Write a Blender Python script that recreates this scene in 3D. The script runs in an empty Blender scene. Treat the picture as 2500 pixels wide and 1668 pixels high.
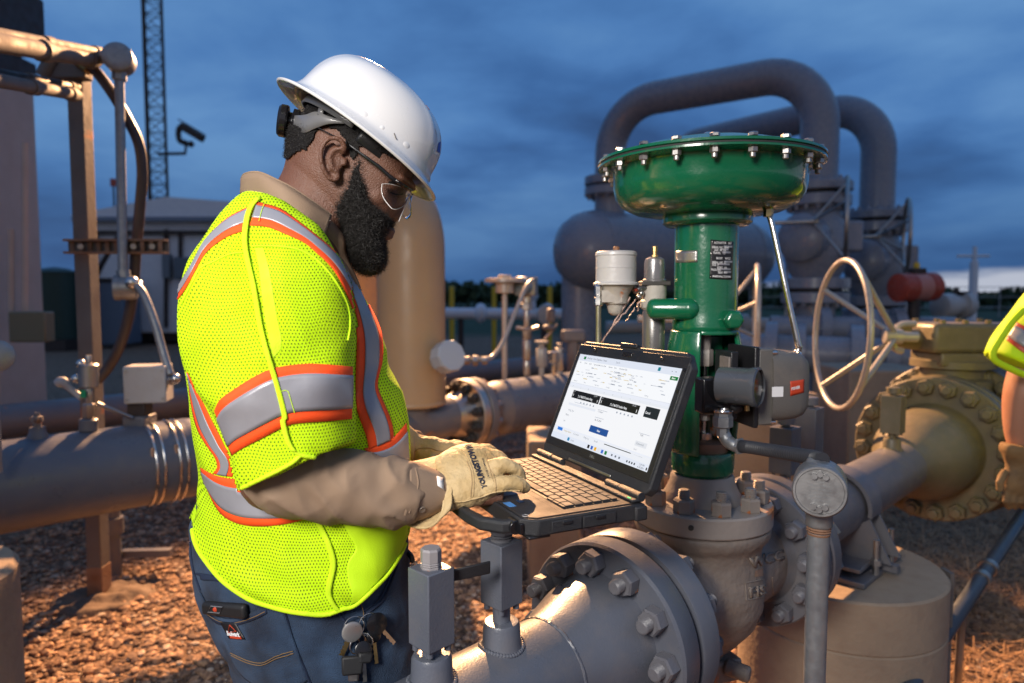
import bpy, bmesh, math, random
import numpy as np
from mathutils import Vector as V, Matrix, Quaternion, noise
from mathutils.bvhtree import BVHTree
R = math.radians
random.seed(7); np.random.seed(7)
SC = bpy.context.scene
COL = SC.collection

# ---------------------------------------------------------------- camera
CAMZ, FPX, PITCH = 1.40, 1667.0, R(3.74)
CP, SP = math.cos(PITCH), math.sin(PITCH)
cd = bpy.data.cameras.new('camera'); cam = bpy.data.objects.new('camera', cd); COL.objects.link(cam)
cd.sensor_width = 36; cd.lens = 24.0; cd.clip_start = .05; cd.clip_end = 3000
cam.location = (0, 0, CAMZ); cam.rotation_euler = (R(90) - PITCH, 0, 0)
cd.dof.use_dof = True; cd.dof.focus_distance = 1.13; cd.dof.aperture_fstop = 3.2
SC.camera = cam

# ---------------------------------------------------------------- dusk sky
W = bpy.data.worlds.new('World'); SC.world = W; W.use_nodes = True
nt = W.node_tree; N_, L_ = nt.nodes, nt.links
for n in list(N_): N_.remove(n)
def wn(t, **k):
    n = N_.new(t)
    for a, b in k.items(): setattr(n, a, b)
    return n
tc = wn('ShaderNodeTexCoord'); sep = wn('ShaderNodeSeparateXYZ'); L_.new(tc.outputs['Generated'], sep.inputs[0])
# project the direction on a cloud deck: xy / (z + .12)
def wm(op, a, b=None, clamp=False):
    n = wn('ShaderNodeMath', operation=op, use_clamp=clamp)
    for i, x in enumerate((a, b)):
        if x is None: continue
        if hasattr(x, 'links'): L_.new(x, n.inputs[i])
        else: n.inputs[i].default_value = x
    return n.outputs[0]
zz = wm('ADD', wm('MAXIMUM', sep.outputs[2], 0.0), 0.16)
cx = wm('DIVIDE', sep.outputs[0], zz); cy = wm('DIVIDE', sep.outputs[1], zz)
comb = wn('ShaderNodeCombineXYZ'); L_.new(cx, comb.inputs[0]); L_.new(cy, comb.inputs[1])
def wnoise(scale, det, dist=0, rough=.5, off=0):
    mp = wn('ShaderNodeMapping'); mp.inputs['Location'].default_value = (off, off * .7, 0)
    L_.new(comb.outputs[0], mp.inputs[0])
    n = wn('ShaderNodeTexNoise'); n.inputs['Scale'].default_value = scale; n.inputs['Detail'].default_value = det
    n.inputs['Distortion'].default_value = dist; n.inputs['Roughness'].default_value = rough
    L_.new(mp.outputs[0], n.inputs['Vector']); return n.outputs['Fac']
def wramp(fac, stops):
    r = wn('ShaderNodeValToRGB'); L_.new(fac, r.inputs[0]); e = r.color_ramp.elements
    while len(e) < len(stops): e.new(.5)
    for q, (p, c) in zip(e, stops): q.position = p; q.color = (*c, 1)
    return r.outputs[0]
def wmix(fac, a, b, mode='MIX'):
    m = wn('ShaderNodeMix', data_type='RGBA', blend_type=mode)
    if hasattr(fac, 'links'): L_.new(fac, m.inputs[0])
    else: m.inputs[0].default_value = fac
    for s, x in ((m.inputs[6], a), (m.inputs[7], b)):
        if hasattr(x, 'links'): L_.new(x, s)
        else: s.default_value = (*x, 1)
    return m.outputs[2]
c1 = wnoise(.42, 4, .3, .5, 4.4); c2 = wnoise(1.9, 6, .2, .55, 11.)
cl = wm('ADD', wm('MULTIPLY', c1, .74), wm('MULTIPLY', c2, .26))
deck = wramp(cl, [(.38, (.024, .074, .210)), (.45, (.041, .130, .345)), (.51, (.070, .195, .46)), (.60, (.125, .285, .56))])
low = wramp(sep.outputs[2], [(0.0, (1, 1, 1)), (.06, (.72, .72, .72)), (.22, (0, 0, 0))])
sky = wmix(low, deck, wramp(c1, [(.35, (.020, .075, .205)), (.65, (.042, .140, .34))]))
# pale gap under the clouds along the horizon, widest towards the right and round behind
az = wm('ADD', wm('MULTIPLY', sep.outputs[0], .75), wm('MULTIPLY', sep.outputs[1], -.45))
gapw = wm('ADD', wm('MULTIPLY', wm('MAXIMUM', wm('ADD', az, .32), 0.0), .062), wm('MULTIPLY', wm('SUBTRACT', c2, .5), .02))
gap = wm('SUBTRACT', 1.0, wm('DIVIDE', wm('SUBTRACT', sep.outputs[2], gapw), .012), True)
gap = wm('MULTIPLY', gap, wm('MULTIPLY', wm('ADD', az, .42), 3.0, True), True)
sky = wmix(gap, sky, (.46, .50, .60))
# unseen deck behind the camera made paler and greyer, added for neutral fill
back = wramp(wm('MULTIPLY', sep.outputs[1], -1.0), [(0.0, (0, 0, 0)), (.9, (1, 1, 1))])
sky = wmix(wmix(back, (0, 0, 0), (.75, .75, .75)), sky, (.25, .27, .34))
nish = wn('ShaderNodeTexSky', sky_type='NISHITA'); nish.sun_disc = False
nish.sun_elevation = R(1.0); nish.sun_rotation = R(150)
addn = wn('ShaderNodeMix', data_type='RGBA', blend_type='ADD'); addn.inputs[0].default_value = .01
L_.new(sky, addn.inputs[6]); L_.new(nish.outputs[0], addn.inputs[7])
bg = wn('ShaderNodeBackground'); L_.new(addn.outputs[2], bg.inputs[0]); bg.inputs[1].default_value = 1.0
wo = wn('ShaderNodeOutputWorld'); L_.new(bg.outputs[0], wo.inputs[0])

# ---------------------------------------------------------------- the photographer's two flash lamps
# (their reflections show in the helmet, the vessel head and the green casing)
def aim(o, target):
    d = V(target) - o.location; o.rotation_euler = d.to_track_quat('-Z', 'Y').to_euler()
ld = bpy.data.lights.new('warm_flash', 'SPOT'); lo = bpy.data.objects.new('warm_flash', ld); COL.objects.link(lo)
lo.location = (-1.4, 8.4, 4.98); aim(lo, (.0, 1.9, .75))
ld.energy = 10300; ld.color = (1.0, .53, .24); ld.spot_size = R(41); ld.spot_blend = .35; ld.shadow_soft_size = .10
ld = bpy.data.lights.new('soft_flash', 'AREA'); lo = bpy.data.objects.new('soft_flash', ld); COL.objects.link(lo)
lo.location = (-1.05, -1.0, 2.45); aim(lo, (-.20, 1.25, 1.32))
ld.energy = 15.5; ld.color = (1.0, .94, .87); ld.shape = 'RECTANGLE'; ld.size = .8; ld.size_y = .9; ld.spread = R(62)

SC.view_settings.view_transform = 'Standard'; SC.view_settings.look = 'None'
SC.view_settings.exposure = 0; SC.view_settings.gamma = 1
SC.cycles.use_denoising = True
SC.cycles.max_bounces = 8; SC.cycles.glossy_bounces = 4; SC.cycles.diffuse_bounces = 3; SC.cycles.transparent_max_bounces = 8
SC.cycles.sample_clamp_indirect = 6; SC.cycles.caustics_reflective = False; SC.cycles.caustics_refractive = False

# ---------------------------------------------------------------- helpers
def P(px, py, Y):
    """the place in the world seen at photo pixel (px, py) that lies Y metres ahead"""
    u = (px - 1250) / FPX; v = (py - 834) / FPX
    dy = CP - v * SP; dz = -SP - v * CP
    return V((u * Y / dy, Y, CAMZ + dz * Y / dy))
CAM = V((0, 0, CAMZ))
def sm(pts, n=6, closed=False):
    """Catmull-Rom through points (any dimension)"""
    A = [np.array(p, float) for p in pts]; m = len(A); out = []
    rng = range(m if closed else m - 1)
    for i in rng:
        g = lambda j: A[j % m] if closed else A[min(max(j, 0), m - 1)]
        p0, p1, p2, p3 = g(i-1), g(i), g(i+1), g(i+2)
        for k in range(n):
            t = k / n
            out.append(.5 * ((2*p1) + (p2-p0)*t + (2*p0-5*p1+4*p2-p3)*t*t + (3*p1-p0-3*p2+p3)*t**3))
    if not closed: out.append(A[-1])
    return out
def frame(z):
    z = V(z).normalized(); x = z.orthogonal().normalized()
    if abs(z.z) < .95:
        x = V((0, 0, 1)).cross(z).normalized()
    return x, z.cross(x), z
class G:
    def __init__(s): s.v = []; s.f = []
    def add(s, vs, fs):
        o = len(s.v); s.v += [tuple(v) for v in vs]; s.f += [tuple(i + o for i in f) for f in fs]; return s
    def box(s, c, size, rot=None):
        c = V(c); h = V(size) / 2; M = rot if rot is not None else Matrix.Identity(3)
        vs = [c + M @ V((x*h.x, y*h.y, z*h.z)) for x in (-1, 1) for y in (-1, 1) for z in (-1, 1)]
        return s.add(vs, [(0,1,3,2), (4,6,7,5), (0,4,5,1), (2,3,7,6), (0,2,6,4), (1,5,7,3)])
    def loft(s, rings, cap=True):
        n = len(rings[0]); vs = [p for r in rings for p in r]; fs = []
        for i in range(len(rings)-1):
            for j in range(n):
                a = i*n+j; b = i*n+(j+1) % n; fs.append((a, b, b+n, a+n))
        if cap:
            fs.append(tuple(range(n-1, -1, -1))); fs.append(tuple(range((len(rings)-1)*n, len(rings)*n)))
        return s.add(vs, fs)
    def cyl(s, p0, p1, r0, r1=None, n=24, cap=True):
        p0, p1 = V(p0), V(p1); x, y, z = frame(p1-p0); r1 = r0 if r1 is None else r1
        return s.loft([[p + x*r*math.cos(2*math.pi*k/n) + y*r*math.sin(2*math.pi*k/n) for k in range(n)] for p, r in ((p0, r0), (p1, r1))], cap)
    def lathe(s, o, ax, prof, n=32, ph=0):
        o = V(o); x, y, z = frame(ax); rings = []
        for r, h in prof:
            r = max(r, 1e-4)
            rings.append([o + z*h + x*r*math.cos(2*math.pi*k/n+ph) + y*r*math.sin(2*math.pi*k/n+ph) for k in range(n)])
        return s.loft(rings, True)
    def tube(s, pts, r, n=12, cap=True):
        pts = [V(p) for p in pts]; m = len(pts); rr = r if hasattr(r, '__len__') else [r]*m
        t = (pts[1]-pts[0]).normalized(); x = frame(t)[0]; rings = []
        for i in range(m):
            t2 = (pts[min(i+1, m-1)] - pts[max(i-1, 0)]).normalized()
            q = t.rotation_difference(t2); x = (q @ x).normalized(); t = t2
            x = (x - t*x.dot(t)).normalized(); y = t.cross(x)
            rings.append([pts[i] + (x*math.cos(2*math.pi*k/n) + y*math.sin(2*math.pi*k/n))*rr[i] for k in range(n)])
        return s.loft(rings, cap)
    def ball(s, c, r, n=20, m=12, rot=None):
        c = V(c); r = V((r, r, r)) if not hasattr(r, '__len__') else V(r); M = rot if rot is not None else Matrix.Identity(3)
        rings = []
        for i in range(m+1):
            a = math.pi*(i+.02)/(m+.04)
            rings.append([c + M @ V((r.x*math.sin(a)*math.cos(2*math.pi*k/n), r.y*math.sin(a)*math.sin(2*math.pi*k/n), -r.z*math.cos(a))) for k in range(n)])
        return s.loft(rings, True)
    def torus(s, c, ax, RR, r, n=48, m=10, a0=0, a1=2*math.pi):
        x, y, z = frame(ax); c = V(c); full = abs(a1-a0-2*math.pi) < 1e-4; rings = []
        for i in range(n + (0 if full else 1)):
            a = a0 + (a1-a0)*i/n; d = x*math.cos(a) + y*math.sin(a)
            rings.append([c + d*(RR + r*math.cos(2*math.pi*k/m)) + z*r*math.sin(2*math.pi*k/m) for k in range(m)])
        if full: rings.append(rings[0])
        return s.loft(rings, not full)
    def prism(s, poly, o, ux, uy, h):
        o, ux, uy = V(o), V(ux), V(uy); uz = ux.cross(uy).normalized()*h; n = len(poly)
        a = [o + ux*x + uy*y for x, y in poly]
        return s.loft([a, [p + uz for p in a]])
    def sheet(s, rows):
        n = len(rows[0]); fs = [(i*n+j, i*n+j+1, (i+1)*n+j+1, (i+1)*n+j) for i in range(len(rows)-1) for j in range(n-1)]
        return s.add([p for r in rows for p in r], fs)
ORG = {}
def root(o):
    while o.parent: o = o.parent
    return o
def meta(o, label, cat, group=None, kind=None):
    if label: o['label'] = label
    if cat: o['category'] = cat
    if group: o['group'] = group
    if kind: o['kind'] = kind
    return o
def thing(name, label, cat, loc, group=None):
    o = bpy.data.objects.new(name, None); o.empty_display_size = .1; COL.objects.link(o); o.location = loc
    ORG[o.name] = V(loc); return meta(o, label, cat, group)
def mesh_of(name, g, m, org=V((0, 0, 0)), ang=35, smooth=True):
    me = bpy.data.meshes.new(name)
    vs = np.array(g.v, dtype=np.float64) - np.array(org) if len(g.v) else np.zeros((0, 3))
    me.from_pydata(vs.tolist(), [], g.f)
    bm = bmesh.new(); bm.from_mesh(me); bmesh.ops.recalc_face_normals(bm, faces=bm.faces); bm.to_mesh(me); bm.free()
    if smooth: me.shade_smooth(); me.set_sharp_from_angle(angle=R(ang))
    for x in (m if isinstance(m, (list, tuple)) else [m]): me.materials.append(x)
    return me
def obj(name, g, m, parent=None, org=None, ang=35, smooth=True, bevel=0, solid=0, seg=2):
    """one mesh object from world-space geometry; as a child it is stored relative to its thing"""
    og = ORG[root(parent).name] if parent is not None else (V(org) if org is not None else V((0, 0, 0)))
    o = bpy.data.objects.new(name, mesh_of(name, g, m, og, ang, smooth)); COL.objects.link(o)
    if parent is not None: o.parent = parent
    else: o.location = og; ORG[o.name] = og
    if solid:
        md = o.modifiers.new('solid', 'SOLIDIFY'); md.thickness = solid; md.offset = 0
    if bevel:
        md = o.modifiers.new('bevel', 'BEVEL'); md.width = bevel; md.segments = seg; md.limit_method = 'ANGLE'; md.angle_limit = R(35)
        md.harden_normals = False
    return o
def one(name, label, cat, g, m, org, group=None, kind=None, **k):
    return meta(obj(name, g, m, None, org, **k), label, cat, group, kind)
def inst(name, me, parent, pos, zax=(0, 0, 1), roll=0, scale=1):
    o = bpy.data.objects.new(name, me); COL.objects.link(o); o.parent = parent
    o.location = V(pos) - ORG[root(parent).name]
    x, y, z = frame(zax); q = Matrix((x, y, z)).transposed().to_quaternion()
    o.rotation_mode = 'QUATERNION'; o.rotation_quaternion = q @ Quaternion((0, 0, 1), roll); o.scale = (scale,)*3
    return o
def copy_tree(o, parent=None):
    c = o.copy(); COL.objects.link(c); c.parent = parent
    for ch in list(o.children): copy_tree(ch, c)
    return c
def remeshed(g, vox, smooth=3, fac=.5):
    """union of closed shells as one continuous surface -> (verts, faces)"""
    me = bpy.data.meshes.new('t'); me.from_pydata(g.v, [], g.f)
    bm = bmesh.new(); bm.from_mesh(me); bmesh.ops.recalc_face_normals(bm, faces=bm.faces); bm.to_mesh(me); bm.free()
    o = bpy.data.objects.new('t', me); COL.objects.link(o)
    md = o.modifiers.new('r', 'REMESH'); md.mode = 'VOXEL'; md.voxel_size = vox
    if smooth: md = o.modifiers.new('s', 'SMOOTH'); md.factor = fac; md.iterations = smooth
    dg = bpy.context.evaluated_depsgraph_get(); e = o.evaluated_get(dg).to_mesh()
    n = len(e.vertices); co = np.empty(n*3); e.vertices.foreach_get('co', co); nn = np.empty(n*3); e.vertices.foreach_get('normal', nn)
    h = G(); h.v = co.reshape(-1, 3); h.f = [tuple(p.vertices) for p in e.polygons]; h.n = nn.reshape(-1, 3)
    o.evaluated_get(dg).to_mesh_clear(); bpy.data.objects.remove(o); bpy.data.meshes.remove(me)
    return h
def displace(h, fn):
    for i in range(len(h.v)): h.v[i] += h.n[i] * fn(V(h.v[i]), V(h.n[i]))
    return h
def bvh(h): return BVHTree.FromPolygons([tuple(v) for v in h.v], h.f)
def hit(T, px, py, dref, off):
    d = P(px, py, dref) - CAM; d.normalize()
    p, nrm, i, _ = T.ray_cast(CAM, d)
    if p is None:
        p, nrm, i, _ = T.find_nearest(P(px, py, dref))
        nrm = (P(px, py, dref) - p).normalized() if (P(px, py, dref) - p).length > 1e-5 else nrm
    if nrm.dot(d) > .25: nrm = -nrm
    return p + nrm*off, nrm
def resamp(pts, n):
    A = np.array(sm(pts, 8)); s = np.r_[0, np.cumsum(np.linalg.norm(np.diff(A, axis=0), axis=1))]
    t = np.linspace(0, s[-1], n); return np.c_[np.interp(t, s, A[:, 0]), np.interp(t, s, A[:, 1])]
def drape(T, A, B, off, dref=1.1, n=60, m=6, f0=0., f1=1., multi=False):
    """a strip of cloth lying on surface T between two outlines A and B; its rim is turned in to the cloth"""
    a, b = resamp(A, n), resamp(B, n); rows = []
    for i in range(n):
        row = []
        for j in range(m+1):
            t = f0 + (f1-f0)*j/m; q = a[i]*(1-t) + b[i]*t
            row.append(hit(T, q[0], q[1], dref, off)[0])
        rows.append(row)
    if n > 20:
        Q = np.array([[tuple(p) for p in r] for r in rows]); D = np.linalg.norm(np.diff(Q, axis=0), axis=2)
        for _ in range(3):
            S_ = Q.copy(); S_[1:-1] = .25*Q[:-2]+.5*Q[1:-1]+.25*Q[2:]; far = (D[:-1] > .03) | (D[1:] > .03); S_[1:-1][far] = Q[1:-1][far]; Q = S_
        rows = [[V(p) for p in r] for r in Q]
    g = G(); ok = []
    for i in range(n-1):
        for j in range(m):
            quad = (rows[i][j], rows[i][j+1], rows[i+1][j+1], rows[i+1][j])
            ok.append(max((quad[k]-quad[(k+1) % 4]).length for k in range(4)) < .05)
    vs = [p for r in rows for p in r]; k = 0
    fs = []
    for i in range(n-1):
        for j in range(m):
            if ok[k]: w = m+1; fs.append((i*w+j, i*w+j+1, (i+1)*w+j+1, (i+1)*w+j))
            k += 1
    par = {}
    def fd(a):
        while par.setdefault(a, a) != a: a = par[a]
        return a
    for f in fs:
        for q in f[1:]: par[fd(q)] = fd(f[0])
    cnt = {}
    for f in fs: cnt[fd(f[0])] = cnt.get(fd(f[0]), 0)+1
    if multi:
        out = []
        for c in cnt:
            if cnt[c] >= 3*m: ff = [f for f in fs if fd(f[0]) == c]; u_ = sorted({q for f in ff for q in f}); mp = {q: i for i, q in enumerate(u_)}; out.append(G().add([vs[q] for q in u_], [tuple(mp[q] for q in f) for f in ff]))
        return out
    if cnt: best = max(cnt, key=cnt.get); fs = [f for f in fs if fd(f[0]) == best]
    used = sorted({q for f in fs for q in f}); mp = {q: i for i, q in enumerate(used)}
    return g.add([vs[q] for q in used], [tuple(mp[q] for q in f) for f in fs])
def drape_line(T, pts, r, off, dref=1.1, n=70, m=6):
    q = resamp(pts, n); P3 = [hit(T, x, y, dref, off)[0] for x, y in q]
    out = [P3[0]]
    for p in P3[1:]:
        if 1e-4 < (p - out[-1]).length < .06: out.append(p)
    A = sm(out[::2] if len(out) > 12 else out, 3)
    return G().tube([V(a) for a in A], r, m)

# ---------------------------------------------------------------- materials
def lin(h):
    h = h.lstrip('#'); c = [int(h[i:i+2], 16)/255 for i in (0, 2, 4)]
    return tuple(x/12.92 if x <= .04045 else ((x+.055)/1.055)**2.4 for x in c)
def mat(name, col, rough=.5, metal=0, col2=None, nsc=7., cov=.5, bump=0, bsc=90., rust=0, rcol=(.30, .095, .025), rsc=9., coat=0, spec=.5, sss=0, dust=0, dcol=(.36, .27, .2), rvar=.12, emit=None, alpha=None, trans=0, sheen=0):
    m = bpy.data.materials.new(name); m.use_nodes = True; t = m.node_tree; B = t.nodes['Principled BSDF']; Lk = t.links.new
    B.inputs['Base Color'].default_value = (*col, 1); B.inputs['Roughness'].default_value = rough; B.inputs['Metallic'].default_value = metal
    B.inputs['Coat Weight'].default_value = coat; B.inputs['Coat Roughness'].default_value = .05; B.inputs['Specular IOR Level'].default_value = spec
    B.inputs['Sheen Weight'].default_value = sheen
    if trans: B.inputs['Transmission Weight'].default_value = trans
    if alpha is not None: B.inputs['Alpha'].default_value = alpha
    if sss: B.inputs['Subsurface Weight'].default_value = sss; B.inputs['Subsurface Radius'].default_value = (.01, .004, .002)
    tcn = t.nodes.new('ShaderNodeTexCoord'); oc = tcn.outputs['Object']
    def ns(sc, det=4, dist=0):
        n = t.nodes.new('ShaderNodeTexNoise'); n.inputs['Scale'].default_value = sc; n.inputs['Detail'].default_value = det
        n.inputs['Distortion'].default_value = dist; Lk(oc, n.inputs['Vector']); return n.outputs['Fac']
    def rng(f, a, b, c=0, d=1):
        n = t.nodes.new('ShaderNodeMapRange'); n.inputs[1].default_value = a; n.inputs[2].default_value = b; n.inputs[3].default_value = c; n.inputs[4].default_value = d
        Lk(f, n.inputs[0]); return n.outputs[0]
    def mix(f, a, b):
        n = t.nodes.new('ShaderNodeMix'); n.data_type = 'RGBA'
        if hasattr(f, 'links'): Lk(f, n.inputs[0])
        else: n.inputs[0].default_value = f
        for s, x in ((n.inputs[6], a), (n.inputs[7], b)):
            if hasattr(x, 'links'): Lk(x, s)
            else: s.default_value = (*x, 1)
        return n.outputs[2]
    c = col
    if col2 is not None: c = mix(rng(ns(nsc), .5-cov/2, .5+cov/2), col, col2)
    if dust: c = mix(rng(ns(23, 8), .5, .8, 0, dust), c, dcol)
    if rust:
        f = rng(ns(rsc, 7, .3), .72-rust*.3, .76-rust*.3)
        c = mix(f, c, mix(ns(60), rcol, tuple(x*2.1 for x in rcol)))
    if hasattr(c, 'links'): Lk(c, B.inputs['Base Color'])
    if rvar: Lk(rng(ns(nsc*2.3, 6), .3, .7, max(rough-rvar, .03), rough+rvar), B.inputs['Roughness'])
    if bump:
        bn = t.nodes.new('ShaderNodeBump'); bn.inputs['Strength'].default_value = min(bump, 1); bn.inputs['Distance'].default_value = .002*max(bump, 1)
        Lk(ns(bsc, 5), bn.inputs['Height']); Lk(bn.outputs[0], B.inputs['Normal'])
    if emit: B.inputs['Emission Color'].default_value = (*emit[0], 1); B.inputs['Emission Strength'].default_value = emit[1]
    return m
M = {}
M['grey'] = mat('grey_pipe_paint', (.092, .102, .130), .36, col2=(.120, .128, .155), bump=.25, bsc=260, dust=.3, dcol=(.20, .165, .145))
M['grey2'] = mat('weathered_grey_paint', (.118, .120, .138), .42, col2=(.150, .146, .156), bump=.4, bsc=150, dust=.4, dcol=(.22, .17, .14), rust=.07)
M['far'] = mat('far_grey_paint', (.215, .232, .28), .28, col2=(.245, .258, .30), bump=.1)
M['tan'] = mat('dusty_tan_paint', (.130, .112, .066), .45, col2=(.165, .14, .085), bump=.5, bsc=120, dust=.4, dcol=(.24, .18, .13), rust=.05)
M['warmlit'] = mat('warm_lit_pipe_paint', (.40, .255, .135), .40, col2=(.46, .29, .15), nsc=4, bump=.3, dust=.3)  # warm light on the grey upright pipe put into this ochre colour
M['flatgrey'] = mat('chalky_grey_paint', (.15, .135, .13), .75, col2=(.19, .16, .145), bump=.3)
M['cast'] = mat('cast_valve_body', (.165, .140, .125), .55, col2=(.21, .168, .138), bump=1.2, bsc=85, rust=.22, dust=.4)
M['bonnet'] = mat('pale_bonnet', (.24, .215, .20), .45, col2=(.31, .27, .24), bump=.5, rust=.33, rsc=6)
M['nut'] = mat('painted_nut', (.150, .148, .165), .40, col2=(.115, .115, .13), bump=.4, bsc=300, rust=.34, rsc=30)
M['rnut'] = mat('rust_streaked_nut', (.21, .185, .17), .5, col2=(.26, .22, .19), bump=.5, bsc=300, rust=.56, rsc=32, rcol=(.22, .07, .02))
M['gasket'] = mat('dark_gasket', (.03, .03, .03), .7)
M['green'] = mat('green_enamel', (.003, .105, .045), .24, col2=(.005, .135, .058), bump=.2, bsc=140, coat=.6, rvar=.1, dust=.12, dcol=(.05, .12, .07))
M['steel'] = mat('bright_steel', (.62, .60, .57), .24, 1, bump=.1, rvar=.08)
M['dsteel'] = mat('dull_steel', (.42, .40, .38), .42, 1, bump=.3, rust=.1)
M['galv'] = mat('galvanised_steel', (.34, .35, .355), .45, .6, col2=(.25, .26, .275), nsc=40, bump=.1, bsc=240)
M['alu'] = mat('cast_aluminium', (.30, .295, .29), .42, .6, col2=(.24, .235, .235), nsc=30, bump=.10, bsc=300)
M['wheel'] = mat('dull_aluminium_rim', (.40, .375, .35), .36, .2, col2=(.34, .32, .30), bump=.3)
M['rust'] = mat('rusty_steel', (.20, .085, .035), .75, col2=(.30, .19, .13), nsc=14, bump=.8, bsc=80)
M['rpost'] = mat('rusty_post_paint', (.155, .148, .145), .6, col2=(.12, .095, .08), nsc=5, bump=.6, rust=.3, rsc=4)
M['conc'] = mat('concrete', (.37, .28, .195), .85, col2=(.28, .215, .155), nsc=5, bump=1.2, bsc=60, dust=.5, dcol=(.25, .17, .12))
M['black'] = mat('black_plastic', (.012, .012, .014), .42, bump=.3, bsc=500, rvar=.1)
M['blackg'] = mat('black_glossy_plastic', (.010, .010, .012), .2, bump=.05, rvar=.05)
M['lapt'] = mat('laptop_shell', (.020, .021, .024), .48, bump=.6, bsc=900, spec=.45, dust=.25, dcol=(.10, .08, .07))
M['palm'] = mat('palm_rest', (.028, .025, .024), .55, col2=(.038, .031, .029), nsc=11, bump=.3, bsc=700, dust=.3, dcol=(.05, .038, .032), spec=.25)
M['key'] = mat('key_cap', (.018, .018, .019), .50, bump=.2, bsc=800, spec=.5)
M['rubber'] = mat('dark_hose', (.035, .036, .042), .45, bump=.3)
M['cable'] = mat('brown_cable', (.055, .035, .028), .45)
M['white'] = mat('white_paint', (.50, .485, .47), .45, col2=(.43, .41, .39), bump=.3, dust=.3)
M['offw'] = mat('offwhite_enamel', (.45, .44, .44), .42, col2=(.52, .50, .48), bump=.3, rust=.05, rsc=18)
M['chip'] = mat('chipped_white_casting', (.46, .43, .38), .55, col2=(.36, .32, .28), nsc=20, bump=.8, rust=.3, rsc=22)
M['brownw'] = mat('brown_cladding', (.52, .42, .36), .6, col2=(.46, .36, .30), bump=.2)
M['dark'] = mat('dark_trim', (.035, .025, .022), .6)
M['bluew'] = mat('pale_cladding', (.74, .76, .80), .55, col2=(.66, .69, .74), bump=.1)
M['red'] = mat('red_oxide_paint', (.42, .055, .022), .5, col2=(.33, .05, .03), bump=.3, dust=.3)
M['pinkw'] = mat('chalky_red_paint', (.50, .20, .16), .6)
M['yellow'] = mat('yellow_paint', (.65, .42, .02), .5)
M['helmet'] = mat('white_hard_hat', (.66, .655, .65), .28, bump=.02, coat=.8, rvar=.04)
M['skin'] = mat('skin', (.150, .066, .040), .50, col2=(.115, .050, .031), nsc=26, bump=.9, bsc=420, sss=.05, rvar=.08)
M['skin2'] = mat('light_skin', (.42, .20, .12), .45, bump=.2, sss=.1)
M['hair'] = mat('black_hair', (.012, .010, .009), .55, spec=.35, rvar=0)
M['hairb'] = mat('black_hair_mass', (.008, .007, .007), .8, bump=1, bsc=260, spec=.2)
M['tanshirt'] = mat('tan_work_shirt', (.30, .205, .135), .85, col2=(.26, .175, .115), bump=.5, bsc=900)
M['silver'] = mat('silver_reflective_tape', (.34, .335, .36), .42, .25, col2=(.28, .28, .31), nsc=9, bump=.35, bsc=30)
M['orange'] = mat('orange_trim', (1.0, .085, .006), .75, bump=.4, bsc=900)
M['lime'] = mat('lime_binding', (.62, .92, .006), .75, bump=.5, bsc=900)
M['limes'] = mat('lime_solid_cloth', (.55, .86, .004), .7, bump=.3, bsc=700)
M['button'] = mat('button', (.20, .15, .11), .4)
M['leather'] = mat('pale_leather_glove', (.58, .44, .24), .66, col2=(.42, .27, .10), nsc=18, bump=1.3, bsc=150, cov=.4)
M['stitch'] = mat('glove_stitching', (.36, .24, .12), .8)
M['ink'] = mat('black_print', (.02, .02, .03), .6)
M['brass'] = mat('brass', (.55, .38, .16), .3, 1)
M['phone'] = mat('phone_case', (.015, .015, .016), .5)
M['redm'] = mat('red_label', (.50, .05, .015), .5)
M['label'] = mat('white_label', (.75, .75, .75), .5)
M['plate'] = mat('metal_plate', (.55, .53, .50), .35, .9)
M['greenled'] = mat('green_lens', (.16, .5, .02), .3, coat=.5)
M['greend'] = mat('dark_green_paint', (.012, .035, .025), .5)
M['pos'] = mat('positioner_grey', (.115, .108, .10), .45, bump=.4, bsc=400, dust=.2)
M['blue'] = mat('blue_print', (.02, .08, .45), .4)
def cloth_mesh_mat():
    m = mat('lime_mesh_fabric', (.52, .80, .006), .8, bump=.5, bsc=500, spec=.2); t = m.node_tree; Lk = t.links.new; B = t.nodes['Principled BSDF']
    tcn = t.nodes.new('ShaderNodeTexCoord')
    nz = t.nodes.new('ShaderNodeTexNoise'); nz.inputs['Scale'].default_value = 7; Lk(tcn.outputs['Object'], nz.inputs['Vector'])
    ad = t.nodes.new('ShaderNodeVectorMath'); ad.operation = 'MULTIPLY_ADD'; Lk(nz.outputs['Color'], ad.inputs[0]); ad.inputs[1].default_value = (.03,)*3; Lk(tcn.outputs['Object'], ad.inputs[2])
    sp = t.nodes.new('ShaderNodeSeparateXYZ'); Lk(ad.outputs[0], sp.inputs[0])
    def mt(op, a, b=None):
        n = t.nodes.new('ShaderNodeMath'); n.operation = op
        for i, x in enumerate((a, b)):
            if x is None: continue
            if hasattr(x, 'links'): Lk(x, n.inputs[i])
            else: n.inputs[i].default_value = x
        return n.outputs[0]
    v = mt('DIVIDE', sp.outputs[2], .0044); row = mt('FLOOR', v)
    u = mt('ADD', mt('DIVIDE', mt('ADD', sp.outputs[0], mt('MULTIPLY', sp.outputs[1], .35)), .0048), mt('MULTIPLY', mt('MODULO', row, 2), .5))
    fu = mt('SUBTRACT', mt('FRACT', u), .5); fv = mt('SUBTRACT', mt('FRACT', v), .5)
    d = mt('ADD', mt('MULTIPLY', fu, fu), mt('MULTIPLY', mt('MULTIPLY', fv, fv), .55)); hole = mt('LESS_THAN', d, .048)
    mx = t.nodes.new('ShaderNodeMix'); mx.data_type = 'RGBA'; Lk(hole, mx.inputs[0]); mx.inputs[6].default_value = (.53, .82, .006, 1); mx.inputs[7].default_value = (.11, .17, .006, 1)
    Lk(mx.outputs[2], B.inputs['Base Color'])
    return m
M['mesh'] = cloth_mesh_mat()
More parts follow.
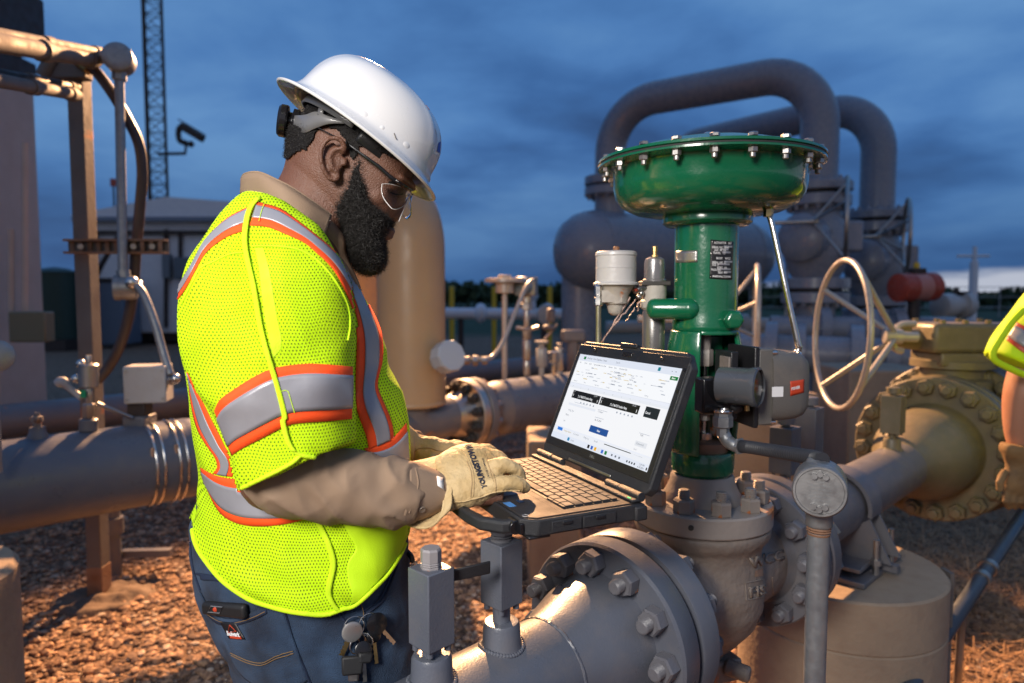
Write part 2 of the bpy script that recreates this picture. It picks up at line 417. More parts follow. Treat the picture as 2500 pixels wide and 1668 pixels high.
def denim_mat():
    m = mat('blue_denim', (.005, .014, .036), .85, col2=(.032, .070, .140), nsc=15, cov=.32, bump=1.5, bsc=650, sheen=.05); return m
M['denim'] = denim_mat()
M['denimd'] = mat('denim_seam', (.010, .020, .05), .85, bump=.6, bsc=500)
M['thread'] = mat('tan_thread', (.22, .13, .05), .7)
M['glassc'] = mat('clear_lens', (.95, .96, .97), .03, trans=1.0, rvar=0)
M['glassc'].node_tree.nodes['Principled BSDF'].inputs['IOR'].default_value = 1.12
def ground_mat():
    m = mat('gravel_soil', (.30, .19, .12), .95, col2=(.2, .125, .085), nsc=3, bump=0, rvar=0); t = m.node_tree; Lk = t.links.new; B = t.nodes['Principled BSDF']
    tcn = t.nodes.new('ShaderNodeTexCoord')
    vo = t.nodes.new('ShaderNodeTexVoronoi'); vo.inputs['Scale'].default_value = 52; Lk(tcn.outputs['Object'], vo.inputs['Vector'])
    rp = t.nodes.new('ShaderNodeValToRGB'); e = rp.color_ramp.elements
    e[0].color = (.07, .038, .024, 1); e[1].color = (.42, .30, .21, 1); e.new(.5).color = (.20, .115, .066, 1); e.new(.75).color = (.28, .165, .10, 1)
    sh = t.nodes.new('ShaderNodeSeparateColor'); Lk(vo.outputs['Color'], sh.inputs[0]); Lk(sh.outputs[0], rp.inputs[0])
    # green pasture far off
    sp = t.nodes.new('ShaderNodeSeparateXYZ'); Lk(tcn.outputs['Object'], sp.inputs[0])
    nz = t.nodes.new('ShaderNodeTexNoise'); nz.inputs['Scale'].default_value = .15; Lk(tcn.outputs['Object'], nz.inputs['Vector'])
    a = t.nodes.new('ShaderNodeMath'); a.operation = 'MULTIPLY_ADD'; Lk(nz.outputs['Fac'], a.inputs[0]); a.inputs[1].default_value = 6; Lk(sp.outputs[1], a.inputs[2])
    mr = t.nodes.new('ShaderNodeMapRange'); mr.inputs[1].default_value = 26; mr.inputs[2].default_value = 30; Lk(a.outputs[0], mr.inputs[0])
    mx = t.nodes.new('ShaderNodeMix'); mx.data_type = 'RGBA'; Lk(mr.outputs[0], mx.inputs[0]); Lk(rp.outputs[0], mx.inputs[6]); mx.inputs[7].default_value = (.035, .06, .022, 1)
    Lk(mx.outputs[2], B.inputs['Base Color'])
    bn = t.nodes.new('ShaderNodeBump'); bn.inputs['Strength'].default_value = .9; bn.inputs['Distance'].default_value = .02; bn.invert = True
    Lk(vo.outputs['Distance'], bn.inputs['Height']); Lk(bn.outputs[0], B.inputs['Normal'])
    return m
M['ground'] = ground_mat()
M['stoneA'] = mat('gravel_stone', (.54, .33, .195), .9, col2=(.13, .075, .05), nsc=38, cov=.3, bump=.5)
M['stoneB'] = mat('pale_stone', (.56, .46, .36), .9, col2=(.38, .27, .19), nsc=30, bump=.5)
M['stoneC'] = mat('dark_stone', (.11, .07, .05), .9, col2=(.20, .12, .08), nsc=30, bump=.5)
M['straw'] = mat('dry_straw', (.50, .30, .16), .9, col2=(.26, .14, .07), nsc=20)
M['leaf'] = mat('dark_foliage', (.030, .055, .022), .8, col2=(.05, .08, .03), nsc=3)

def text_geo(s, size, bold=0):
    c = bpy.data.curves.new('t', 'FONT'); c.body = s; c.size = size; c.offset = bold; c.resolution_u = 2
    o = bpy.data.objects.new('t', c); COL.objects.link(o)
    me = bpy.data.meshes.new_from_object(o.evaluated_get(bpy.context.evaluated_depsgraph_get()))
    vs = [tuple(v.co) for v in me.vertices]; fs = [tuple(p.vertices) for p in me.polygons]
    bpy.data.objects.remove(o); bpy.data.curves.remove(c); bpy.data.meshes.remove(me)
    return vs, fs
def flat_text(g, s, size, o, ux, uy, bold=0, sx=1, center=False):
    vs, fs = text_geo(s, size, bold); o, ux, uy = V(o), V(ux), V(uy)
    w = max((v[0] for v in vs), default=0)*sx
    return g.add([o + ux*(v[0]*sx - (w/2 if center else 0)) + uy*v[1] for v in vs], fs)

# a hexagon nut on its stud, standing on z = 0, across-flats radius 1
def nut_mesh(name, m, r, hn, rs, hs, thread=True):
    g = G(); g.lathe((0, 0, 0), (0, 0, 1), [(r*.93, 0), (r, hn*.06), (r, hn*.86), (r*.88, hn)], 6)
    g.lathe((0, 0, 0), (0, 0, 1), [(r*.78, hn*.98), (r*.78, hn*1.02)], 18)
    prof = [(rs, hn*.9)]; z = hn
    if thread:
        while z < hs*.94: prof += [(rs, z), (rs*.86, z+hs*.035)]; z += hs*.07
    prof += [(rs*.95, hs*.96), (rs*.75, hs)]
    g.lathe((0, 0, 0), (0, 0, 1), prof, 14)
    return mesh_of(name, g, m, ang=25)
# ================================================================ GROUND AND DISTANCE
g = G()
xs = [-900, -200, -60, -20, -8, -4, 0, 4, 8, 20, 60, 200, 900]; ys = [-60, -10, 0, 3, 6, 10, 20, 40, 100, 300, 1500]
g.sheet([[V((x, y, 0)) for x in xs] for y in ys])
one('ground', None, None, g, M['ground'], (0, 0, 0), kind='structure', smooth=False)

# loose stones on the gravel yard
def stones(n, area, smin, smax, seed, dens=None):
    rs = np.random.RandomState(seed)
    ico = bmesh.new(); bmesh.ops.create_icosphere(ico, subdivisions=1, radius=1)
    bv = np.array([v.co[:] for v in ico.verts]); bf = np.array([[v.index for v in f.verts] for f in ico.faces]); ico.free()
    x0, x1, y0, y1 = area; X = rs.uniform(x0, x1, n); Y = y0 + (y1-y0)*rs.uniform(0, 1, n)**1.3
    s = rs.uniform(0, 1, n)**2.2*(smax-smin)+smin; vs = []; 
    A = rs.uniform(0, 6.28, n); J = 1+rs.uniform(-.28, .28, (n, 12, 3)); sc = np.stack([rs.uniform(.8, 1.35, n), rs.uniform(.7, 1., n), rs.uniform(.4, .7, n)], 1)
    Vv = bv[None]*J*sc[:, None]*s[:, None, None]; c, d = np.cos(A)[:, None], np.sin(A)[:, None]
    Vx = Vv[..., 0]*c - Vv[..., 1]*d + X[:, None]; Vy = Vv[..., 0]*d + Vv[..., 1]*c + Y[:, None]; Vz = Vv[..., 2] + (s*.28)[:, None]
    Vt = np.stack([Vx, Vy, Vz], -1).reshape(-1, 3); F = (bf[None] + (np.arange(n)*12)[:, None, None]).reshape(-1, 3)
    return Vt, F
def stone_obj(n, area, a, b, seed, m='stoneA'):
    vt, F = stones(n, area, a, b, seed); me = bpy.data.meshes.new('gravel'); me.from_pydata(vt.tolist(), [], F.tolist()); me.materials.append(M[m])
    o = bpy.data.objects.new('gravel', me); COL.objects.link(o); return meta(o, 'loose orange brown gravel stones covering the yard', 'gravel', kind='stuff')
s1 = stone_obj(17000, (-2.9, 2.2, 2.0, 6.0), .005, .026, 3)
s3 = stone_obj(4200, (-2.9, 2.2, 2.0, 6.0), .005, .020, 13, 'stoneB'); s3['label'] = 'pale stones scattered through the orange gravel'
s4 = stone_obj(9000, (-2.9, 2.2, 2.0, 6.0), .004, .024, 23, 'stoneC'); s4['label'] = 'dark brown stones scattered through the orange gravel'
s2 = stone_obj(9000, (-4, 4, 5.5, 12), .014, .035, 5); s2['label'] = 'coarser gravel further back among the pipe supports'

# dry grass at the right
g = G(); rs = random.Random(4)
for k in range(17000):
    x = rs.uniform(1.15, 3.6); y = rs.uniform(1.6, 4.6)
    if (x-1.02)**2+(y-2.12)**2 < .1: continue
    a = rs.uniform(0, 6.28); l = rs.uniform(.05, .17); tl = rs.uniform(.15, 1.2); w = rs.uniform(.0010, .0026); z = rs.uniform(0, .03)
    d = V((math.cos(a), math.sin(a), 0)); s = V((-d.y, d.x, 0))*w; p = V((x, y, z)); q = p + d*l*.5 + V((0, 0, l*.4*tl*.6)); e = p + d*l + V((0, 0, l*.35*tl*rs.uniform(-.2, 1.2)+.004))
    g.add([p-s, p+s, q+s, q-s, e], [(0, 1, 2, 3), (3, 2, 4)])
one('dry_grass', 'tangle of dry orange straw and twigs on the ground', 'dry grass', g, M['straw'], (0, 0, 0), kind='stuff', smooth=False)

# distant trees: each crown of clumps of leaf faces
def treeline(name, label, x0, x1, y, h, n, seed):
    rs = random.Random(seed); g = G()
    for k in range(n):
        x = rs.uniform(x0, x1); yy = y + rs.uniform(-6, 6); hh = h*rs.uniform(.5, 1.1); r = rs.uniform(1.5, 3.5)
        for j in range(90):
            a, b = rs.uniform(0, 6.28), rs.uniform(-.4, 1.5); rr = r*rs.uniform(.6, 1.05)
            c = V((x+math.cos(a)*math.cos(b)*rr*1.3, yy+math.sin(a)*math.cos(b)*rr, hh*.5+math.sin(b)*rr*hh*.16)); s = rs.uniform(.25, .6)
            d1 = V((rs.uniform(-1, 1), rs.uniform(-1, 1), rs.uniform(-1, 1))).normalized()*s; d2 = V((rs.uniform(-1, 1), rs.uniform(-1, 1), rs.uniform(-1, 1))).normalized()*s
            g.add([c-d1, c+d2, c+d1, c-d2], [(0, 1, 2, 3)])
        g.cyl((x, yy, 0), (x, yy, hh*.5), .12, .08, 5)
    return one(name, label, 'wood', g, M['leaf'], (0, 0, 0), kind='stuff', smooth=False)
treeline('far_wood', 'dark low wood along the horizon behind the yard', -34, 40, 95, 3.4, 170, 2)
treeline('far_scrub', 'dark green scrub beyond the pipe yard at the right', 28, 80, 75, 2.4, 45, 9)

# far fence at the right
fn = thing('wire_fence', 'thin far wire fence on the horizon at the right', 'fence', (27, 45, 0))
for i in range(9):
    x = 16 + i*4.2; obj('post', G().cyl((x, 46, 0), (x, 46, 2.1), .04, n=6), M['galv'], fn)
for z in (.7, 1.4, 2.05): obj('rail', G().cyl((16, 46, z), (50, 46, z), .025, n=5), M['galv'], fn)

# yellow marker posts and the white pipe run far behind
for i, (px, d, lb) in enumerate(((1103, 16, 'yellow bollard post beside the tan upright pipe'), (1206, 17, 'yellow bollard post behind the small handwheel stem'), (1342, 16, 'yellow bollard post just left of the vessel support'))):
    p = P(px, 760, d); b = thing('bollard', lb, 'bollard', (p.x, d, 0), 'yellow posts at the back of the yard')
    obj('post', G().cyl((p.x, d, 0), (p.x, d, 1.62), .06, n=12), M['yellow'], b); obj('cap', G().ball((p.x, d, 1.62), (.063, .063, .03), 12, 6), M['yellow'], b)
wp = thing('white_pipeline', 'long white pipe on low stands across the back of the yard', 'pipeline', (0, 12, 0))
obj('pipe', G().cyl((-3.2, 12, 1.13), (1.3, 12, 1.09), .10, n=20), M['bluew'], wp)
for x in (-1.6, -.55, .62): obj('coupling', G().lathe((x, 12, 1.115), (1, 0, 0), [(.1, -.1), (.15, -.07), (.18, 0), (.15, .07), (.1, .1)], 20), M['bluew'], wp)
for x in (-2.6, -.9, .9): obj('support_leg', G().cyl((x, 12, 0), (x, 12, 1.02), .05, n=10), M['dark'], wp)
obj('stub', G().cyl((.35, 12, 1.2), (.35, 12, 1.42), .07, n=12).ball((.35, 12, 1.42), .11, 12, 8), M['bluew'], wp)

# ================================================================ BUILDINGS
bd = thing('brown_building', 'brown ribbed metal equipment building at the left edge', 'building', (-5.6, 6.2, 0))
x1, y0 = P(128, 900, 5.25).x-.06, 4.6
pts = []; x = -7.5; k = 0
poly = []
while x < x1-.02:
    poly += [(x, y0), (x+.12, y0), (x+.15, y0-.035), (x+.23, y0-.035), (x+.26, y0)]; x += .29
poly += [(x1, y0)]
for a, b in zip(range(0, len(poly)-5, 5), range(5, len(poly), 5)):
    seg = [V((p[0], p[1], 0)) for p in poly[a:b+1]]
    obj('wall_panel', G().sheet([seg, [s + V((0, 0, 2.98)) for s in seg]]), M['brownw'], bd, solid=.004, smooth=False)
obj('wall', G().box(((x1-7.5)/2, y0+.35, 1.49), (x1+7.5, .62, 2.98)), M['brownw'], bd)
obj('corner_trim', G().box((x1+.02, y0+.03, 1.49), (.08, .12, 2.98)), M['brownw'], bd, bevel=.004)
obj('roof', G().box(((x1-7.5)/2, y0+.3, 3.06), (x1+7.58, .70, .16)), M['dark'], bd, bevel=.01)
q = P(130, 480, 4.5)
for px, py0, py1 in ((28, 560, 790), (62, 350, 800)):
    a, b = P(px, py0, 4.5), P(px, py1, 4.5); obj('conduit', G().cyl(a, b, .022, n=10), M['brownw'], bd)
c = P(78, 798, 4.48); obj('junction_box', G().box(c, (.24, .1, .20)), mat('olive_box', (.17, .15, .09), .5), bd, bevel=.01)
hv = thing('rooftop_unit', 'dark box shaped unit above the brown building roof', 'rooftop unit', (-5.3, 5.3, 3.15))
a = P(120, 60, 5.3); obj('cabinet', G().box(((a.x-7.5)/2, 4.95, 3.40), (a.x+7.5, .62, .42)), M['dark'], hv, bevel=.02); obj('base_curb', G().box(((a.x-7.6)/2, 4.95, 3.165), (a.x+7.3, .5, .05)), M['dark'], hv)

wb = thing('white_building', 'pale white control building with conduits on its wall behind the steel post', 'building', (-9, 21, 0))
xa, xb = P(222, 700, 20).x, P(905, 700, 20).x
obj('wall', G().box(((xa+xb)/2, 22, 2.1), (xb-xa, 4, 3.5)), M['bluew'], wb)
for i in range(7):
    x = xa + .6 + i*1.15
    if x < xb: obj('wall_panel', G().box((x, 19.985, 2.1), (1.1, .03, 3.4)), M['bluew'], wb, bevel=.008)
obj('skid', G().box(((xa+xb)/2, 22, .22), (xb-xa-.3, 3.6, .28)), M['dark'], wb)
rr = [(xa-.3, 3.55), (xb+.3, 3.55), (xb+.3, 3.8), ((xa*.7+xb*.3), 4.25), (xa-.3, 3.75)]
obj('roof', G().prism([(p[0], p[1]) for p in rr], (0, 24.2, 0), (1, 0, 0), (0, 0, 1), 4.5), M['bluew'], wb)
obj('fascia', G().box(((xa+xb)/2, 19.66, 3.62), (xb-xa+.5, .06, .12)), mat('blue_trim', (.16, .2, .27), .5), wb)
for i, (px, a, b) in enumerate(((405, 560, 800), (300, 570, 820), (440, 570, 640), (232, 570, 690))):
    p0, p1 = P(px, a, 19.9), P(px, b, 19.9); obj('conduit', G().cyl(p0, p1, .06, n=8), M['dark'], wb)
p0, p1 = P(200, 560, 19.85), P(560, 575, 19.85); obj('cable_tray', G().box((p0+p1)/2, (abs(p1.x-p0.x), .12, .10)), M['dark'], wb)
c = P(450, 655, 19.8); obj('panel_box', G().box(c, (.5, .25, .62)), mat('box_grey', (.10, .13, .16), .5), wb, bevel=.03)
c = P(408, 650, 19.8); obj('meter_box', G().box(c, (.22, .2, .7)), mat('box_grey2', (.14, .17, .2), .5), wb, bevel=.02)
ac = thing('cooling_unit', 'dark cooling unit with hoses in front of the white building', 'machine', (P(250, 800, 19).x, 19, 0))
c = P(265, 740, 19); obj('cabinet', G().box((c.x, 19, .95), (1.3, .9, 1.7)), mat('unit_blue', (.10, .14, .20), .5), ac, bevel=.03)
obj('top_cover', G().box((c.x, 19, 1.86), (1.4, 1.0, .10)), M['dark'], ac, bevel=.02)
obj('hose', G().tube([V(p) for p in sm([(c.x-.3, 18.9, 1.9), (c.x+.1, 18.8, 2.5), (c.x+.5, 18.9, 3.2)], 6)], .07, 8), M['dark'], ac)
gt = thing('green_tank', 'dark green skid tank left of the white building', 'tank', (P(150, 780, 18).x, 18, 0))
c = P(156, 740, 18); obj('shell', G().cyl((c.x-.2, 18, .3), (c.x-.2, 18, 2.0), .52, n=20), M['greend'], gt); obj('lid', G().lathe((c.x-.2, 18, 2.0), (0, 0, 1), [(.54, 0), (.54, .05), (.3, .14), (.05, .18)], 20), M['greend'], gt)
obj('base', G().box((c.x-.2, 18, .15), (1.1, 1.1, .28)), M['dark'], gt)
wl = thing('warning_light', 'small red beacon on a thin mast above the white building', 'beacon', (P(277, 500, 21).x, 21, 4.2))
p = P(277, 455, 21); obj('mast', G().cyl((p.x, 21, 4.1), (p.x, 21, p.z), .03, n=6), M['dark'], wl); obj('lens', G().cyl((p.x, 21, p.z), (p.x, 21, p.z+.22), .09, n=10), M['red'], wl)

# lattice mast with camera
tw = thing('lattice_mast', 'tall dark lattice mast rising behind the white building', 'mast', (P(392, 500, 30).x, 30, 0))
cxm = P(392, 400, 30).x; rad = .46; Hm = 17.0
cor = [V((cxm+rad*math.cos(a), 30+rad*math.sin(a), 0)) for a in (R(205), R(325), R(85))]
for c in cor: obj('leg', G().cyl(c, c+V((0, 0, Hm)), .055, n=8), M['dark'], tw)
zs = np.arange(.2, Hm-.5, .55)
for i, z in enumerate(zs):
    g = G()
    for a in range(3):
        p, q = cor[a], cor[(a+1) % 3]; up = V((0, 0, float(z)))
        g.cyl(p+up, q+up, .02, n=5); g.cyl((p if i % 2 else q)+up, (q if i % 2 else p)+up+V((0, 0, .55)), .02, n=5)
    obj('bracing', g, M['dark'], tw, smooth=False)
obj('cable_run', G().cyl((cxm-.36, 29.7, 0), (cxm-.36, 29.7, Hm), .09, n=8), M['dark'], tw)
cm = thing('surveillance_camera', 'dark camera on a bracket at the side of the lattice mast', 'camera', P(420, 375, 29.6))
a, b = P(385, 376, 29.6), P(452, 375, 29.6); c = P(455, 350, 29.6)
obj('bracket', G().tube([a, b, c], .07, 8), M['dark'], cm)
obj('yoke', G().tube([V(p) for p in sm([P(455, 350, 29.6), P(438, 342, 29.6), P(436, 318, 29.6), P(445, 306, 29.6)], 5)], .12, 8), M['dark'], cm)
a, b = P(442, 308, 29.6), P(496, 340, 29.6); obj('housing', G().box((a+b)/2, ((b-a).length, .34, .30), Matrix.Rotation(math.atan2(-(b-a).z, (b-a).x), 3, 'Y')), M['dark'], cm, bevel=.04)
obj('sunshield', G().box((a+b)/2+V((0, 0, .22)), ((b-a).length*1.05, .42, .05), Matrix.Rotation(math.atan2(-(b-a).z, (b-a).x), 3, 'Y')), M['dark'], cm)
obj('lamp', G().ball(P(466, 352, 29.5), .14, 12, 8), M['dark'], cm)

# ================================================================ PIPE LINES (all run the same way across the yard)
U = V((.70711, .70711, 0)); S = V((.70711, -.70711, 0))
dark_nut = None
L1 = lambda t, dz=0: V((.43, 1.52, .75)) + U*t + V((0, 0, dz))
L2 = lambda t, dz=0: V((-1.86, 2.5, .70)) + U*t + V((0, 0, dz))
L3 = lambda t, dz=0: V((-2.85, 3.8, .70)) + U*t + V((0, 0, dz))
def ring_bolts(me, parent, c, ax, rad, n, ph=0, nm='bolt'):
    x, y, z = frame(ax)
    for k in range(n):
        a = 2*math.pi*k/n + ph
        inst(nm, me, parent, V(c)+(x*math.cos(a)+y*math.sin(a))*rad, ax, roll=random.uniform(0, 1))
big_nut = nut_mesh('bolt', M['nut'], .0245, .028, .0133, .049)
top_nut = nut_mesh('bolt', M['rnut'], .0225, .030, .0125, .050)
olive_nut = nut_mesh('bolt', M['tan'], .035, .036, .020, .058, thread=False)
mid_nut = nut_mesh('bolt', M['nut'], .028, .03, .015, .045, thread=False)
dark_nut = nut_mesh('bolt', M['gasket'], .030, .034, .017, .055, thread=False)
far_nut = nut_mesh('bolt', M['far'], .030, .03, .015, .05, thread=False)

FS = lambda prof: [(r*.9, h) for r, h in prof]
# ---- front pipe and its flange
fp = thing('front_pipe', 'large grey pipe in the foreground ending in the nearest bolted flange', 'pipe', (.0, 1.08, 0))
obj('pipe_wall', G().cyl(L1(-2.2), L1(-.52), .090, n=96), M['grey'], fp)
wb_ = G().torus(L1(-.525), U, .0888, .0036, 240, 8)
wb_.v = [tuple(V(v) + (V(v)-L1(-.525)).normalized()*.0016*noise.noise(V(v)*170)) for v in wb_.v]
obj('weld_bead', wb_, M['grey'], fp)
f1 = obj('flange', G().lathe(L1(0), U, FS([(.100, -.525), (.104, -.50), (.118, -.46), (.132, -.42), (.138, -.385), (.142, -.372), (.198, -.372), (.203, -.366), (.203, -.322), (.200, -.317), (.12, -.317)]), 96), M['grey'], fp, ang=30)
ring_bolts(big_nut, f1, L1(-.372), -U, .151, 12, ph=R(4))
obj('gasket', G().lathe(L1(0), U, FS([(.150, -.3175), (.150, -.3045)]), 64), M['gasket'], fp)
# support under the front pipe, outside the frame
obj('saddle', G().box(L1(-1.1, -.16), (.14, .14, .14)), M['grey2'], fp); obj('pedestal', G().cyl((L1(-1.1).x, L1(-1.1).y, 0), (L1(-1.1).x, L1(-1.1).y, .53), .05, n=20), M['grey2'], fp)

def gauge_valve(name, label, base, hb, w, hblk, top, lever=None, yaw=R(45), org=None, group=None, mk='grey', rodr=.0145):
    """block valve on a weld outlet: bottom bolts, stem pipe, square block, plug"""
    base = V(base); t = thing(name, label, 'valve', base, group); z = V((0, 0, 1)); Rz = Matrix.Rotation(yaw, 3, 'Z')
    obj('outlet_boss', G().lathe(base, z, [(.036, -.02), (.034, 0), (.031, .008), (.030, .034), (.027, .040), (.02, .041)], 32), M[mk], t)
    wd = G()
    for k in range(44):
        a = 2*math.pi*k/44; wd.ball(base+V((.0345*math.cos(a), .0345*math.sin(a), .000+.003*math.sin(2*a))), (.0042, .0042, .0034), 8, 5)
    obj('weld', wd, M[mk], t)
    obj('nipple', G().cyl(base+z*.03, base+z*(hb+.01), rodr, n=20), M[mk], t)
    obj('block', G().box(base+z*(hb+hblk/2), (w, w, hblk), Rz), M[mk], t, bevel=.0018)
    for sx, sy in ((-1, -1), (1, -1), (1, 1), (-1, 1)):
        o = Rz @ V((sx*w*.34, sy*w*.34, 0)); obj('cap_screw', G().cyl(base+o+z*(hb-.009), base+o+z*(hb+.004), .0052, n=12), M[mk], t)
    tz = base+z*(hb+hblk)
    if top == 'plug':
        obj('plug', G().lathe(tz, z, [(.0160, -.001), (.0160, .002), (.0140, .003), (.0160, .0045), (.0140, .006), (.0160, .0075), (.0140, .0095), (.0155, .010), (.0155, .026), (.0135, .029)], 8), mat('rust_stained_plug', (.27, .25, .255), .42, rust=.36, rsc=38, bump=.3), t, ang=20)
    elif top == 'bushing':
        obj('bushing', G().lathe(tz, z, [(.0175, -.001), (.0175, .004), (.0145, .005), (.0175, .007), (.0145, .009), (.0145, .010)], 20).lathe(tz, z, [(.0185, .010), (.0205, .012), (.0205, .022), (.018, .024)], 6).lathe(tz, z, [(.0135, .024), (.0135, .050), (.017, .051), (.017, .060)], 18), M['grey2'], t, ang=20)
    elif top == 'round':
        obj('cap', G().lathe(tz, z, [(.012, -.001), (.012, .008), (.024, .008), (.024, .028), (.021, .030)], 18), M[mk], t)
    if lever:
        a = tz + V(lever[0]); b = tz + V(lever[1]); d = (b-a).normalized(); s = V((0, 0, 1)).cross(d).normalized()
        obj('lever', G().loft([[a+s*.001-z*.009, a+s*.001+z*.009, a-s*.003+z*.009, a-s*.003-z*.009], [b+s*.001-z*.010, b+s*.001+z*.010, b-s*.003+z*.010, b-s*.003-z*.010]]), M['black'], t, bevel=.002)
    return t
t1 = -.775; t2 = -.632
b1 = L1(t1, .087); b2 = L1(t2, .087)
gauge_valve('block_valve', 'grey square block valve with rusty hex plug and black lever, in front of the jeans', b1, .055, .0485, .115, 'plug', lever=((.01, .012, -.022), (.085, .035, -.014)), group='block valves on the front pipe')
gauge_valve('block_valve', 'grey square block valve standing under the open laptop', b2, .070, .0485, .104, 'bushing', group='block valves on the front pipe')

# ---- control valve with green actuator
cv = thing('control_valve', 'bolted control valve with big green diaphragm actuator on top', 'control valve', (.43, 1.52, 0))
A0 = V((.43, 1.52, 0))
fl = []
for s in (-1, 1):
    f = obj('body_flange', G().lathe(L1(0), U*s, FS([(.10, .16), (.112, .20), (.125, .235), (.135, .2455), (.200, .2455), (.203, .25), (.203, .297), (.200, .302), (.12, .302)]), 96), M['grey'] if s < 0 else M['grey2'], cv, ang=30); fl.append(f)
ring_bolts(big_nut, fl[1], L1(.2455), -U, .151, 12, ph=R(8)); ring_bolts(big_nut, fl[0], L1(-.2455), U, .151, 12, ph=R(4))
bg_ = G(); z = V((0, 0, 1))
bg_.lathe(A0, z, [(.001, .555), (.030, .556), (.046, .562), (.05, .572), (.06, .60), (.085, .625), (.118, .665), (.136, .71), (.140, .76), (.134, .80), (.130, .83), (.133, .855), (.146, .872), (.150, .885), (.150, .899), (.001, .899)], 64)
bg_.cyl(L1(-.24), L1(.24), .108, n=48)
bh = remeshed(bg_, .0055, 6); displace(bh, lambda p, n: .0012*noise.noise(p*38))
body = obj('body', bh, M['cast'], cv, ang=70)
# raised foundry lettering on the body and a drain lug below
Tb = bvh(bh)
def text_on(T, s, size, px, py, ux, uy, off, dref, bold=0, sx=1, dep=.0):
    vs, fs = text_geo(s, size, bold); g = G(); out = []
    for v in vs:
        q = V((px, py)) + V(ux)*v[0]*sx + V(uy)*v[1]; p, n = hit(T, q.x, q.y, dref, off); out.append(p)
    return g.add(out, fs)
g = text_on(Tb, 'WCC', 34, 1833, 1387, (.97, -.26), (-.1, -.995), .0012, 1.4, bold=1.5, sx=1.0); obj('cast_lettering', g, M['cast'], cv, solid=.003)
g = text_on(Tb, 'FIS', 34, 1829, 1460, (.97, -.2), (-.1, -.995), .0012, 1.4, bold=1.2, sx=1.1); obj('cast_lettering', g, M['cast'], cv, solid=.003)
fr = []
for a, b in (((1822, 1466), (1888, 1451)), ((1820, 1424), (1885, 1410)), ((1822, 1466), (1820, 1424)), ((1888, 1451), (1885, 1410))): fr.append(drape_line(Tb, [a, ((a[0]+b[0])/2, (a[1]+b[1])/2), b], .0016, .0005, 1.4, 12))
gg = G()
for q in fr: gg.add(q.v, q.f)
obj('cast_frame', gg, M['cast'], cv)
g = drape(Tb, [(1843, 1394), (1860, 1388), (1878, 1380)], [(1842, 1409), (1862, 1406), (1880, 1398)], .0008, 1.4, 14, 4); obj('rust_patch', g, M['rust'], cv)
obj('drain_lug', G().box((.475, 1.49, .565), (.075, .045, .05), Matrix.Rotation(R(20), 3, 'Z')).cyl((.475, 1.47, .58), (.52, 1.44, .575), .018, n=12), M['cast'], cv, bevel=.006)
bf = obj('bonnet_flange', G().lathe(A0, z, [(.11, .8995), (.1505, .9005), (.153, .904), (.153, .941), (.150, .945), (.06, .945)], 72), M['bonnet'], cv, ang=30)
obj('flange_hole', G().cyl(A0+V((-.060, -.1385, .925)), A0+V((-.0622, -.1440, .925)), .0055, n=14), M['gasket'], cv)
ring_bolts(top_nut, bf, A0+V((0, 0, .945)), (0, 0, 1), .122, 10, ph=R(12))
obj('bonnet', G().lathe(A0, z, [(.088, .944), (.086, .956), (.078, .97), (.072, .985), (.070, .998), (.066, 1.004), (.05, 1.006)], 56), M['bonnet'], cv)
# yoke: a tube with a window towards the front right
ya = math.atan2(-CAM.y+A0.y, 0)  # unused guard
vd = (V((A0.x, A0.y, 0))).normalized(); face = math.atan2(-vd.y, -vd.x)  # direction from the stem to the camera
def sector(r0, z0, z1, a0, a1, nz=14, na=40, flare=None):
    rows = []
    for i in range(nz+1):
        zz = z0+(z1-z0)*i/nz; rr = r0 if flare is None else flare(zz)
        rows.append([A0+V((rr*math.cos(a0+(a1-a0)*k/na), rr*math.sin(a0+(a1-a0)*k/na), zz)) for k in range(na+1)])
    return rows
def yr(zz):
    tb = [(1.0, .064), (1.03, .065), (1.08, .068), (1.20, .077), (1.28, .076), (1.33, .069), (1.37, .0655), (1.6, .0655)]
    for (a, ra), (b, rb) in zip(tb, tb[1:]):
        if zz <= b: t = max(0, (zz-a)/(b-a)); t = t*t*(3-2*t); return ra+(rb-ra)*t
    return .0655
w0, w1 = face - R(6), face + R(68)
yk = G()
yk.sheet(sector(.07, 1.055, 1.325, w1, w0+2*math.pi, 30, 60, yr))
obj('yoke_leg', yk, M['green'], cv, solid=.010, bevel=.002, ang=50)
obj('yoke_barrel', G().sheet(sector(.07, 1.325, 1.572, 0, 2*math.pi, 24, 80, yr)), M['green'], cv, solid=.006, ang=50)
# rounded corners at the head of the window
obj('yoke_web', G().sheet(sector(.07, 1.318, 1.327, w0-.02, w1+.02, 2, 24, yr)), M['green'], cv, solid=.012, ang=50, bevel=.002)
obj('yoke_ring', G().lathe(A0, z, [(.03, 1.004), (.062, 1.005), (.068, 1.012), (.069, 1.05), (.066, 1.058), (.04, 1.058)], 56), M['green'], cv)
obj('rust_seat', G().lathe(A0, z, [(.045, 1.055), (.056, 1.057), (.056, 1.078), (.045, 1.084), (.03, 1.084)], 40), M['rust'], cv)
side = lambda a: V((math.cos(face+a), math.sin(face+a), 0))
rt = V((-side(0).y, side(0).x, 0)) # to the right as the camera sees it
if rt.x < 0: rt = -rt
bp = A0 + V((0, 0, 1.374)) + side(0)*.059
bs = G(); bs.tube([V(p) for p in (bp - rt*.112, bp - rt*.107, bp - rt*.05, bp - rt*.034)], [.0215, .0230, .0230, .023], 24); bs.ball(bp - rt*.112, (.012, .021, .0215), 20, 12); bs.ball(bp - rt*.034, .0232, 20, 12)
obj('side_boss', bs, M['green'], cv, ang=60)
bp2 = A0 + V((0, 0, 1.268)) + side(0)*.07
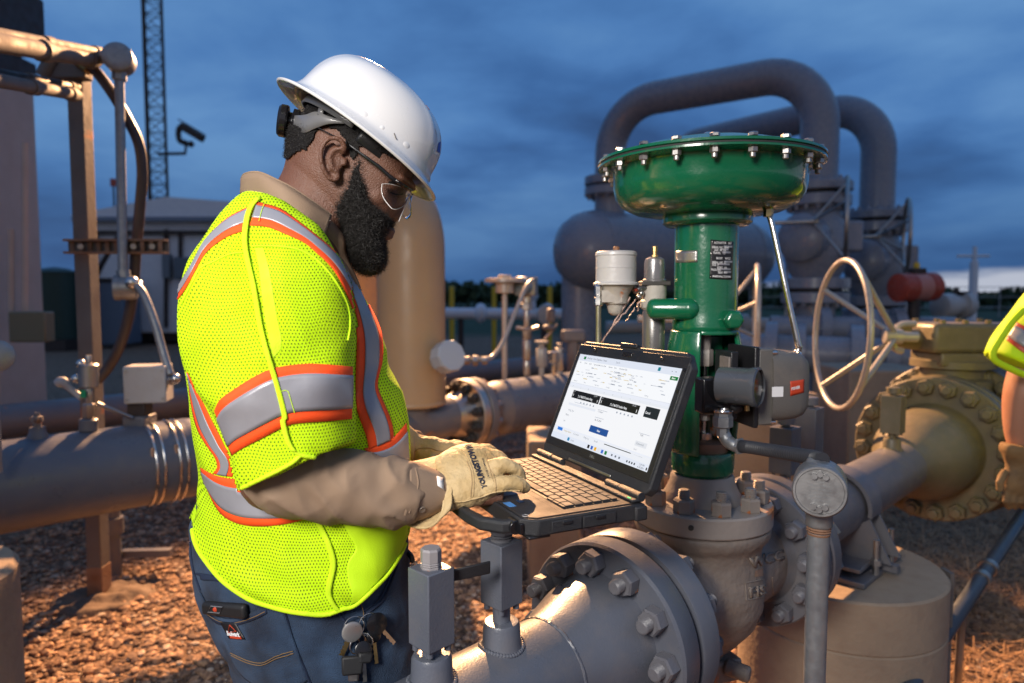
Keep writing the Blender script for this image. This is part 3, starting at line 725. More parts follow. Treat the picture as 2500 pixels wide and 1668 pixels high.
obj('side_boss', G().cyl(bp2-rt*.10, bp2-rt*.04, .014, n=20).ball(bp2-rt*.10, .014, 16, 10).ball(bp2-rt*.04, .016, 16, 10), M['green'], cv, ang=60)
c = A0+V((0, 0, 1.352))+side(0)*.075+rt*.050
lug = obj('lug', G().lathe(c-side(0)*.03, (side(0)+rt*.35), [(.022, 0), (.022, .03), (.017, .036), (.004, .037)], 6), M['green'], cv, bevel=.003)
# stem and packing parts inside the window
sx_ = A0 + side(R(30))*.022 - rt*.010
obj('spindle_sleeve', G().cyl(sx_+V((0, 0, 1.285)), sx_+V((0, 0, 1.36)), .0125, n=24), M['bonnet'], cv)
obj('spindle_nut', G().lathe(sx_+V((0, 0, 1.248)), z, [(.016, 0), (.018, .003), (.018, .034), (.016, .037)], 6), M['bonnet'], cv)
obj('stem', G().cyl(sx_+V((0, 0, 1.08)), sx_+V((0, 0, 1.25)), .0075, n=24), M['steel'], cv)
obj('stem_connector', G().box(sx_+V((0, 0, 1.170))+side(0)*.008, (.042, .03, .055), Matrix.Rotation(face+R(90), 3, 'Z')), M['cast'], cv, bevel=.003)
obj('connector_screw', G().ball(sx_+V((0, 0, 1.172))+side(0)*.027, (.009, .009, .009), 14, 8), M['steel'], cv)
obj('connector_screw', G().ball(sx_+V((0, 0, 1.172))+side(0)*.022+rt*.021, (.009, .009, .009), 14, 8), M['brass'], cv)
obj('travel_collar', G().cyl(sx_+V((0, 0, 1.128)), sx_+V((0, 0, 1.146)), .013, n=6), M['offw'], cv)
obj('packing_flange', G().lathe(sx_+V((0, 0, 1.084)), z, [(.022, 0), (.023, .003), (.023, .016), (.021, .018)], 28), M['steel'], cv)
for k in (-1, 1):
    p = sx_ + rt*(.018*k+.006) + side(0)*.006
    obj('packing_stud', G().cyl(p+V((0, 0, 1.095)), p+V((0, 0, 1.14)), .0055, n=12).cyl(p+V((0, 0, 1.10)), p+V((0, 0, 1.112)), .010, n=6), M['rnut'], cv)
obj('inner_rib', G().ball(A0+V((0, 0, 1.262))-side(0)*.02+rt*.03, (.02, .02, .02), 16, 10).ball(A0+V((0, 0, 1.20))-side(0)*.02+rt*.03, (.02, .02, .024), 16, 10).box(A0+V((0, 0, 1.20))-side(0)*.045+rt*.02, (.03, .03, .22)), M['green'], cv, ang=60)
# diaphragm casing
obj('casing_collar', G().lathe(A0, z, [(.07, 1.555), (.088, 1.556), (.096, 1.562), (.097, 1.575), (.092, 1.588), (.06, 1.592)], 56), M['green'], cv)
obj('lower_casing', G().lathe(A0, z, [(r*.935, (h if h < 1.70 else 1.70+(h-1.70)*.72)) for r, h in [(.05, 1.576), (.12, 1.578), (.17, 1.586), (.200, 1.600), (.214, 1.618), (.219, 1.64), (.219, 1.672), (.222, 1.677), (.250, 1.6805), (.256, 1.682), (.256, 1.686), (.20, 1.687)]], 120), M['green'], cv, ang=50)
obj('diaphragm', G().lathe(A0, z, [(r*.935, (h if h < 1.70 else 1.70+(h-1.70)*.72)) for r, h in [(.2, 1.6865), (.2555, 1.6865), (.2555, 1.6895), (.2, 1.6895)]], 120), M['gasket'], cv)
uc = obj('upper_casing', G().lathe(A0, z, [(r*.935, (h if h < 1.70 else 1.70+(h-1.70)*.72)) for r, h in [(.20, 1.690), (.254, 1.6900), (.257, 1.692), (.256, 1.697), (.245, 1.7005), (.214, 1.706), (.185, 1.723), (.14, 1.739), (.08, 1.7485), (.03, 1.7510), (.001, 1.7515)]], 120), M['green'], cv, ang=50)
dome_plug = obj('vent_cap', G().lathe(A0+V((0, 0, 1.735)), z, [(.022, 0), (.024, .006), (.016, .012), (.016, .018), (.008, .024), (.001, .025)], 20), M['steel'], cv)
casing_bolt = G(); casing_bolt.lathe((0, 0, 0), (0, 0, -1), [(.0088, 0), (.0095, .001), (.0095, .009), (.0085, .010)], 6).lathe((0, 0, 0), (0, 0, -1), [(.0056, .009), (.0056, .018), (.0045, .0195)], 12).lathe((0, 0, .0235), (0, 0, 1), [(.0098, -.003), (.0098, .002), (.008, .004)], 6).cyl((0, 0, 0), (0, 0, .022), .0052, n=8)
cbm = mesh_of('bolt', casing_bolt, M['dsteel'], ang=25)
for k in range(20):
    a = 2*math.pi*k/20 + .09; inst('bolt', cbm, uc, A0+V((.2245*math.cos(a), .2245*math.sin(a), 1.6800)), (0, 0, 1), roll=k*.4)
# plates on the barrel
Ty = BVHTree.FromPolygons([tuple(p) for p in G().sheet(sector(.07, 1.0, 1.6, 0, 2*math.pi, 60, 120, lambda q: yr(q)+.003)).v], G().sheet(sector(.07, 1.0, 1.6, 0, 2*math.pi, 60, 120)).f)
g = drape(Ty, [(1651, 613), (1677, 612), (1703, 611)], [(1651, 641), (1677, 641), (1703, 640)], .0012, 1.45, 12, 5)
pl = obj('maker_plate', g, M['plate'], cv, solid=.001)
for x, y in ((1655, 633), (1699, 627)): obj('rivet', G().ball(hit(Ty, x, y, 1.45, .0016)[0], .0014, 8, 6), M['steel'], pl)
g = drape(Ty, [(1735, 585), (1762, 588), (1789, 590)], [(1732, 680), (1760, 682), (1786, 683)], .0012, 1.45, 14, 8)
np_ = obj('name_plate', g, M['black'], cv, solid=.001)
lines = [('ACTUATOR   667', 591, 1743), ('SERIAL NO 18047', 602, 1738), ('SIZE  45  30i', 609, 1743), ('TRAVEL   1.5', 616, 1740), ('BODY    WCC', 629, 1748), ('SERIAL NO 12', 639, 1738), ('SIZE  8 ', 645, 1738), ('PORT  4.4', 652, 1750), ('PLUG 316', 657, 1736), ('SEAT 410', 664, 1752), ('MARSHALLTOWN', 673, 1739)]
tg = G()
for s, y, x in lines:
    q = text_on(Ty, s, 7.4, x, y+4, (1, .04), (0, -1), .0024, 1.45, bold=.12, sx=.72); tg.add(q.v, q.f)
obj('plate_lettering', tg, M['label'], np_)
tg = G()
for y, x0, x1_ in ((602, 1766, 1786), (609, 1758, 1777), (616, 1762, 1782), (639, 1766, 1786), (645, 1750, 1780), (657, 1750, 1782), (664, 1766, 1783)):
    q = drape(Ty, [(x0, y-2.2), (x1_, y-1.8)], [(x0, y+2.4), (x1_, y+2.8)], .0022, 1.45, 5, 2); tg.add(q.v, q.f)
obj('stamped_field', tg, M['plate'], np_)
for x, y in ((1739, 590), (1736, 619), (1736, 628), (1735, 676)): obj('rivet', G().ball(hit(Ty, x, y, 1.45, .0020)[0], .0016, 8, 6), M['steel'], np_)
# signal tube from the casing to the positioner
tp = [P(1876, 520, 1.44), P(1888, 560, 1.43), P(1922, 720, 1.41), P(1946, 830, 1.40), P(1950, 852, 1.40), P(1938, 866, 1.40), P(1905, 872, 1.40), P(1876, 874, 1.40)]
obj('signal_tube', G().tube([V(p) for p in sm(tp, 7)], .0062, 12), M['steel'], cv)
obj('tube_fitting', G().cyl(tp[0]+V((0, 0, .012)), tp[0]-V((0, 0, .008)), .010, n=6), M['brass'], cv)
obj('tube_fitting', G().cyl(tp[-1]-V((.012, 0, 0)), tp[-1]+V((.016, 0, 0)), .0075, n=6), M['steel'], cv)

# positioner hung on the yoke
pc = thing('positioner', 'grey valve positioner with round dark dial and red label beside the green yoke', 'positioner', P(1850, 945, 1.38))
B = P(1850, 940, 1.39); dx = V((.985, .17, 0)).normalized(); dyv = V((-.17, .985, 0)).normalized()
RM = Matrix((dx, dyv, V((0, 0, 1)))).transposed()
def pbox(name, x, y, zc, sx, sy, sz, m, bev=.003, par=None): return obj(name, G().box(B + dx*x + dyv*y + V((0, 0, zc)), (sx, sy, sz), RM), m, par or pc, bevel=bev)
pbox('mounting_plate', -.070, .0, .004, .016, .07, .135, M['black'], .002)
pbox('mounting_plate', -.083, -.02, .012, .005, .040, .10, M['cast'], .0015)
pbox('back_housing', -.012, .0, .002, .034, .105, .152, M['pos'], .004)
pbox('terminal_plate', -.034, .0, .002, .010, .112, .160, M['black'], .002)
# rounded cover
rings = []
for t, s, r in ((0, 1.0, .018), (.03, 1.0, .020), (.06, .97, .026), (.075, .90, .030), (.085, .78, .032)):
    ring = []
    hw, hh = .060*s, .071*s
    for k in range(40):
        a = 2*math.pi*k/40; cc, ss = math.cos(a), math.sin(a); e = .42
        ring.append(B + dx*(.0+t) + dyv*(hw*math.copysign(abs(cc)**e, cc)) + V((0, 0, hh*math.copysign(abs(ss)**e, ss) + .002)))
    rings.append(ring)
cover = obj('cover', G().loft(rings), M['pos'], pc, ang=40)
Tc = BVHTree.FromPolygons([tuple(p) for r in rings for p in r], G().loft(rings).f)
g = drape(Tc, [(1929, 931), (1945, 929), (1963, 926)], [(1929, 967), (1945, 963), (1962, 958)], .0008, 1.36, 10, 5); rl = obj('red_label', g, M['redm'], pc, solid=.0006)
obj('label_lettering', text_on(Tc, 'FISHER', 10, 1931, 953, (.96, -.22), (0, -1), .0018, 1.36, bold=.3, sx=.72), M['label'], rl)
g = drape(Tc, [(1875, 934), (1903, 933)], [(1876, 956), (1903, 957)], .001, 1.36, 6, 4)
obj('white_label', G().prism([(0, 0), (.024, 0), (.024, .020), (0, .020)], B+dx*(-.004)+dyv*(-.0610)+V((0, 0, -.016)), dx, V((0, 0, 1)), -.0006), M['label'], pc)
for zc in (.03, -.022): obj('round_gauge', G().lathe(B+dx*.084+dyv*(-.012)+V((0, 0, zc)), dx, [(.016, 0), (.016, .006), (.012, .009), (.001, .010)], 24), M['greenled'], pc)
obj('cover_screw', G().ball(B+dx*.083+dyv*(-.012)+V((0, 0, .060)), (.006, .009, .009), 14, 8), M['steel'], pc)
for yy, zc in ((-.05, .07), (-.05, -.068), (.05, .07)): obj('cover_screw', G().cyl(B+dx*.0+dyv*yy+V((0, 0, zc)), B+dx*.010+dyv*yy+V((0, 0, zc)), .004, n=10), M['steel'], pc)
dc = P(1815, 944, 1.30); dax = V((.60, -.74, .05)).normalized(); dax = V((.80, -.60, .02)).normalized()
dial = obj('dial_housing', G().lathe(dc - dax*.045, dax, [(.036, 0), (.0365, .003), (.0365, .06), (.0385, .064), (.0385, .074), (.034, .076), (.034, .070), (.001, .069)], 48), mat('dial_grey', (.075, .08, .09), .25, rvar=.05, coat=.4), pc)
obj('dial_glass', G().lathe(dc - dax*.045 + dax*.0705, dax, [(.0335, 0), (.0335, .002), (.001, .003)], 40), M['blackg'], dial)
obj('arm_bracket', G().box(dc - dax*.06+V((0, 0, -.02)), (.06, .04, .07), RM), M['blackg'], pc, bevel=.004)
obj('dial_stem', G().cyl(P(1822, 985, 1.31), P(1824, 1003, 1.31), .005, n=12), M['brass'], pc)
obj('feed_bend', G().tube([V(p) for p in sm([P(1775, 965, 1.34), P(1790, 995, 1.33), P(1805, 990, 1.33)], 6)], .012, 12), M['black'], pc)
# cable gland, elbow and flexible conduit to the junction box
J = V((.479, 1.05, 0)); JC = P(2002, 1190, 1.05)
cf = thing('flexible_conduit', 'dark ribbed flexible conduit between the positioner elbow and the round cast box', 'conduit', P(1800, 1080, 1.28))
ge = P(1766, 1008, 1.30)
obj('gland_nut', G().lathe(ge, (0, 0, -1), [(.0165, 0), (.0165, .006), (.0185, .008), (.0185, .026), (.016, .028), (.012, .030), (.012, .046)], 6), M['galv'], cf, ang=20)
obj('gland_ring', G().torus(ge+V((0, 0, .004)), (0, 0, 1), .015, .004, 28, 8), M['steel'], cf)
el = [ge-V((0, 0, .04)), P(1768, 1062, 1.30), P(1776, 1076, 1.295), P(1790, 1086, 1.285), P(1803, 1089, 1.28)]
obj('elbow', G().tube([V(p) for p in sm(el, 5)], .0125, 16), M['galv'], cf)
hs = [P(1803, 1089, 1.28), P(1830, 1092, 1.26), P(1880, 1100, 1.215), P(1940, 1110, 1.15), P(1985, 1117, 1.09), P(2008, 1124, 1.06)]
hs2 = [V(p) for p in sm(hs, 40)]
obj('connector', G().tube(hs2[2:14], .0165, 6), M['galv'], cf, ang=20)
rr_ = [.0112 + (.0011 if (k % 4) < 2 else -.0006) for k in range(len(hs2)-8)]
obj('corrugated_hose', G().tube(hs2[8:], rr_, 18), M['rubber'], cf, ang=60)
jb = thing('junction_box', 'round cast aluminium junction box on a galvanised conduit riser', 'junction box', (JC.x, 1.05, 0))
jax = V((-.42, -.90, .05)).normalized()
bxh = G().lathe(JC-jax*.045, jax, [(.016, -.014), (.031, -.012), (.038, -.004), (.0400, .01), (.0395, .060), (.037, .064), (.02, .065)], 48)
bxh.cyl(JC-V((0, 0, .028))-jax*.012, JC-V((0, 0, .066))-jax*.012, .0205, .0200, n=28); bxh.cyl(P(2008, 1124, 1.07), JC+V((.008, .02, .02)), .021, .026, n=24)
h_ = remeshed(bxh, .0022, 4); displace(h_, lambda p, n: .0004*noise.noise(p*160)); obj('box_body', h_, M['alu'], jb, ang=60)
lid = obj('lid', G().lathe(JC-jax*.045, jax, [(.03, .0655), (.0385, .066), (.0398, .069), (.0398, .077), (.0375, .080), (.0345, .080), (.0337, .0775), (.001, .0775)], 64), M['alu'], jb, ang=40)
lx = V((-jax.y, jax.x, 0)).normalized(); lx = lx if lx.x > 0 else -lx; ly = jax.cross(lx); ly = ly if ly.z > 0 else -ly
lc = JC-jax*.045+jax*.0775
for s in (1, -1):
    for q in (-1, 0, 1): obj('lid_lug', G().cyl(lc+ly*(s*.027-abs(q)*s*.004)+lx*q*.008, lc+ly*(s*.027-abs(q)*s*.004)+lx*q*.008+jax*.006, .0045, n=14), M['alu'], lid)
tg = G()
for i, s in enumerate(('CROUSE', 'EXPLOSIONPROOF', 'CLASS I GROUPS C D', 'CLASS II GR E F G', 'KEEP TIGHT WHILE', 'CIRCUITS ARE ALIVE')):
    flat_text(tg, s, .0040, lc+ly*(.013-i*.0056)+jax*.0005, lx, ly, bold=.00006, sx=.86, center=True)
obj('lid_lettering', tg, M['galv'], lid)
base = JC-V((0, 0, .066))-jax*.012
obj('rusty_thread', G().lathe(base, (0, 0, -1), [(.0165, -.002), (.0185, .002), (.0165, .004), (.0185, .006), (.0165, .008), (.0175, .010), (.0165, .014)], 24), M['rust'], jb)
obj('riser', G().cyl(base-V((0, 0, .008)), (base.x, base.y, 0), .0168, n=36), M['galv'], jb)

# instrument regulators left of the actuator
rg = thing('air_regulator', 'round off-white capped regulator with chipped rusty body left of the actuator', 'regulator', P(1504, 720, 1.52), 'instruments left of the green actuator')
c = P(1504, 655, 1.52); k_ = 1.52/FPX
obj('cap', G().lathe(c, z, [(.001, .037), (.040, .037), (.045, .034), (.046, .028), (.0445, .026), (.0445, -.030), (.050, -.033), (.050, -.037), (.03, -.038)], 48), M['offw'], rg, ang=30)
obj('cap_band', G().torus(c+V((0, 0, .0)), z, .0446, .0007, 40, 6), M['offw'], rg)
obj('vent_plug', G().lathe(c+V((.0, 0, .036)), z, [(.007, 0), (.007, .010), (.005, .012)], 6), M['rust'], rg)
obj('casting', G().lathe(c, z, [(.042, -.037), (.036, -.046), (.028, -.060), (.027, -.078), (.020, -.080), (.016, -.098), (.010, -.104), (.001, -.105)], 32).box(c+V((-.012, -.012, -.062)), (.045, .03, .026)), M['chip'], rg, ang=40)
pt = P(1461, 730, 1.50)
obj('compression_fitting', G().lathe(P(1461, 700, 1.50), (0, 0, -1), [(.005, -.006), (.009, 0), (.009, .018), (.0075, .019), (.0075, .023), (.010, .024), (.010, .040), (.008, .042)], 6).tube([V(p) for p in sm([P(1461, 700, 1.50), P(1466, 694, 1.50), P(1476, 700, 1.505), P(1479, 712, 1.51)], 4)], .0055, 10), M['steel'], rg, ang=20)
obj('tubing', G().tube([P(1461, 735, 1.50), P(1461, 905, 1.50)], .0060, 12), mat('stained_tube', (.32, .30, .22), .35, .8), rg)
r2 = thing('filter_regulator', 'small grey bell shaped filter regulator with brass screw touching the green yoke', 'regulator', P(1600, 760, 1.54), 'instruments left of the green actuator')
c = P(1598, 655, 1.54)
obj('bell', G().lathe(c, z, [(.001, .026), (.012, .025), (.0205, .020), (.0225, .012), (.0230, -.024), (.026, -.026), (.026, -.030)], 36), mat('grey_bell', (.26, .25, .25), .3, .5), r2, ang=30)
obj('adjusting_screw', G().lathe(c, z, [(.008, .025), (.008, .029), (.005, .030), (.005, .036), (.0062, .037), (.0062, .048), (.004, .049)], 8), M['brass'], r2, ang=20)
obj('flange_plate', G().box(c+V((0, 0, -.034)), (.064, .05, .010)), mat('dark_casting', (.06, .055, .05), .5), r2, bevel=.002)
obj('casting', G().lathe(c, z, [(.027, -.039), (.027, -.07), (.031, -.074), (.031, -.088), (.022, -.096)], 28), M['chip'], r2)
obj('bowl', G().lathe(c, z, [(.023, -.094), (.0255, -.10), (.0245, -.185), (.017, -.195), (.006, -.197), (.006, -.21)], 32), mat('bowl_grey', (.22, .21, .20), .3, .6), r2)
mf = G()
for (x, y, r) in ((1558, 706, .009), (1566, 716, .007), (1560, 725, .006), (1553, 712, .006)): mf.ball(P(x, y, 1.52), r, 12, 8)
mf.tube([P(1545, 703, 1.52), P(1580, 703, 1.53)], .008, 8)
obj('pipe_fitting', mf, M['dsteel'], r2); obj('red_plug', G().ball(P(1553, 708, 1.51), .0045, 10, 6), M['red'], r2)
cw = G(); rs = random.Random(3)
for a, b, r in (((1540, 726), (1468, 838), .0016), ((1552, 730), (1500, 795), .0012), ((1549, 752), (1528, 785), .0008), ((1560, 735), (1556, 760), .0014)):
    pts = [P(a[0]+(b[0]-a[0])*t+rs.uniform(-2, 2), a[1]+(b[1]-a[1])*t+rs.uniform(-2, 2), 1.51) for t in np.linspace(0, 1, 9)]; cw.tube(pts, [r*rs.uniform(.6, 1.8) for _ in pts], 6)
obj('frayed_wire', cw, mat('frayed_wire', (.30, .2, .17), .5, .3), r2)
# blurred hemispherical dome just above the laptop
dm = thing('relief_valve_dome', 'small silver dome just above the laptop lid', 'valve', P(1560, 900, 2.0))
c = P(1566, 880, 2.0); obj('dome', G().lathe(c-V((0, 0, .04)), z, [(.055, 0), (.055, .02), (.045, .045), (.025, .060), (.001, .064)], 32), M['dsteel'], dm); obj('stem', G().cyl(c-V((0, 0, .33)), c-V((0, 0, .03)), .02, n=16), M['grey'], dm)
# ---- the pipe that runs on to the big flanges
rp = thing('outlet_pipe', 'grey to tan pipe from the control valve to the big flanged valve at the right', 'pipe', (1.1, 2.2, 0))
f2 = obj('flange', G().lathe(L1(0), U, FS([(.12, .313), (.198, .313), (.203, .318), (.203, .360), (.198, .365), (.140, .366), (.132, .40), (.112, .45), (.103, .48), (.10, .49)]), 80), M['grey2'], rp, ang=30)
ring_bolts(mid_nut, f2, L1(.366), U, .151, 12, ph=R(8))
obj('gasket', G().lathe(L1(0), U, FS([(.150, .302), (.150, .313)]), 64), M['gasket'], rp)
obj('pipe_wall', G().cyl(L1(.485), L1(1.50), .092, n=64), M['grey2'], rp)
obj('reducer', G().lathe(L1(0), U, [(.092, 1.49), (.096, 1.52), (.108, 1.57), (.15, 1.66), (.178, 1.74), (.187, 1.80), (.187, 1.90), (.20, 1.93)], 64), M['tan'], rp)
f3 = obj('large_flange', G().lathe(L1(0), U, [(.19, 1.925), (.302, 1.925), (.308, 1.931), (.308, 1.99), (.30, 1.997), (.19, 2.0)], 96), M['tan'], rp, ang=30)
ring_bolts(olive_nut, f3, L1(1.925), -U, .268, 20, ph=.1)
bvv = thing('ball_valve', 'big tan ball valve with bolted flange rings and gearbox at the right', 'valve', (1.95, 3.04, 0))
obj('gasket', G().lathe(L1(0), U, [(.22, 2.0), (.22, 2.012)], 48), M['gasket'], bvv)
f4 = obj('flange', G().lathe(L1(0), U, [(.20, 2.012), (.30, 2.012), (.308, 2.018), (.308, 2.07), (.302, 2.076), (.22, 2.08)], 96), M['tan'], bvv, ang=30)
obj('body', G().lathe(L1(0), U, [(.22, 2.08), (.25, 2.12), (.275, 2.2), (.285, 2.27), (.275, 2.34), (.25, 2.42), (.22, 2.46)], 64), M['tan'], bvv)
f5 = obj('flange', G().lathe(L1(0), U, [(.22, 2.26), (.345, 2.26), (.352, 2.268), (.352, 2.32), (.345, 2.326), (.22, 2.33)], 96), M['tan'], bvv, ang=30)
ring_bolts(olive_nut, f5, L1(2.26), -U, .315, 22, ph=.05)
ring_bolts(mid_nut, f4, L1(2.076), U, .268, 20, ph=.1)
vc = L1(2.27); gx = V((2.03, 3.08, 1.20))
obj('bonnet_neck', G().lathe((vc.x-.03, vc.y-.03, .98), (0, 0, 1), [(.16, 0), (.16, .05), (.13, .06), (.13, .10), (.17, .105), (.17, .135)], 32), M['tan'], bvv)
gb = obj('gearbox', G().box(gx+V((0, 0, .02)), (.40, .26, .13)), M['tan'], bvv, bevel=.02)
obj('gearbox_base', G().box(gx+V((.02, 0, -.075)), (.36, .24, .06)), M['tan'], bvv, bevel=.01)
for sx in (-.15, -.05, .05, .15):
    for sy in (-.10, .10): obj('cover_bolt', G().cyl(gx+V((sx, sy, .084)), gx+V((sx, sy, .10)), .014, n=6), M['tan'], gb)
obj('gearbox_boss', G().cyl(gx+V((-.20, -.0, .01)), gx+V((-.30, 0, .01)), .05, .04, n=20).box(gx+V((-.27, -.0, .045)), (.05, .08, .05)), M['tan'], bvv, bevel=.004)
obj('clamp', G().tube([V(p) for p in sm([gx+V((-.24, -.05, .08)), gx+V((-.32, -.06, .07)), gx+V((-.34, -.07, -.02)), gx+V((-.30, -.06, -.04))], 4)], .015, 8), M['wheel'], bvv)
def handwheel(name, label, c, ax, RR, r, dish, parent_mat, shaft, spokes=4, ph=0, group=None, rs=.012):
    c = V(c); ax = V(ax).normalized(); t = thing(name, label, 'handwheel', c, group); x, y, zq = frame(ax); hub = c + ax*dish
    obj('rim', G().torus(c, ax, RR, r, 72, 12), parent_mat, t, ang=80)
    obj('hub', G().lathe(hub-ax*.04, ax, [(.02, 0), (.032, .003), (.032, .075), (.02, .08)], 20), parent_mat, t)
    for k in range(spokes):
        a = 2*math.pi*k/spokes+ph; d = x*math.cos(a)+y*math.sin(a); obj('spoke', G().tube([hub+d*.02, c+d*RR], rs, 10), parent_mat, t, ang=80)
    obj('shaft', G().cyl(hub, hub+ax*shaft, .022, n=16), parent_mat, t)
    return t
handwheel('handwheel', 'large dished aluminium handwheel of the tan ball valve at the right', (1.445, 3.0, 1.235), (1, -.11, -.03), .325, .0125, .22, M['wheel'], .10, 4, R(38), 'valve handwheels')
handwheel('handwheel', 'smaller dull handwheel half hidden behind the green yoke', P(1846, 782, 4.2), (-.93, .30, 0), .335, .016, .22, M['wheel'], .5, 4, R(20), 'valve handwheels')
# saddle and pier
pr = thing('concrete_pier', 'round pale concrete pier under the outlet pipe', 'pier', (1.04, 2.12, 0), 'round concrete piers')
obj('shaft', G().lathe((1.04, 2.12, 0), (0, 0, 1), [(.300, 0), (.300, .17), (.296, .175), (.300, .18), (.300, .40), (.2965, .405), (.300, .41), (.300, .552), (.294, .558), (.001, .558)], 80), M['conc'], pr, ang=25)
obj('form_strap', G().box((1.34, 2.05, .28), (.012, .05, .56)), M['rpost'], pr)
ps = thing('pipe_support', 'grey welded saddle with strap clamping the outlet pipe on the pier', 'pipe support', (1.04, 2.12, .56))
pcn = L1(.855)
obj('base_plate', G().box((1.04, 2.12, .568), (.34, .26, .016), Matrix.Rotation(R(45), 3, 'Z')), M['grey2'], ps, bevel=.002)
obj('upper_plate', G().box((1.04, 2.12, .600), (.30, .22, .012), Matrix.Rotation(R(45), 3, 'Z')), M['grey2'], ps, bevel=.002)
obj('strap', G().loft([[pcn+U*u + (S*math.cos(a)+V((0, 0, 1))*math.sin(a))*r for a in np.linspace(-.15, math.pi+.15, 30) for r in (.1015,)] + [pcn+U*u + (S*math.cos(a)+V((0, 0, 1))*math.sin(a))*.113 for a in np.linspace(math.pi+.15, -.15, 30)] for u in (-.045, .045)]), M['grey2'], ps, ang=40)
for s in (-1, 1):
    for u in (-.045, .04):
        a = pcn+U*u+S*s*.105; w = V((pcn.x, pcn.y, .606))+U*u
        obj('gusset', G().loft([[a+V((0, 0, -.02)), w+S*s*.17, w+S*s*.02, pcn+U*u+V((0, 0, -.1))], [q+U*.008 for q in (a+V((0, 0, -.02)), w+S*s*.17, w+S*s*.02, pcn+U*u+V((0, 0, -.1)))]]), M['grey2'], ps, smooth=False)
    for u in (-.07, .07): b = V((pcn.x, pcn.y, .606))+U*u+S*s*.135; obj('anchor_stud', G().cyl(b-V((0, 0, .03)), b+V((0, 0, .075)), .009, n=12).cyl(b, b+V((0, 0, .016)), .016, n=6), M['dsteel'], ps)
    obj('lower_lug', G().box(V((1.04, 2.12, .585))+S*s*.12, (.03, .10, .02), Matrix.Rotation(R(45), 3, 'Z')), M['grey2'], ps)
gauge_valve('block_valve', 'left and lower of the two tan block valves behind the round cast box', L1(.44, .089), .085, .062, .125, 'round', mk='grey2', group='block valves beyond the control valve', rodr=.012)
gauge_valve('block_valve', 'right and taller of the two tan block valves behind the round cast box', L1(.60, .089), .095, .062, .150, 'round', mk='grey2', group='block valves beyond the control valve', rodr=.012)
gauge_valve('block_valve', 'small tan block valve on the reducer before the big flange', L1(1.38, .089), .06, .068, .14, 'round', mk='tan', group='block valves beyond the control valve', rodr=.014)

# diagonal handrail pipe at the lower right
dr = thing('diagonal_pipe', 'dark blue grey pipe slanting across the lower right corner', 'pipe', P(2240, 1660, 1.85))
a, b = P(2205, 1700, 1.80), P(2560, 1165, 2.95)
obj('tube', G().cyl(a, b, .0235, n=24), mat('blue_grey_pipe', (.07, .085, .11), .4, .3, bump=.3), dr)
for t in (.42, .47, .8): m_ = a+(b-a)*t; d = (b-a).normalized(); obj('clamp', G().cyl(m_-d*.012, m_+d*.012, .030, n=20).box(m_-V((0, 0, .03)), (.03, .02, .03)), M['dsteel'], dr)
for t in (.3, .95):
    m_ = a+(b-a)*t; obj('stake', G().cyl(m_-V((0, 0, .02)), (m_.x+.02, m_.y+.04, 0), .012, n=8), M['dsteel'], dr)

# concrete blocks behind the positioner
def cblock(label, px0, px1, py, d, dep):
    a, b = P(px0, py, d), P(px1, py, d); t = one('concrete_block', label, 'concrete block', G().box(((a.x+b.x)/2, d+dep/2, a.z/2), (b.x-a.x, dep, a.z)), M['conc'], ((a.x+b.x)/2, d, 0), 'concrete foundation blocks', bevel=.015)
cblock('square concrete block behind the positioner', 1752, 2004, 962, 3.6, .5)
cblock('low concrete block behind the large handwheel', 2075, 2290, 905, 4.8, .6)
cblock('concrete block left of the laptop below the middle pipe', 1290, 1420, 1078, 3.2, .4)

# ================================================================ LINE 2 (left and middle)
lp = thing('header_pipe', 'big grey header pipe running from the left edge behind the worker', 'pipe', (-1.5, 2.86, 0))
obj('pipe_wall', G().cyl(L2(-1.2), L2(.60), .170, n=72), M['grey'], lp)
obj('reducer', G().lathe(L2(0), U, [(.170, .595), (.172, .62), (.165, .68), (.145, .78), (.120, .88), (.112, .96)], 64), M['grey'], lp)
obj('pipe_wall', G().cyl(L2(.95), L2(2.12), .112, n=48), M['grey'], lp)
f = obj('flange', G().lathe(L2(0), U, [(.112, 2.08), (.13, 2.15), (.15, 2.20), (.205, 2.202), (.21, 2.21), (.21, 2.255), (.205, 2.26), (.12, 2.26)], 72), M['dsteel'], lp, ang=30)
ring_bolts(dark_nut, f, L2(2.20), -U, .170, 12, ph=.2)
obj('gasket', G().lathe(L2(0), U, [(.16, 2.26), (.16, 2.27)], 48), M['gasket'], lp)
for tt, rr in ((.51, .174), (.60, .171)):
    obj('band_clamp', G().torus(L2(tt-.03), U, .171, .006, 60, 8), M['steel'], lp); obj('band_clamp', G().torus(L2(tt-.06), U, .171, .006, 60, 8), M['steel'], lp)
    a = L2(tt-.045, 0)-S*0; obj('clamp_screw', G().cyl(L2(tt-.07)+S*.15+V((0, 0, .095)), L2(tt-.07)+S*.15+V((0, 0, .04)), .010, n=10), M['steel'], lp)
mp = thing('middle_pipe', 'grey pipe with row of small fittings right of the upright pipe', 'pipe', (-.3, 4.06, 0))
f = obj('flange', G().lathe(L2(0), U, [(.12, 2.27), (.205, 2.27), (.21, 2.275), (.21, 2.32), (.205, 2.325), (.15, 2.33), (.145, 2.37), (.16, 2.43), (.172, 2.49)], 72), M['grey2'], mp, ang=30)
ring_bolts(mid_nut, f, L2(2.326), U, .180, 12, ph=.2)
obj('pipe_wall', G().cyl(L2(2.49), L2(5.2), .172, n=56), M['grey'], mp)
obj('pedestal', G().cyl((L2(3.3).x, L2(3.3).y, 0), (L2(3.3).x, L2(3.3).y, .55), .07, n=16), M['grey2'], mp)
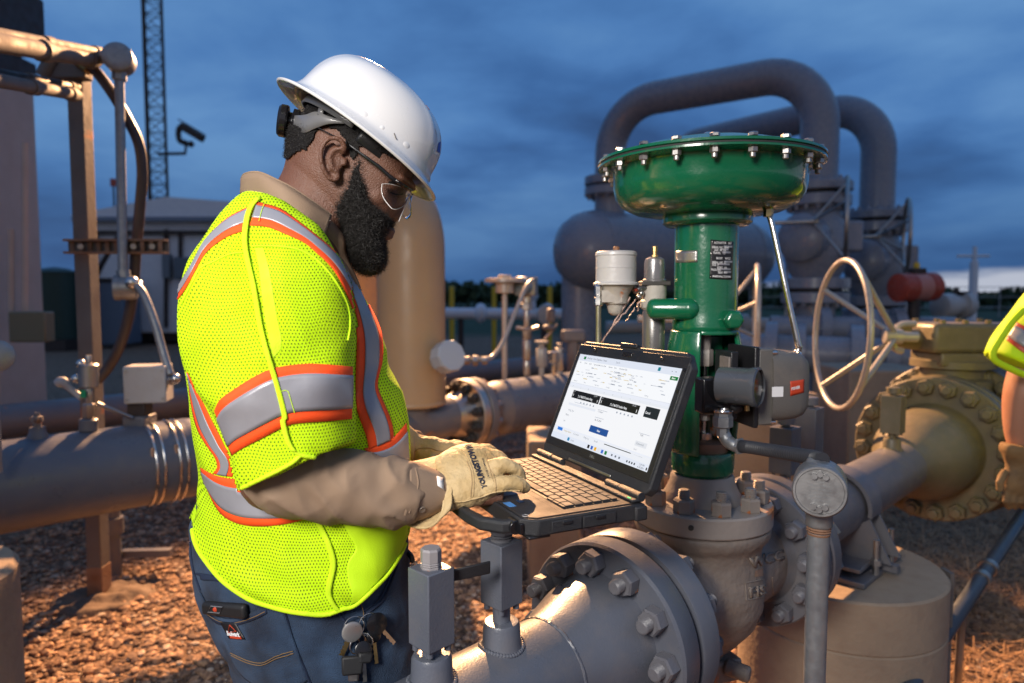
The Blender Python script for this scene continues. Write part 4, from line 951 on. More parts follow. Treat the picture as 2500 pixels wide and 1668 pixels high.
# upright pipe
up = thing('upright_pipe', 'tall tan lit gooseneck pipe behind the bearded face', 'pipe', (-.57, 3.82, 0))
c0 = V((-.56, 3.80, 0)); dirr = V((-.55, .83, 0)).normalized()
path = [c0+V((0, 0, .80)), c0+V((0, 0, 1.2)), c0+V((0, 0, 1.66))]
for a in np.linspace(0, 90, 12)[1:]: path.append(c0+V((0, 0, 1.66))+dirr*.27*(1-math.cos(R(a)))+V((0, 0, .27*math.sin(R(a)))))
path += [path[-1]+dirr*.35]
e = path[-1]
for a in np.linspace(0, 90, 12)[1:]: path.append(e+dirr*.27*math.sin(R(a))-V((0, 0, .27*(1-math.cos(R(a))))))
path.append(V((path[-1].x, path[-1].y, 0)))
obj('bend', G().tube(path, .188, 48), M['warmlit'], up, ang=60)
obj('sleeve_rim', G().lathe(c0+V((0, 0, .80)), (0, 0, 1), [(.12, 0), (.188, 0), (.193, .008), (.193, .016), (.188, .024)], 48), M['warmlit'], up)
obj('branch', G().tube([V(p) for p in sm([c0+V((0, 0, .95)), c0+V((.0, .0, .72)), L2(2.10)], 6)], .12, 32), M['grey2'], up)
cp = thing('inspection_cap', 'pale octagonal cap on the right side of the upright pipe', 'cap', P(1090, 875, 3.62))
c = P(1092, 872, 3.62); ax = V((.62, -.74, .26)).normalized()
obj('cap_disc', G().lathe(c-ax*.10, ax, [(.05, 0), (.06, .02), (.085, .06), (.088, .14), (.082, .15), (.001, .152)], 10), mat('pale_cap', (.46, .48, .50), .4, .2, bump=.2), cp, ang=25); obj('neck', G().cyl(c-ax*.2, c-ax*.08, .04, n=16), M['rust'], cp)
# small instruments on the middle pipe
def stack(name, label, px, d, items, m='wheel', group='small fittings on the middle pipe'):
    """items: list of (py_top, py_bottom, half-width px, sides)"""
    b = P(px, items[-1][1], d); t = thing(name, label, 'fitting', b, group)
    nm = ['top', 'collar', 'body', 'stem', 'base', 'foot', 'ring']
    for i, (a, c, w, n) in enumerate(items):
        p0, p1 = P(px, c, d), P(px, a, d); r = w*d/FPX; obj(nm[i % 7], G().lathe(p0, p1-p0, [(r*.9, 0), (r, (p1-p0).length*.06), (r, (p1-p0).length*.94), (r*.88, (p1-p0).length)], n), M[m], t, ang=30)
    return t
mh = stack('flat_top_handwheel', 'flat round handwheel on a tall thin stem behind the laptop', 1232, 4.31, [(672, 680, 16, 10), (680, 690, 48, 32), (690, 716, 22, 16), (716, 925, 7, 12)])
tm = stack('pressure_transmitter', 'transmitter head on stacked fittings behind the laptop', 1286, 4.46, [(676, 722, 27, 8), (722, 740, 12, 12), (740, 756, 14, 6), (756, 800, 8, 12), (800, 830, 12, 6), (830, 880, 11, 12), (880, 916, 9, 12)], 'dsteel')
c = P(1284, 700, 4.41); obj('gauge_face', G().lathe(c, (-.6, -.8, 0), [(.055, 0), (.06, .03), (.06, .08), (.05, .085), (.001, .086)], 24), mat('blue_grey_head', (.2, .26, .3), .4, .3), tm)
obj('handle', G().cyl(P(1260, 800, 4.42), P(1288, 806, 4.44), .012, n=8).cyl(P(1288, 806, 4.44), P(1316, 798, 4.42), .012, n=8), M['dsteel'], tm)
fx = thing('armoured_cable', 'pale armoured cable looping from the transmitter down to the octagonal cap', 'cable', P(1200, 880, 3.8))
obj('cable', G().tube([V(p) for p in sm([P(1302, 684, 4.15), P(1285, 700, 4.1), P(1255, 770, 4.0), P(1228, 835, 3.9), P(1205, 868, 3.85), P(1190, 876, 3.8), P(1150, 880, 3.75)], 6)], .013, 10), M['wheel'], fx)
for x, r in ((1140, .026), (1160, .032), (1183, .024)): obj('coupling', G().lathe(P(x-7, 881, 3.76), (1, 0, .02), [(r*.8, 0), (r, .004), (r, .03), (r*.8, .034)], 6), M['dsteel'], fx)
stack('needle_valve', 'silver needle valve with T handle left of the laptop lid', 1322, 4.55, [(832, 838, 18, 8), (838, 850, 8, 8), (850, 895, 14, 6), (895, 925, 7, 10)], 'wheel')
stack('needle_valve', 'silver needle valve touching the corner of the laptop lid', 1366, 4.68, [(838, 850, 7, 8), (850, 862, 11, 6), (862, 905, 10, 8), (905, 930, 7, 10)], 'dsteel')
stack('needle_valve', 'bright round fitting between the two needle valves', 1350, 4.62, [(858, 884, 14, 10), (884, 925, 6, 8)], 'steel')
bx = thing('valve_cluster', 'blurred grey cluster of small valves behind the needle valves', 'valves', P(1400, 850, 5.2))
for (x, y, w, h_) in ((1400, 820, 60, 30), (1345, 770, 20, 36), (1430, 850, 40, 24), (1340, 800, 30, 14)):
    a = P(x, y, 5.2); obj('body', G().box(a, (w*5.2/FPX, .12, h_*5.2/FPX)), M['grey2'], bx, bevel=.02)
obj('rod', G().cyl(P(1330, 830, 5.2), P(1360, 790, 5.2), .012, n=8), M['dsteel'], bx); obj('stand', G().cyl(P(1400, 830, 5.2), (P(1400, 850, 5.2).x, 5.2, 0), .05, n=10), M['grey2'], bx)
wl_ = thing('round_valve', 'pale round valve wheel in front of the white pipeline', 'valve', P(1330, 770, 9)); obj('disc', G().lathe(P(1328, 768, 9), (.5, -.85, 0), [(.11, 0), (.13, .02), (.13, .06), (.05, .08)], 20), M['white'], wl_); obj('leg', G().cyl(P(1328, 780, 9), (P(1328, 780, 9).x, 9, 0), .04, n=8), M['dark'], wl_)

# left instruments on the header pipe
stub = thing('bleed_fitting', 'small rusty bleed fitting on the header pipe near the left edge', 'fitting', L2(.0, .165))
b = P(92, 1062, 2.56)
obj('collar', G().lathe(b, z, [(.036, -.02), (.034, .0), (.028, .01), (.026, .03)], 20), M['grey2'], stub); obj('body', G().lathe(b, z, [(.014, .03), (.014, .05), (.02, .052), (.02, .07), (.01, .072), (.01, .085)], 8), M['rnut'], stub)
obj('handle', G().cyl(b+V((-.02, 0, .06)), b+V((.02, -.02, .055)), .009, n=8), M['rust'], stub)
tr = thing('left_transmitter', 'silver cylinder transmitter on a stacked valve with a green tag at the left', 'transmitter', L2(.18, .165))
d = 2.68
for nm, a, c, w, n, mm in (('cap', 868, 888, 7, 8, 'dsteel'), ('head', 888, 945, 22, 20, 'dsteel'), ('neck', 945, 985, 9, 12, 'dsteel'), ('valve_body', 985, 1022, 14, 6, 'dsteel'), ('base', 1022, 1052, 21, 16, 'grey2')):
    p0, p1 = P(216, c, d), P(216, a, d); r = w*d/FPX; obj(nm, G().lathe(p0, p1-p0, [(r*.92, 0), (r, .004), (r, (p1-p0).length-.004), (r*.85, (p1-p0).length)], n), M[mm], tr, ang=30)
obj('green_tag', G().box(P(203, 962, d-.03), (.020, .006, .030)), mat('green_tag', (.01, .30, .12), .5), tr)
obj('side_fitting', G().ball(P(186, 925, d), .02, 12, 8), M['steel'], tr); obj('side_fitting', G().ball(P(197, 888, d), .018, 12, 8), M['steel'], tr)
obj('drain_tube', G().tube([V(p) for p in sm([P(141, 938, d), P(152, 932, d), P(170, 948, d), P(200, 972, d)], 5)], [.018, .02, .02, .02, .02, .02, .02, .018, .016, .014, .012, .012, .012, .012, .012, .012], 12), M['white'], tr)
obj('sense_line', G().cyl(P(236, 985, d), P(322, 1020, 2.78), .009, n=10), M['dsteel'], tr)
gbx = thing('instrument_box', 'square pale grey instrument box on the header pipe at the left', 'instrument box', L2(.34, .17))
d = 2.84; a = P(294, 900, d-.05); b = P(392, 985, d-.05)
bc = V(((a.x+b.x)/2+.002, d+.01, (a.z+b.z)/2+.004)); RB = Matrix.Rotation(R(14), 3, 'Z')
obj('enclosure', G().box(bc, (b.x-a.x, .13, a.z-b.z+.01), RB), M['white'], gbx, bevel=.006)
for sx in (-1, 1):
    for sz in (-1, 1): obj('lid_screw', G().cyl(bc+RB@V((sx*.068, -.064, sz*.058)), bc+RB@V((sx*.068, -.070, sz*.058)), .006, n=10), M['dsteel'], gbx)
obj('neck', G().box(P(342, 1002, d), (.075, .07, .07)), M['dark'], gbx, bevel=.006); obj('pipe_shoe', G().box(P(342, 1030, d), (.09, .11, .06)), M['grey2'], gbx, bevel=.008)
obj('knurled_fitting', G().lathe(P(402, 928, d), (1, 0, .05), [(.016, 0), (.024, .004), (.024, .028), (.016, .03)], 8).ball(P(428, 925, d), .022, 12, 8), M['steel'], gbx)
# conduit frame in front of the brown building
fr = thing('rusty_post', 'tall rust streaked steel post at the left behind the header pipe', 'post', (-1.93, 3.1, 0))
obj('post_section', G().box((-1.935, 3.12, 1.22), (.068, .072, 2.44)), M['rpost'], fr, bevel=.004)
obj('rusty_foot', G().box((-1.935, 3.12, .07), (.072, .076, .16)), M['rust'], fr, bevel=.003)
obj('cap_bracket', G().box((-1.95, 3.08, 2.40), (.17, .06, .09)).cyl((-2.05, 3.05, 2.36), (-1.99, 3.05, 2.46), .03, n=12), M['rpost'], fr, bevel=.006)
ft = one('concrete_footing', 'rough low concrete footing around the rusty post foot', 'footing', displace(remeshed(G().lathe((-1.90, 3.10, -.05), z, [(.22, 0), (.22, .04), (.18, .065), (.10, .075), (.001, .076)], 24), .012, 1), lambda p, n: .030*noise.noise(p*11)+.012*noise.noise(p*30)), mat('earthy_concrete', (.17, .12, .085), .95, col2=(.11, .075, .055), nsc=12, bump=1.5), (-1.9, 3.1, 0), ang=60)
for i, (p0, p1, r, lb) in enumerate((((-40, 76, 2.2), (252, 130, 3.1), .020, 'topmost thin conduit along the frame at the upper left'), ((-40, 98, 2.15), (232, 146, 3.05), .032, 'thick pale conduit under the topmost one at the upper left'), ((-40, 174, 2.3), (186, 214, 3.05), .019, 'upper conduit of the lower pair crossing the rusty post'), ((-40, 190, 2.2), (186, 232, 3.0), .024, 'lower conduit of the lower pair crossing the rusty post'))):
    a, b = P(*p0), P(*p1); t = thing('conduit_run', lb, 'conduit', a, 'conduits fixed to the rusty post')
    d = (b-a).normalized(); obj('tube', G().cyl(a, b, r, n=20), M['flatgrey'] if i != 2 else M['dark'], t)
    for q in (.45, .93): m_ = a+(b-a)*q; obj('coupling', G().cyl(m_-d*.03, m_+d*.03, r*1.25, n=16), M['flatgrey'], t)
def round_box(label, px, py, d, r, ax, m):
    c = P(px, py, d); t = thing('round_junction_box', label, 'junction box', c, 'round junction boxes on the conduit riser'); ax = V(ax).normalized()
    obj('box_body', G().lathe(c-ax*.05, ax, [(r*.6, 0), (r*.95, .008), (r, .02), (r, .07)], 32), m, t); obj('lid', G().lathe(c-ax*.05, ax, [(r*1.04, .07), (r*1.05, .074), (r*1.05, .09), (r*.9, .095), (r*.5, .098), (.001, .099)], 32), m, t, ang=30); return t, c
t, c = round_box('upper round junction box at the top of the conduit riser', 292, 147, 3.0, .058, (.25, -.95, .1), M['galv'])
obj('hub', G().cyl(P(292, 165, 3.0), P(291, 196, 3.0), .030, n=8), M['galv'], t); obj('side_hub', G().cyl(P(240, 138, 3.02), P(268, 143, 3.0), .028, n=8), M['galv'], t)
t, c = round_box('lower round junction box above the instrument box', 306, 703, 2.95, .052, (-.93, -.35, .0), M['galv'])
obj('hub', G().cyl(P(300, 660, 2.95), P(304, 690, 2.95), .028, n=8), M['galv'], t); obj('side_hub', G().ball(P(322, 690, 2.9), .028, 12, 8).ball(P(336, 696, 2.92), .022, 12, 8), M['steel'], t)
rs_ = thing('conduit_riser', 'thin galvanised conduit riser right of the rusty post', 'conduit', P(298, 660, 2.98)); obj('tube', G().cyl(P(291, 190, 3.0), P(300, 672, 2.96), .0195, n=20), M['galv'], rs_)
cb = thing('black_cable', 'thick brown black cable looping down beside the conduit riser', 'cable', P(245, 918, 3.05))
obj('cable', G().tube([V(p) for p in sm([P(205, 152, 3.05), P(235, 176, 3.05), P(275, 230, 3.05), P(310, 290, 3.05), P(338, 350, 3.05), P(347, 420, 3.05), P(342, 500, 3.05), P(333, 600, 3.05), P(325, 700, 3.05), P(312, 780, 3.05), P(290, 850, 3.05), P(262, 900, 3.05), P(236, 930, 3.02)], 6)], .0225, 14), M['cable'], cb)
obj('gland', G().cyl(P(198, 148, 3.05), P(222, 166, 3.05), .036, n=10), M['brass'], cb)
st = thing('slotted_strut', 'rusty slotted strut bolted across the rusty post', 'strut', P(280, 602, 3.02))
a, b = P(166, 600, 3.03), P(402, 604, 3.0); L_len = (b-a).length; ux = (b-a).normalized(); hb_ = .032
for s in (-1, 1): obj('channel_edge', G().box((a+b)/2+V((0, 0, s*hb_*.85)), (L_len, .04, .010), Matrix.Rotation(0, 3, 'Z')), M['rust'], st)
n_ = 11
for k in range(n_): c = a+ux*(L_len*(k+.5)/n_); obj('web', G().box(c, (L_len/n_*.42, .006, hb_*1.7)), M['rust'], st)
obj('back_web', G().box((a+b)/2+V((0, .018, 0)), (L_len, .004, hb_*1.6)), M['rpost'], st)
for x in (196, 325, 371): obj('bolt', G().cyl(P(x, 602, 3.0), P(x, 602, 2.97), .013, n=6), M['wheel'], st)
fc = thing('flexible_cable', 'pale flexible conduit curving from the lower round box to the instrument box', 'cable', P(425, 925, 2.84))
obj('conduit', G().tube([V(p) for p in sm([P(334, 697, 2.9), P(352, 722, 2.89), P(378, 790, 2.87), P(398, 860, 2.86), P(415, 915, 2.84)], 8)], .017, 14), M['galv'], fc)
# line 3
l3 = thing('rear_pipe', 'thinner grey pipe parallel behind the header pipe', 'pipe', (-2.2, 4.4, 0))
obj('pipe_wall', G().cyl(L3(-1.2), L3(6.5), .098, n=40), M['grey2'], l3)
for tt in (.4, 2.6, 5.0): c = L3(tt); obj('stand', G().cyl((c.x, c.y, 0), (c.x, c.y, .61), .04, n=12), M['grey2'], l3)
# small support post and low pipe under the header
sp = thing('support_post', 'short grey support post with side bracket under the header pipe', 'post', (P(276, 1380, 3.35).x, 3.35, 0))
x = P(276, 1300, 3.35).x; obj('tube', G().cyl((x, 3.35, 0), (x, 3.35, .55), .035, n=16), M['grey2'], sp); obj('collar', G().cyl((x, 3.35, .22), (x, 3.35, .30), .05, n=16), M['grey2'], sp)
a, b = P(290, 1362, 3.33), P(425, 1338, 3.45); obj('bracket', G().box((a+b)/2, ((b-a).length, .04, .035), Matrix.Rotation(-math.atan2((b-a).z, (b-a).x), 3, 'Y')), M['grey2'], sp)
hd = thing('header_stand', 'steel stand carrying the header pipe outside the left edge', 'pipe stand', (L2(-.8).x, L2(-.8).y, 0)); c = L2(-.8); obj('tube', G().cyl((c.x, c.y, 0), (c.x, c.y, .54), .06, n=16), M['grey2'], hd); obj('shoe', G().box((c.x, c.y, .53), (.2, .2, .02)), M['grey2'], hd)
# pier bottom left
p2_ = thing('concrete_pier', 'round concrete pier cut by the lower left edge', 'pier', (-1.66, 1.9, 0), 'round concrete piers')
obj('shaft', G().lathe((-1.775, 1.9, 0), (0, 0, 1), [(.30, 0), (.30, .585), (.285, .60), (.001, .602)], 64), M['conc'], p2_, ang=25)
lb_ = thing('edge_fitting', 'blurred pale fitting cut by the left edge above the header pipe', 'fitting', P(5, 870, 2.3)); obj('disc', G().lathe(P(-8, 870, 2.3), (.5, -.8, .1), [(.03, -.06), (.045, 0), (.055, .01), (.055, .04), (.04, .05)], 12), M['galv'], lb_); obj('stem', G().cyl(P(-20, 870, 2.3), (P(-20, 870, 2.3).x, 2.3, .8), .015, n=10), M['galv'], lb_)

# ================================================================ BIG GOOSENECK PIPES AND VESSEL BEHIND
def goose(label, pr_, pl_, zt, r, er, bot_r, bot_l):
    pr_, pl_ = V(pr_), V(pl_); t = thing('gooseneck_pipe', label, 'pipe', (pr_.x, pr_.y, 0), 'tall gooseneck pipes'); d = (pl_-pr_).normalized(); pts = [V((pr_.x, pr_.y, bot_r)), V((pr_.x, pr_.y, (bot_r+zt-er)/2)), V((pr_.x, pr_.y, zt-er))]
    for a in np.linspace(0, 90, 12)[1:]: pts.append(V((pr_.x, pr_.y, zt-er))+d*er*(1-math.cos(R(a)))+V((0, 0, er*math.sin(R(a)))))
    e = V((pl_.x, pl_.y, zt))-d*er
    pts += [(pts[-1]+e)/2, e]
    for a in np.linspace(0, 90, 12)[1:]: pts.append(e+d*er*math.sin(R(a))-V((0, 0, er*(1-math.cos(R(a))))))
    pts += [V((pl_.x, pl_.y, bot_l))]
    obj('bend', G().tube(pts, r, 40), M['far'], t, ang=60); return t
RX = P(1996, 500, 7.7).x; LX = P(1489, 500, 9.2).x
goose('nearer and taller gooseneck pipe arching over the green actuator', (RX, 7.7, 0), (LX, 9.2, 0), 3.92, .203, .62, 2.62, 2.2)
RX2 = P(2141, 500, 8.6).x; LX2 = P(1630, 500, 11.2).x
goose('further and lower gooseneck pipe behind the taller one', (RX2, 8.6, 0), (LX2, 11.2, 0), 3.80, .203, .62, 2.42, 2.2)
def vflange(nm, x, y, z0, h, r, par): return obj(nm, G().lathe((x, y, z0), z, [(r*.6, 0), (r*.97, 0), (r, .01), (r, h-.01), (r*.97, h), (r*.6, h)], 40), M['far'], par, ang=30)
def gate(label, x, y, zt, d, wc, wr, lbw):
    """bolted valve under a gooseneck leg: zt = top flange top"""
    t = thing('gate_valve', label, 'valve', (x, y, 0), 'flanged valves under the gooseneck pipes')
    a = vflange('flange', x, y, zt-.10, .10, .36, t); b = vflange('flange', x, y, zt-.26, .12, .35, t)
    ring_bolts(far_nut, b, (x, y, zt-.26), (0, 0, -1), .30, 16, nm='bolt'); ring_bolts(far_nut, a, (x, y, zt), (0, 0, 1), .30, 16, nm='bolt')
    obj('gasket', G().cyl((x, y, zt-.14), (x, y, zt-.10), .28, n=32), M['gasket'], t)
    obj('body', G().lathe((x, y, zt-1.05), z, [(.24, 0), (.30, .10), (.34, .26), (.34, .56), (.27, .68), (.24, .80)], 36), M['far'], t)
    obj('bonnet_cover', G().lathe((x-.26, y-.24, zt-.62), (-.75, -.66, 0), [(.26, -.12), (.26, .06), (.22, .10), (.10, .14)], 24), M['far'], t, ang=30)
    obj('side_lug', G().box((x+.30, y-.1, zt-.60), (.22, .30, .34)), M['far'], t, bevel=.03)
    c = vflange('flange', x, y, zt-1.17, .12, .36, t); dd = vflange('flange', x, y, zt-1.33, .12, .36, t); ring_bolts(far_nut, dd, (x, y, zt-1.33), (0, 0, -1), .30, 16)
    obj('gasket', G().cyl((x, y, zt-1.21), (x, y, zt-1.17), .28, n=32), M['gasket'], t)
    obj('riser', G().cyl((x, y, 0), (x, y, zt-1.30), .215, n=40), M['far'], t)
    handwheel('handwheel', lbw, wc, (-.90, .42, 0), wr, .022, .30, M['dsteel'], .42, 4, R(20), 'valve handwheels', rs=.014)
    return t
gate('flanged valve under the nearer gooseneck leg', RX, 7.7, 2.66, 7.7, P(2066, 537, 7.1), .43, 'handwheel of the valve under the nearer gooseneck')
gate('flanged valve under the further gooseneck leg', RX2, 8.6, 2.46, 8.6, P(2214, 575, 7.9), .41, 'handwheel of the valve under the further gooseneck')
# vessel
va, vb = V((P(1440, 610, 8.9).x, 8.9, 2.0)), V((3.35, 10.1, 2.0)); vd_ = (vb-va).normalized(); vl = (vb-va).length
vs = thing('pressure_vessel', 'big dark grey horizontal vessel with rounded heads behind the actuator', 'vessel', (va.x+.3, 9.1, 0))
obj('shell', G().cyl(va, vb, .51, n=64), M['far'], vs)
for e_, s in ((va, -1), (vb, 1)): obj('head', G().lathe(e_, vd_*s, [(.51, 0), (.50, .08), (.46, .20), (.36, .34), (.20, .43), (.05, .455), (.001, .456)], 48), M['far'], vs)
obj('seam', G().torus(va+vd_*.02, vd_, .51, .008, 64, 6), M['far'], vs); obj('seam', G().torus(vb-vd_*.02, vd_, .51, .008, 64, 6), M['far'], vs)
obj('nozzle', G().cyl((LX, 9.2, 2.3), (LX, 9.2, 2.76), .19, n=32), M['far'], vs)
nf = vflange('nozzle_flange', LX, 9.2, 2.74, .11, .34, vs); vflange('nozzle_flange', LX, 9.2, 2.88, .11, .34, vs); ring_bolts(far_nut, nf, (LX, 9.2, 2.74), (0, 0, -1), .28, 12)
a = P(1415, 760, 9.0); obj('support_leg', G().cyl((a.x, 9.05, 0), (a.x, 9.05, 1.75), .235, n=36), M['far'], vs)
a = vb-vd_*.5; obj('support_leg', G().cyl((a.x, a.y, 0), (a.x, a.y, 1.75), .235, n=36), M['far'], vs)
obj('ladder_rail', G().tube([V((vb.x+.62, vb.y-.2, .3)), V((vb.x+.62, vb.y-.2, 2.2)), V((vb.x+.45, vb.y-.1, 2.3))], .02, 8), M['far'], vs)
# low blurred pipework between
def low(label, pxa, pya, da, pxb, pyb, db, r, fl, m='far'):
    a, b = P(pxa, pya, da), P(pxb, pyb, db); d = (b-a).normalized(); t = thing('low_pipe', label, 'pipe', (a.x, a.y, 0), 'low pipes at the back'); obj('pipe_wall', G().cyl(a, b, r, n=24), M[m], t)
    for q in fl: c = a+(b-a)*q; obj('flange', G().cyl(c-d*.05, c+d*.05, r*1.7, n=24), M[m], t)
    for q in (.2, .8): c = a+(b-a)*q; obj('stand', G().cyl((c.x, c.y, 0), c, r*.5, n=10), M[m], t)
low('low dark flanged pipe behind the large handwheel', 1790, 855, 6.2, 2290, 878, 5.6, .16, (.2, .34, .62, .78))
low('low blue grey pipe under the gate valves', 1880, 800, 7.4, 2330, 805, 7.0, .13, (.3, .55, .7), 'far')
low('low pale pipe behind the vessel support', 1480, 800, 10.5, 1960, 790, 10.5, .10, (.4, .7), 'white')
rd = thing('red_actuator', 'red oxide horizontal cylinder actuator at the right near the horizon', 'actuator', P(2250, 740, 7.0))
a, b = P(2192, 703, 7.0), P(2305, 699, 7.15); d = (b-a).normalized()
obj('cylinder', G().lathe(a, d, [(.10, -.02), (.145, 0), (.145, .16)], 32), M['red'], rd); obj('sleeve', G().cyl(a+d*.16, a+d*.34, .138, n=32), M['pinkw'], rd); obj('cylinder', G().lathe(a, d, [(.147, .34), (.147, .44), (.12, .47)], 32), M['red'], rd); obj('end_cap', G().lathe(a, d, [(.12, .46), (.10, .50), (.001, .51)], 32), M['pinkw'], rd)
obj('top_casting', G().box(P(2240, 662, 7.1), (.14, .10, .06)), M['dark'], rd, bevel=.01); obj('yellow_cap', G().lathe(P(2238, 655, 7.1), z, [(.03, 0), (.03, .04), (.02, .06)], 12), M['yellow'], rd)
obj('stem', G().cyl(P(2232, 735, 7.05), (P(2232, 735, 7.05).x, 7.05, 0), .06, n=12), M['dark'], rd)
wm_ = thing('white_pump', 'pale white pump body at the right near the horizon', 'pump', P(2330, 790, 8.5))
a, b = P(2290, 748, 8.5), P(2392, 742, 8.7); d = (b-a).normalized()
obj('body', G().lathe(a, d, [(.10, 0), (.155, .03), (.155, .20), (.12, .22), (.12, .34), (.17, .36), (.17, .44), (.14, .50)], 28), M['white'], wm_, ang=30)
obj('pipe_elbow', G().tube([V(p) for p in sm([P(2205, 790, 8.5), P(2200, 765, 8.5), P(2222, 748, 8.5)], 6)], .06, 12), M['white'], wm_)
obj('base', G().box(P(2335, 795, 8.6), (.6, .3, .10)), M['dark'], wm_); obj('leg', G().cyl(P(2335, 795, 8.6), (P(2335, 795, 8.6).x, 8.6, 0), .08, n=10), M['dark'], wm_); obj('cap', G().cyl(P(2352, 712, 8.6), P(2352, 722, 8.6), .07, n=12).cyl(P(2335, 702, 8.6), P(2335, 722, 8.6), .03, n=8), M['dark'], wm_)
an = thing('thin_mast', 'thin pale mast rising over the white pump', 'mast', (P(2376, 720, 14).x, 14, 0)); x = P(2376, 700, 14).x
obj('pole', G().cyl((x, 14, 0), (x, 14, P(2376, 640, 14).z), .09, .08, n=10).cyl((x, 14, P(2376, 640, 14).z), (x, 14, P(2376, 602, 14).z), .05, .04, n=8), M['bluew'], an); obj('crossarm', G().cyl((x-.35, 14, P(0, 625, 14).z), (x+.3, 14, P(0, 625, 14).z), .03, n=6), M['bluew'], an)
sg = thing('marker_sign', 'small bright green marker between the gate valves', 'marker', (P(2023, 765, 8).x, 8.0, 0)); c = P(2023, 765, 8.0); obj('panel', G().prism([(-.05, 0), (.06, 0), (.05, .10), (.0, .16), (-.05, .12)], c-V((0, 0, .1)), (1, 0, 0), (0, 0, 1), .01), mat('bright_green', (.12, .75, .03), .6), sg); obj('post', G().cyl((c.x, 8.02, 0), (c.x, 8.02, c.z), .015, n=6), M['dark'], sg)
# ================================================================ LAPTOP
z = V((0, 0, 1))
LN, LF = V((.204, 1.040, 1.083)), V((.056, 1.352, 1.083)); hx = (LN-LF).normalized(); wy = V((hx.y, -hx.x, 0)); wy = wy if wy.x < 0 else -wy
LW, LDp = .350, .208
lt = thing('laptop', 'open rugged black laptop with a lit screen, resting on the square block valve', 'laptop', LF + hx*LW/2 + wy*LDp/2 - z*.034)
def lp_(x, y, zz=0): return LF + hx*x + wy*y + z*zz
def lbox(name, x0, x1, y0, y1, z0, z1, m, par=lt, bevel=.002, **k):
    g = G(); g.loft([[lp_(x0, y0, zz), lp_(x1, y0, zz), lp_(x1, y1, zz), lp_(x0, y1, zz)] for zz in (z0, z1)]); return obj(name, g, m, par, bevel=bevel, **k)
ch = .022
outl = [(0, .0), (LW, .0), (LW, LDp-ch), (LW-ch*.8, LDp), (ch*.8, LDp), (0, LDp-ch)]
base = obj('base', G().loft([[lp_(x, y, zz) for x, y in outl] for zz in (-.026, -.0015)]), M['lapt'], lt, bevel=.0025)
inl = [(.006, .004), (LW-.006, .004), (LW-.006, LDp-ch-.001), (LW-ch*.8-.004, LDp-.005), (ch*.8+.004, LDp-.005), (.006, LDp-ch-.001)]
deck = obj('palm_rest', G().loft([[lp_(x, y, zz) for x, y in inl] for zz in (-.0014, .0002)]), M['palm'], lt, bevel=.0008)
lbox('hinge_bar', .004, LW-.004, .003, .022, .0004, .0055, M['lapt'], lt, .002)
lbox('keyboard_well', .026, .324, .030, .131, .0003, .0009, M['black'], lt, .0003)
# keys
kcache = {}
def keym(w, dd):
    k = (round(w, 4), round(dd, 4))
    if k not in kcache:
        g = G(); a, b = w/2, dd/2
        g.loft([[hx*x+wy*y+z*zz for x, y in ((-a*s, -b*s), (a*s, -b*s), (a*s, b*s), (-a*s, b*s))] for zz, s in ((0, 1), (.0018, 1.0), (.0026, .93))])
        kcache[k] = mesh_of('key', g, M['key'], ang=30)
    return kcache[k]
rows = [(.0365, .0095, [1]*15), (.0505, .0145, [1]*13+[1.8]), (.0670, .0145, [1.5]+[1]*12+[1.3]), (.0835, .0145, [1.8]+[1]*11+[2.0]), (.1000, .0145, [2.3]+[1]*10+[2.5]), (.1165, .0145, [1.2, 1, 1, 1.2, 5.4, 1, 1, 1, 1, 1])]
for y, dd, ws in rows:
    tot = sum(ws); unit = .294/tot; x = .028
    for w in ws:
        o = bpy.data.objects.new('key', keym(w*unit-.0022, dd)); COL.objects.link(o); o.parent = lt
        o.location = lp_(x+w*unit/2, y+.001, .0009) - ORG[lt.name]; x += w*unit
for i in range(3): lbox('key', .270+i*.018, .286+i*.018, .1255, .1300, .0009, .0030, M['key'], lt, .0004)
lbox('touchpad', .122, .226, .146, .196, .0003, .0006, mat('touchpad', (.06, .05, .047), .33, rvar=.05), lt, .0003)
lbox('fingerprint_reader', .255, .270, .168, .176, .0003, .0008, M['blackg'], lt, .0002)
lbox('reader_edge', .2555, .272, .1765, .1772, .0003, .0009, M['steel'], lt, 0)
lbox('sticker', .258, .282, .188, .200, .0003, .0006, mat('blue_sticker', (.08, .25, .55), .5), lt, 0)
lbox('power_light', .3305, .3375, .018, .0205, .0058, .0062, mat('power_light', (.02, .5, .1), .4, emit=((.05, 1, .2), 1.2)), lt, 0)
lbox('deck_seam', .012, .33, .1415, .1420, .0003, .0005, M['black'], lt, 0)
obj('indicator_ring', G().torus(lp_(.328, .196, .0004), z, .0045, .0004, 20, 6), M['offw'], lt)
# port doors and latch on the near side
for y0, y1 in ((.055, .112), (.115, .165)):
    d_ = obj('port_door', G().loft([[lp_(LW+e, y, zz) for y, zz in ((y0, -.023), (y1, -.023), (y1, -.006), (y0, -.006))] for e in (-.002, .0022)]), M['lapt'], lt, bevel=.001)
    obj('door_pull', G().loft([[lp_(LW+e, y, zz) for y, zz in (((y0+y1)/2-.008, -.0125), ((y0+y1)/2+.008, -.0125), ((y0+y1)/2+.008, -.0075), ((y0+y1)/2-.008, -.0075))] for e in (.0018, .0045)]), M['black'], d_, bevel=.0008)
lbox('corner_bumper', LW-.012, LW+.004, -.002, .020, -.027, -.004, M['lapt'], lt, .003)
lbox('corner_foot', LW-.05, LW-.004, LDp-.045, LDp-.008, -.031, -.0255, M['black'], lt, .003)
lbox('front_socket', LW-.030, LW-.010, LDp-.004, LDp+.002, -.022, -.007, M['blackg'], lt, .001)
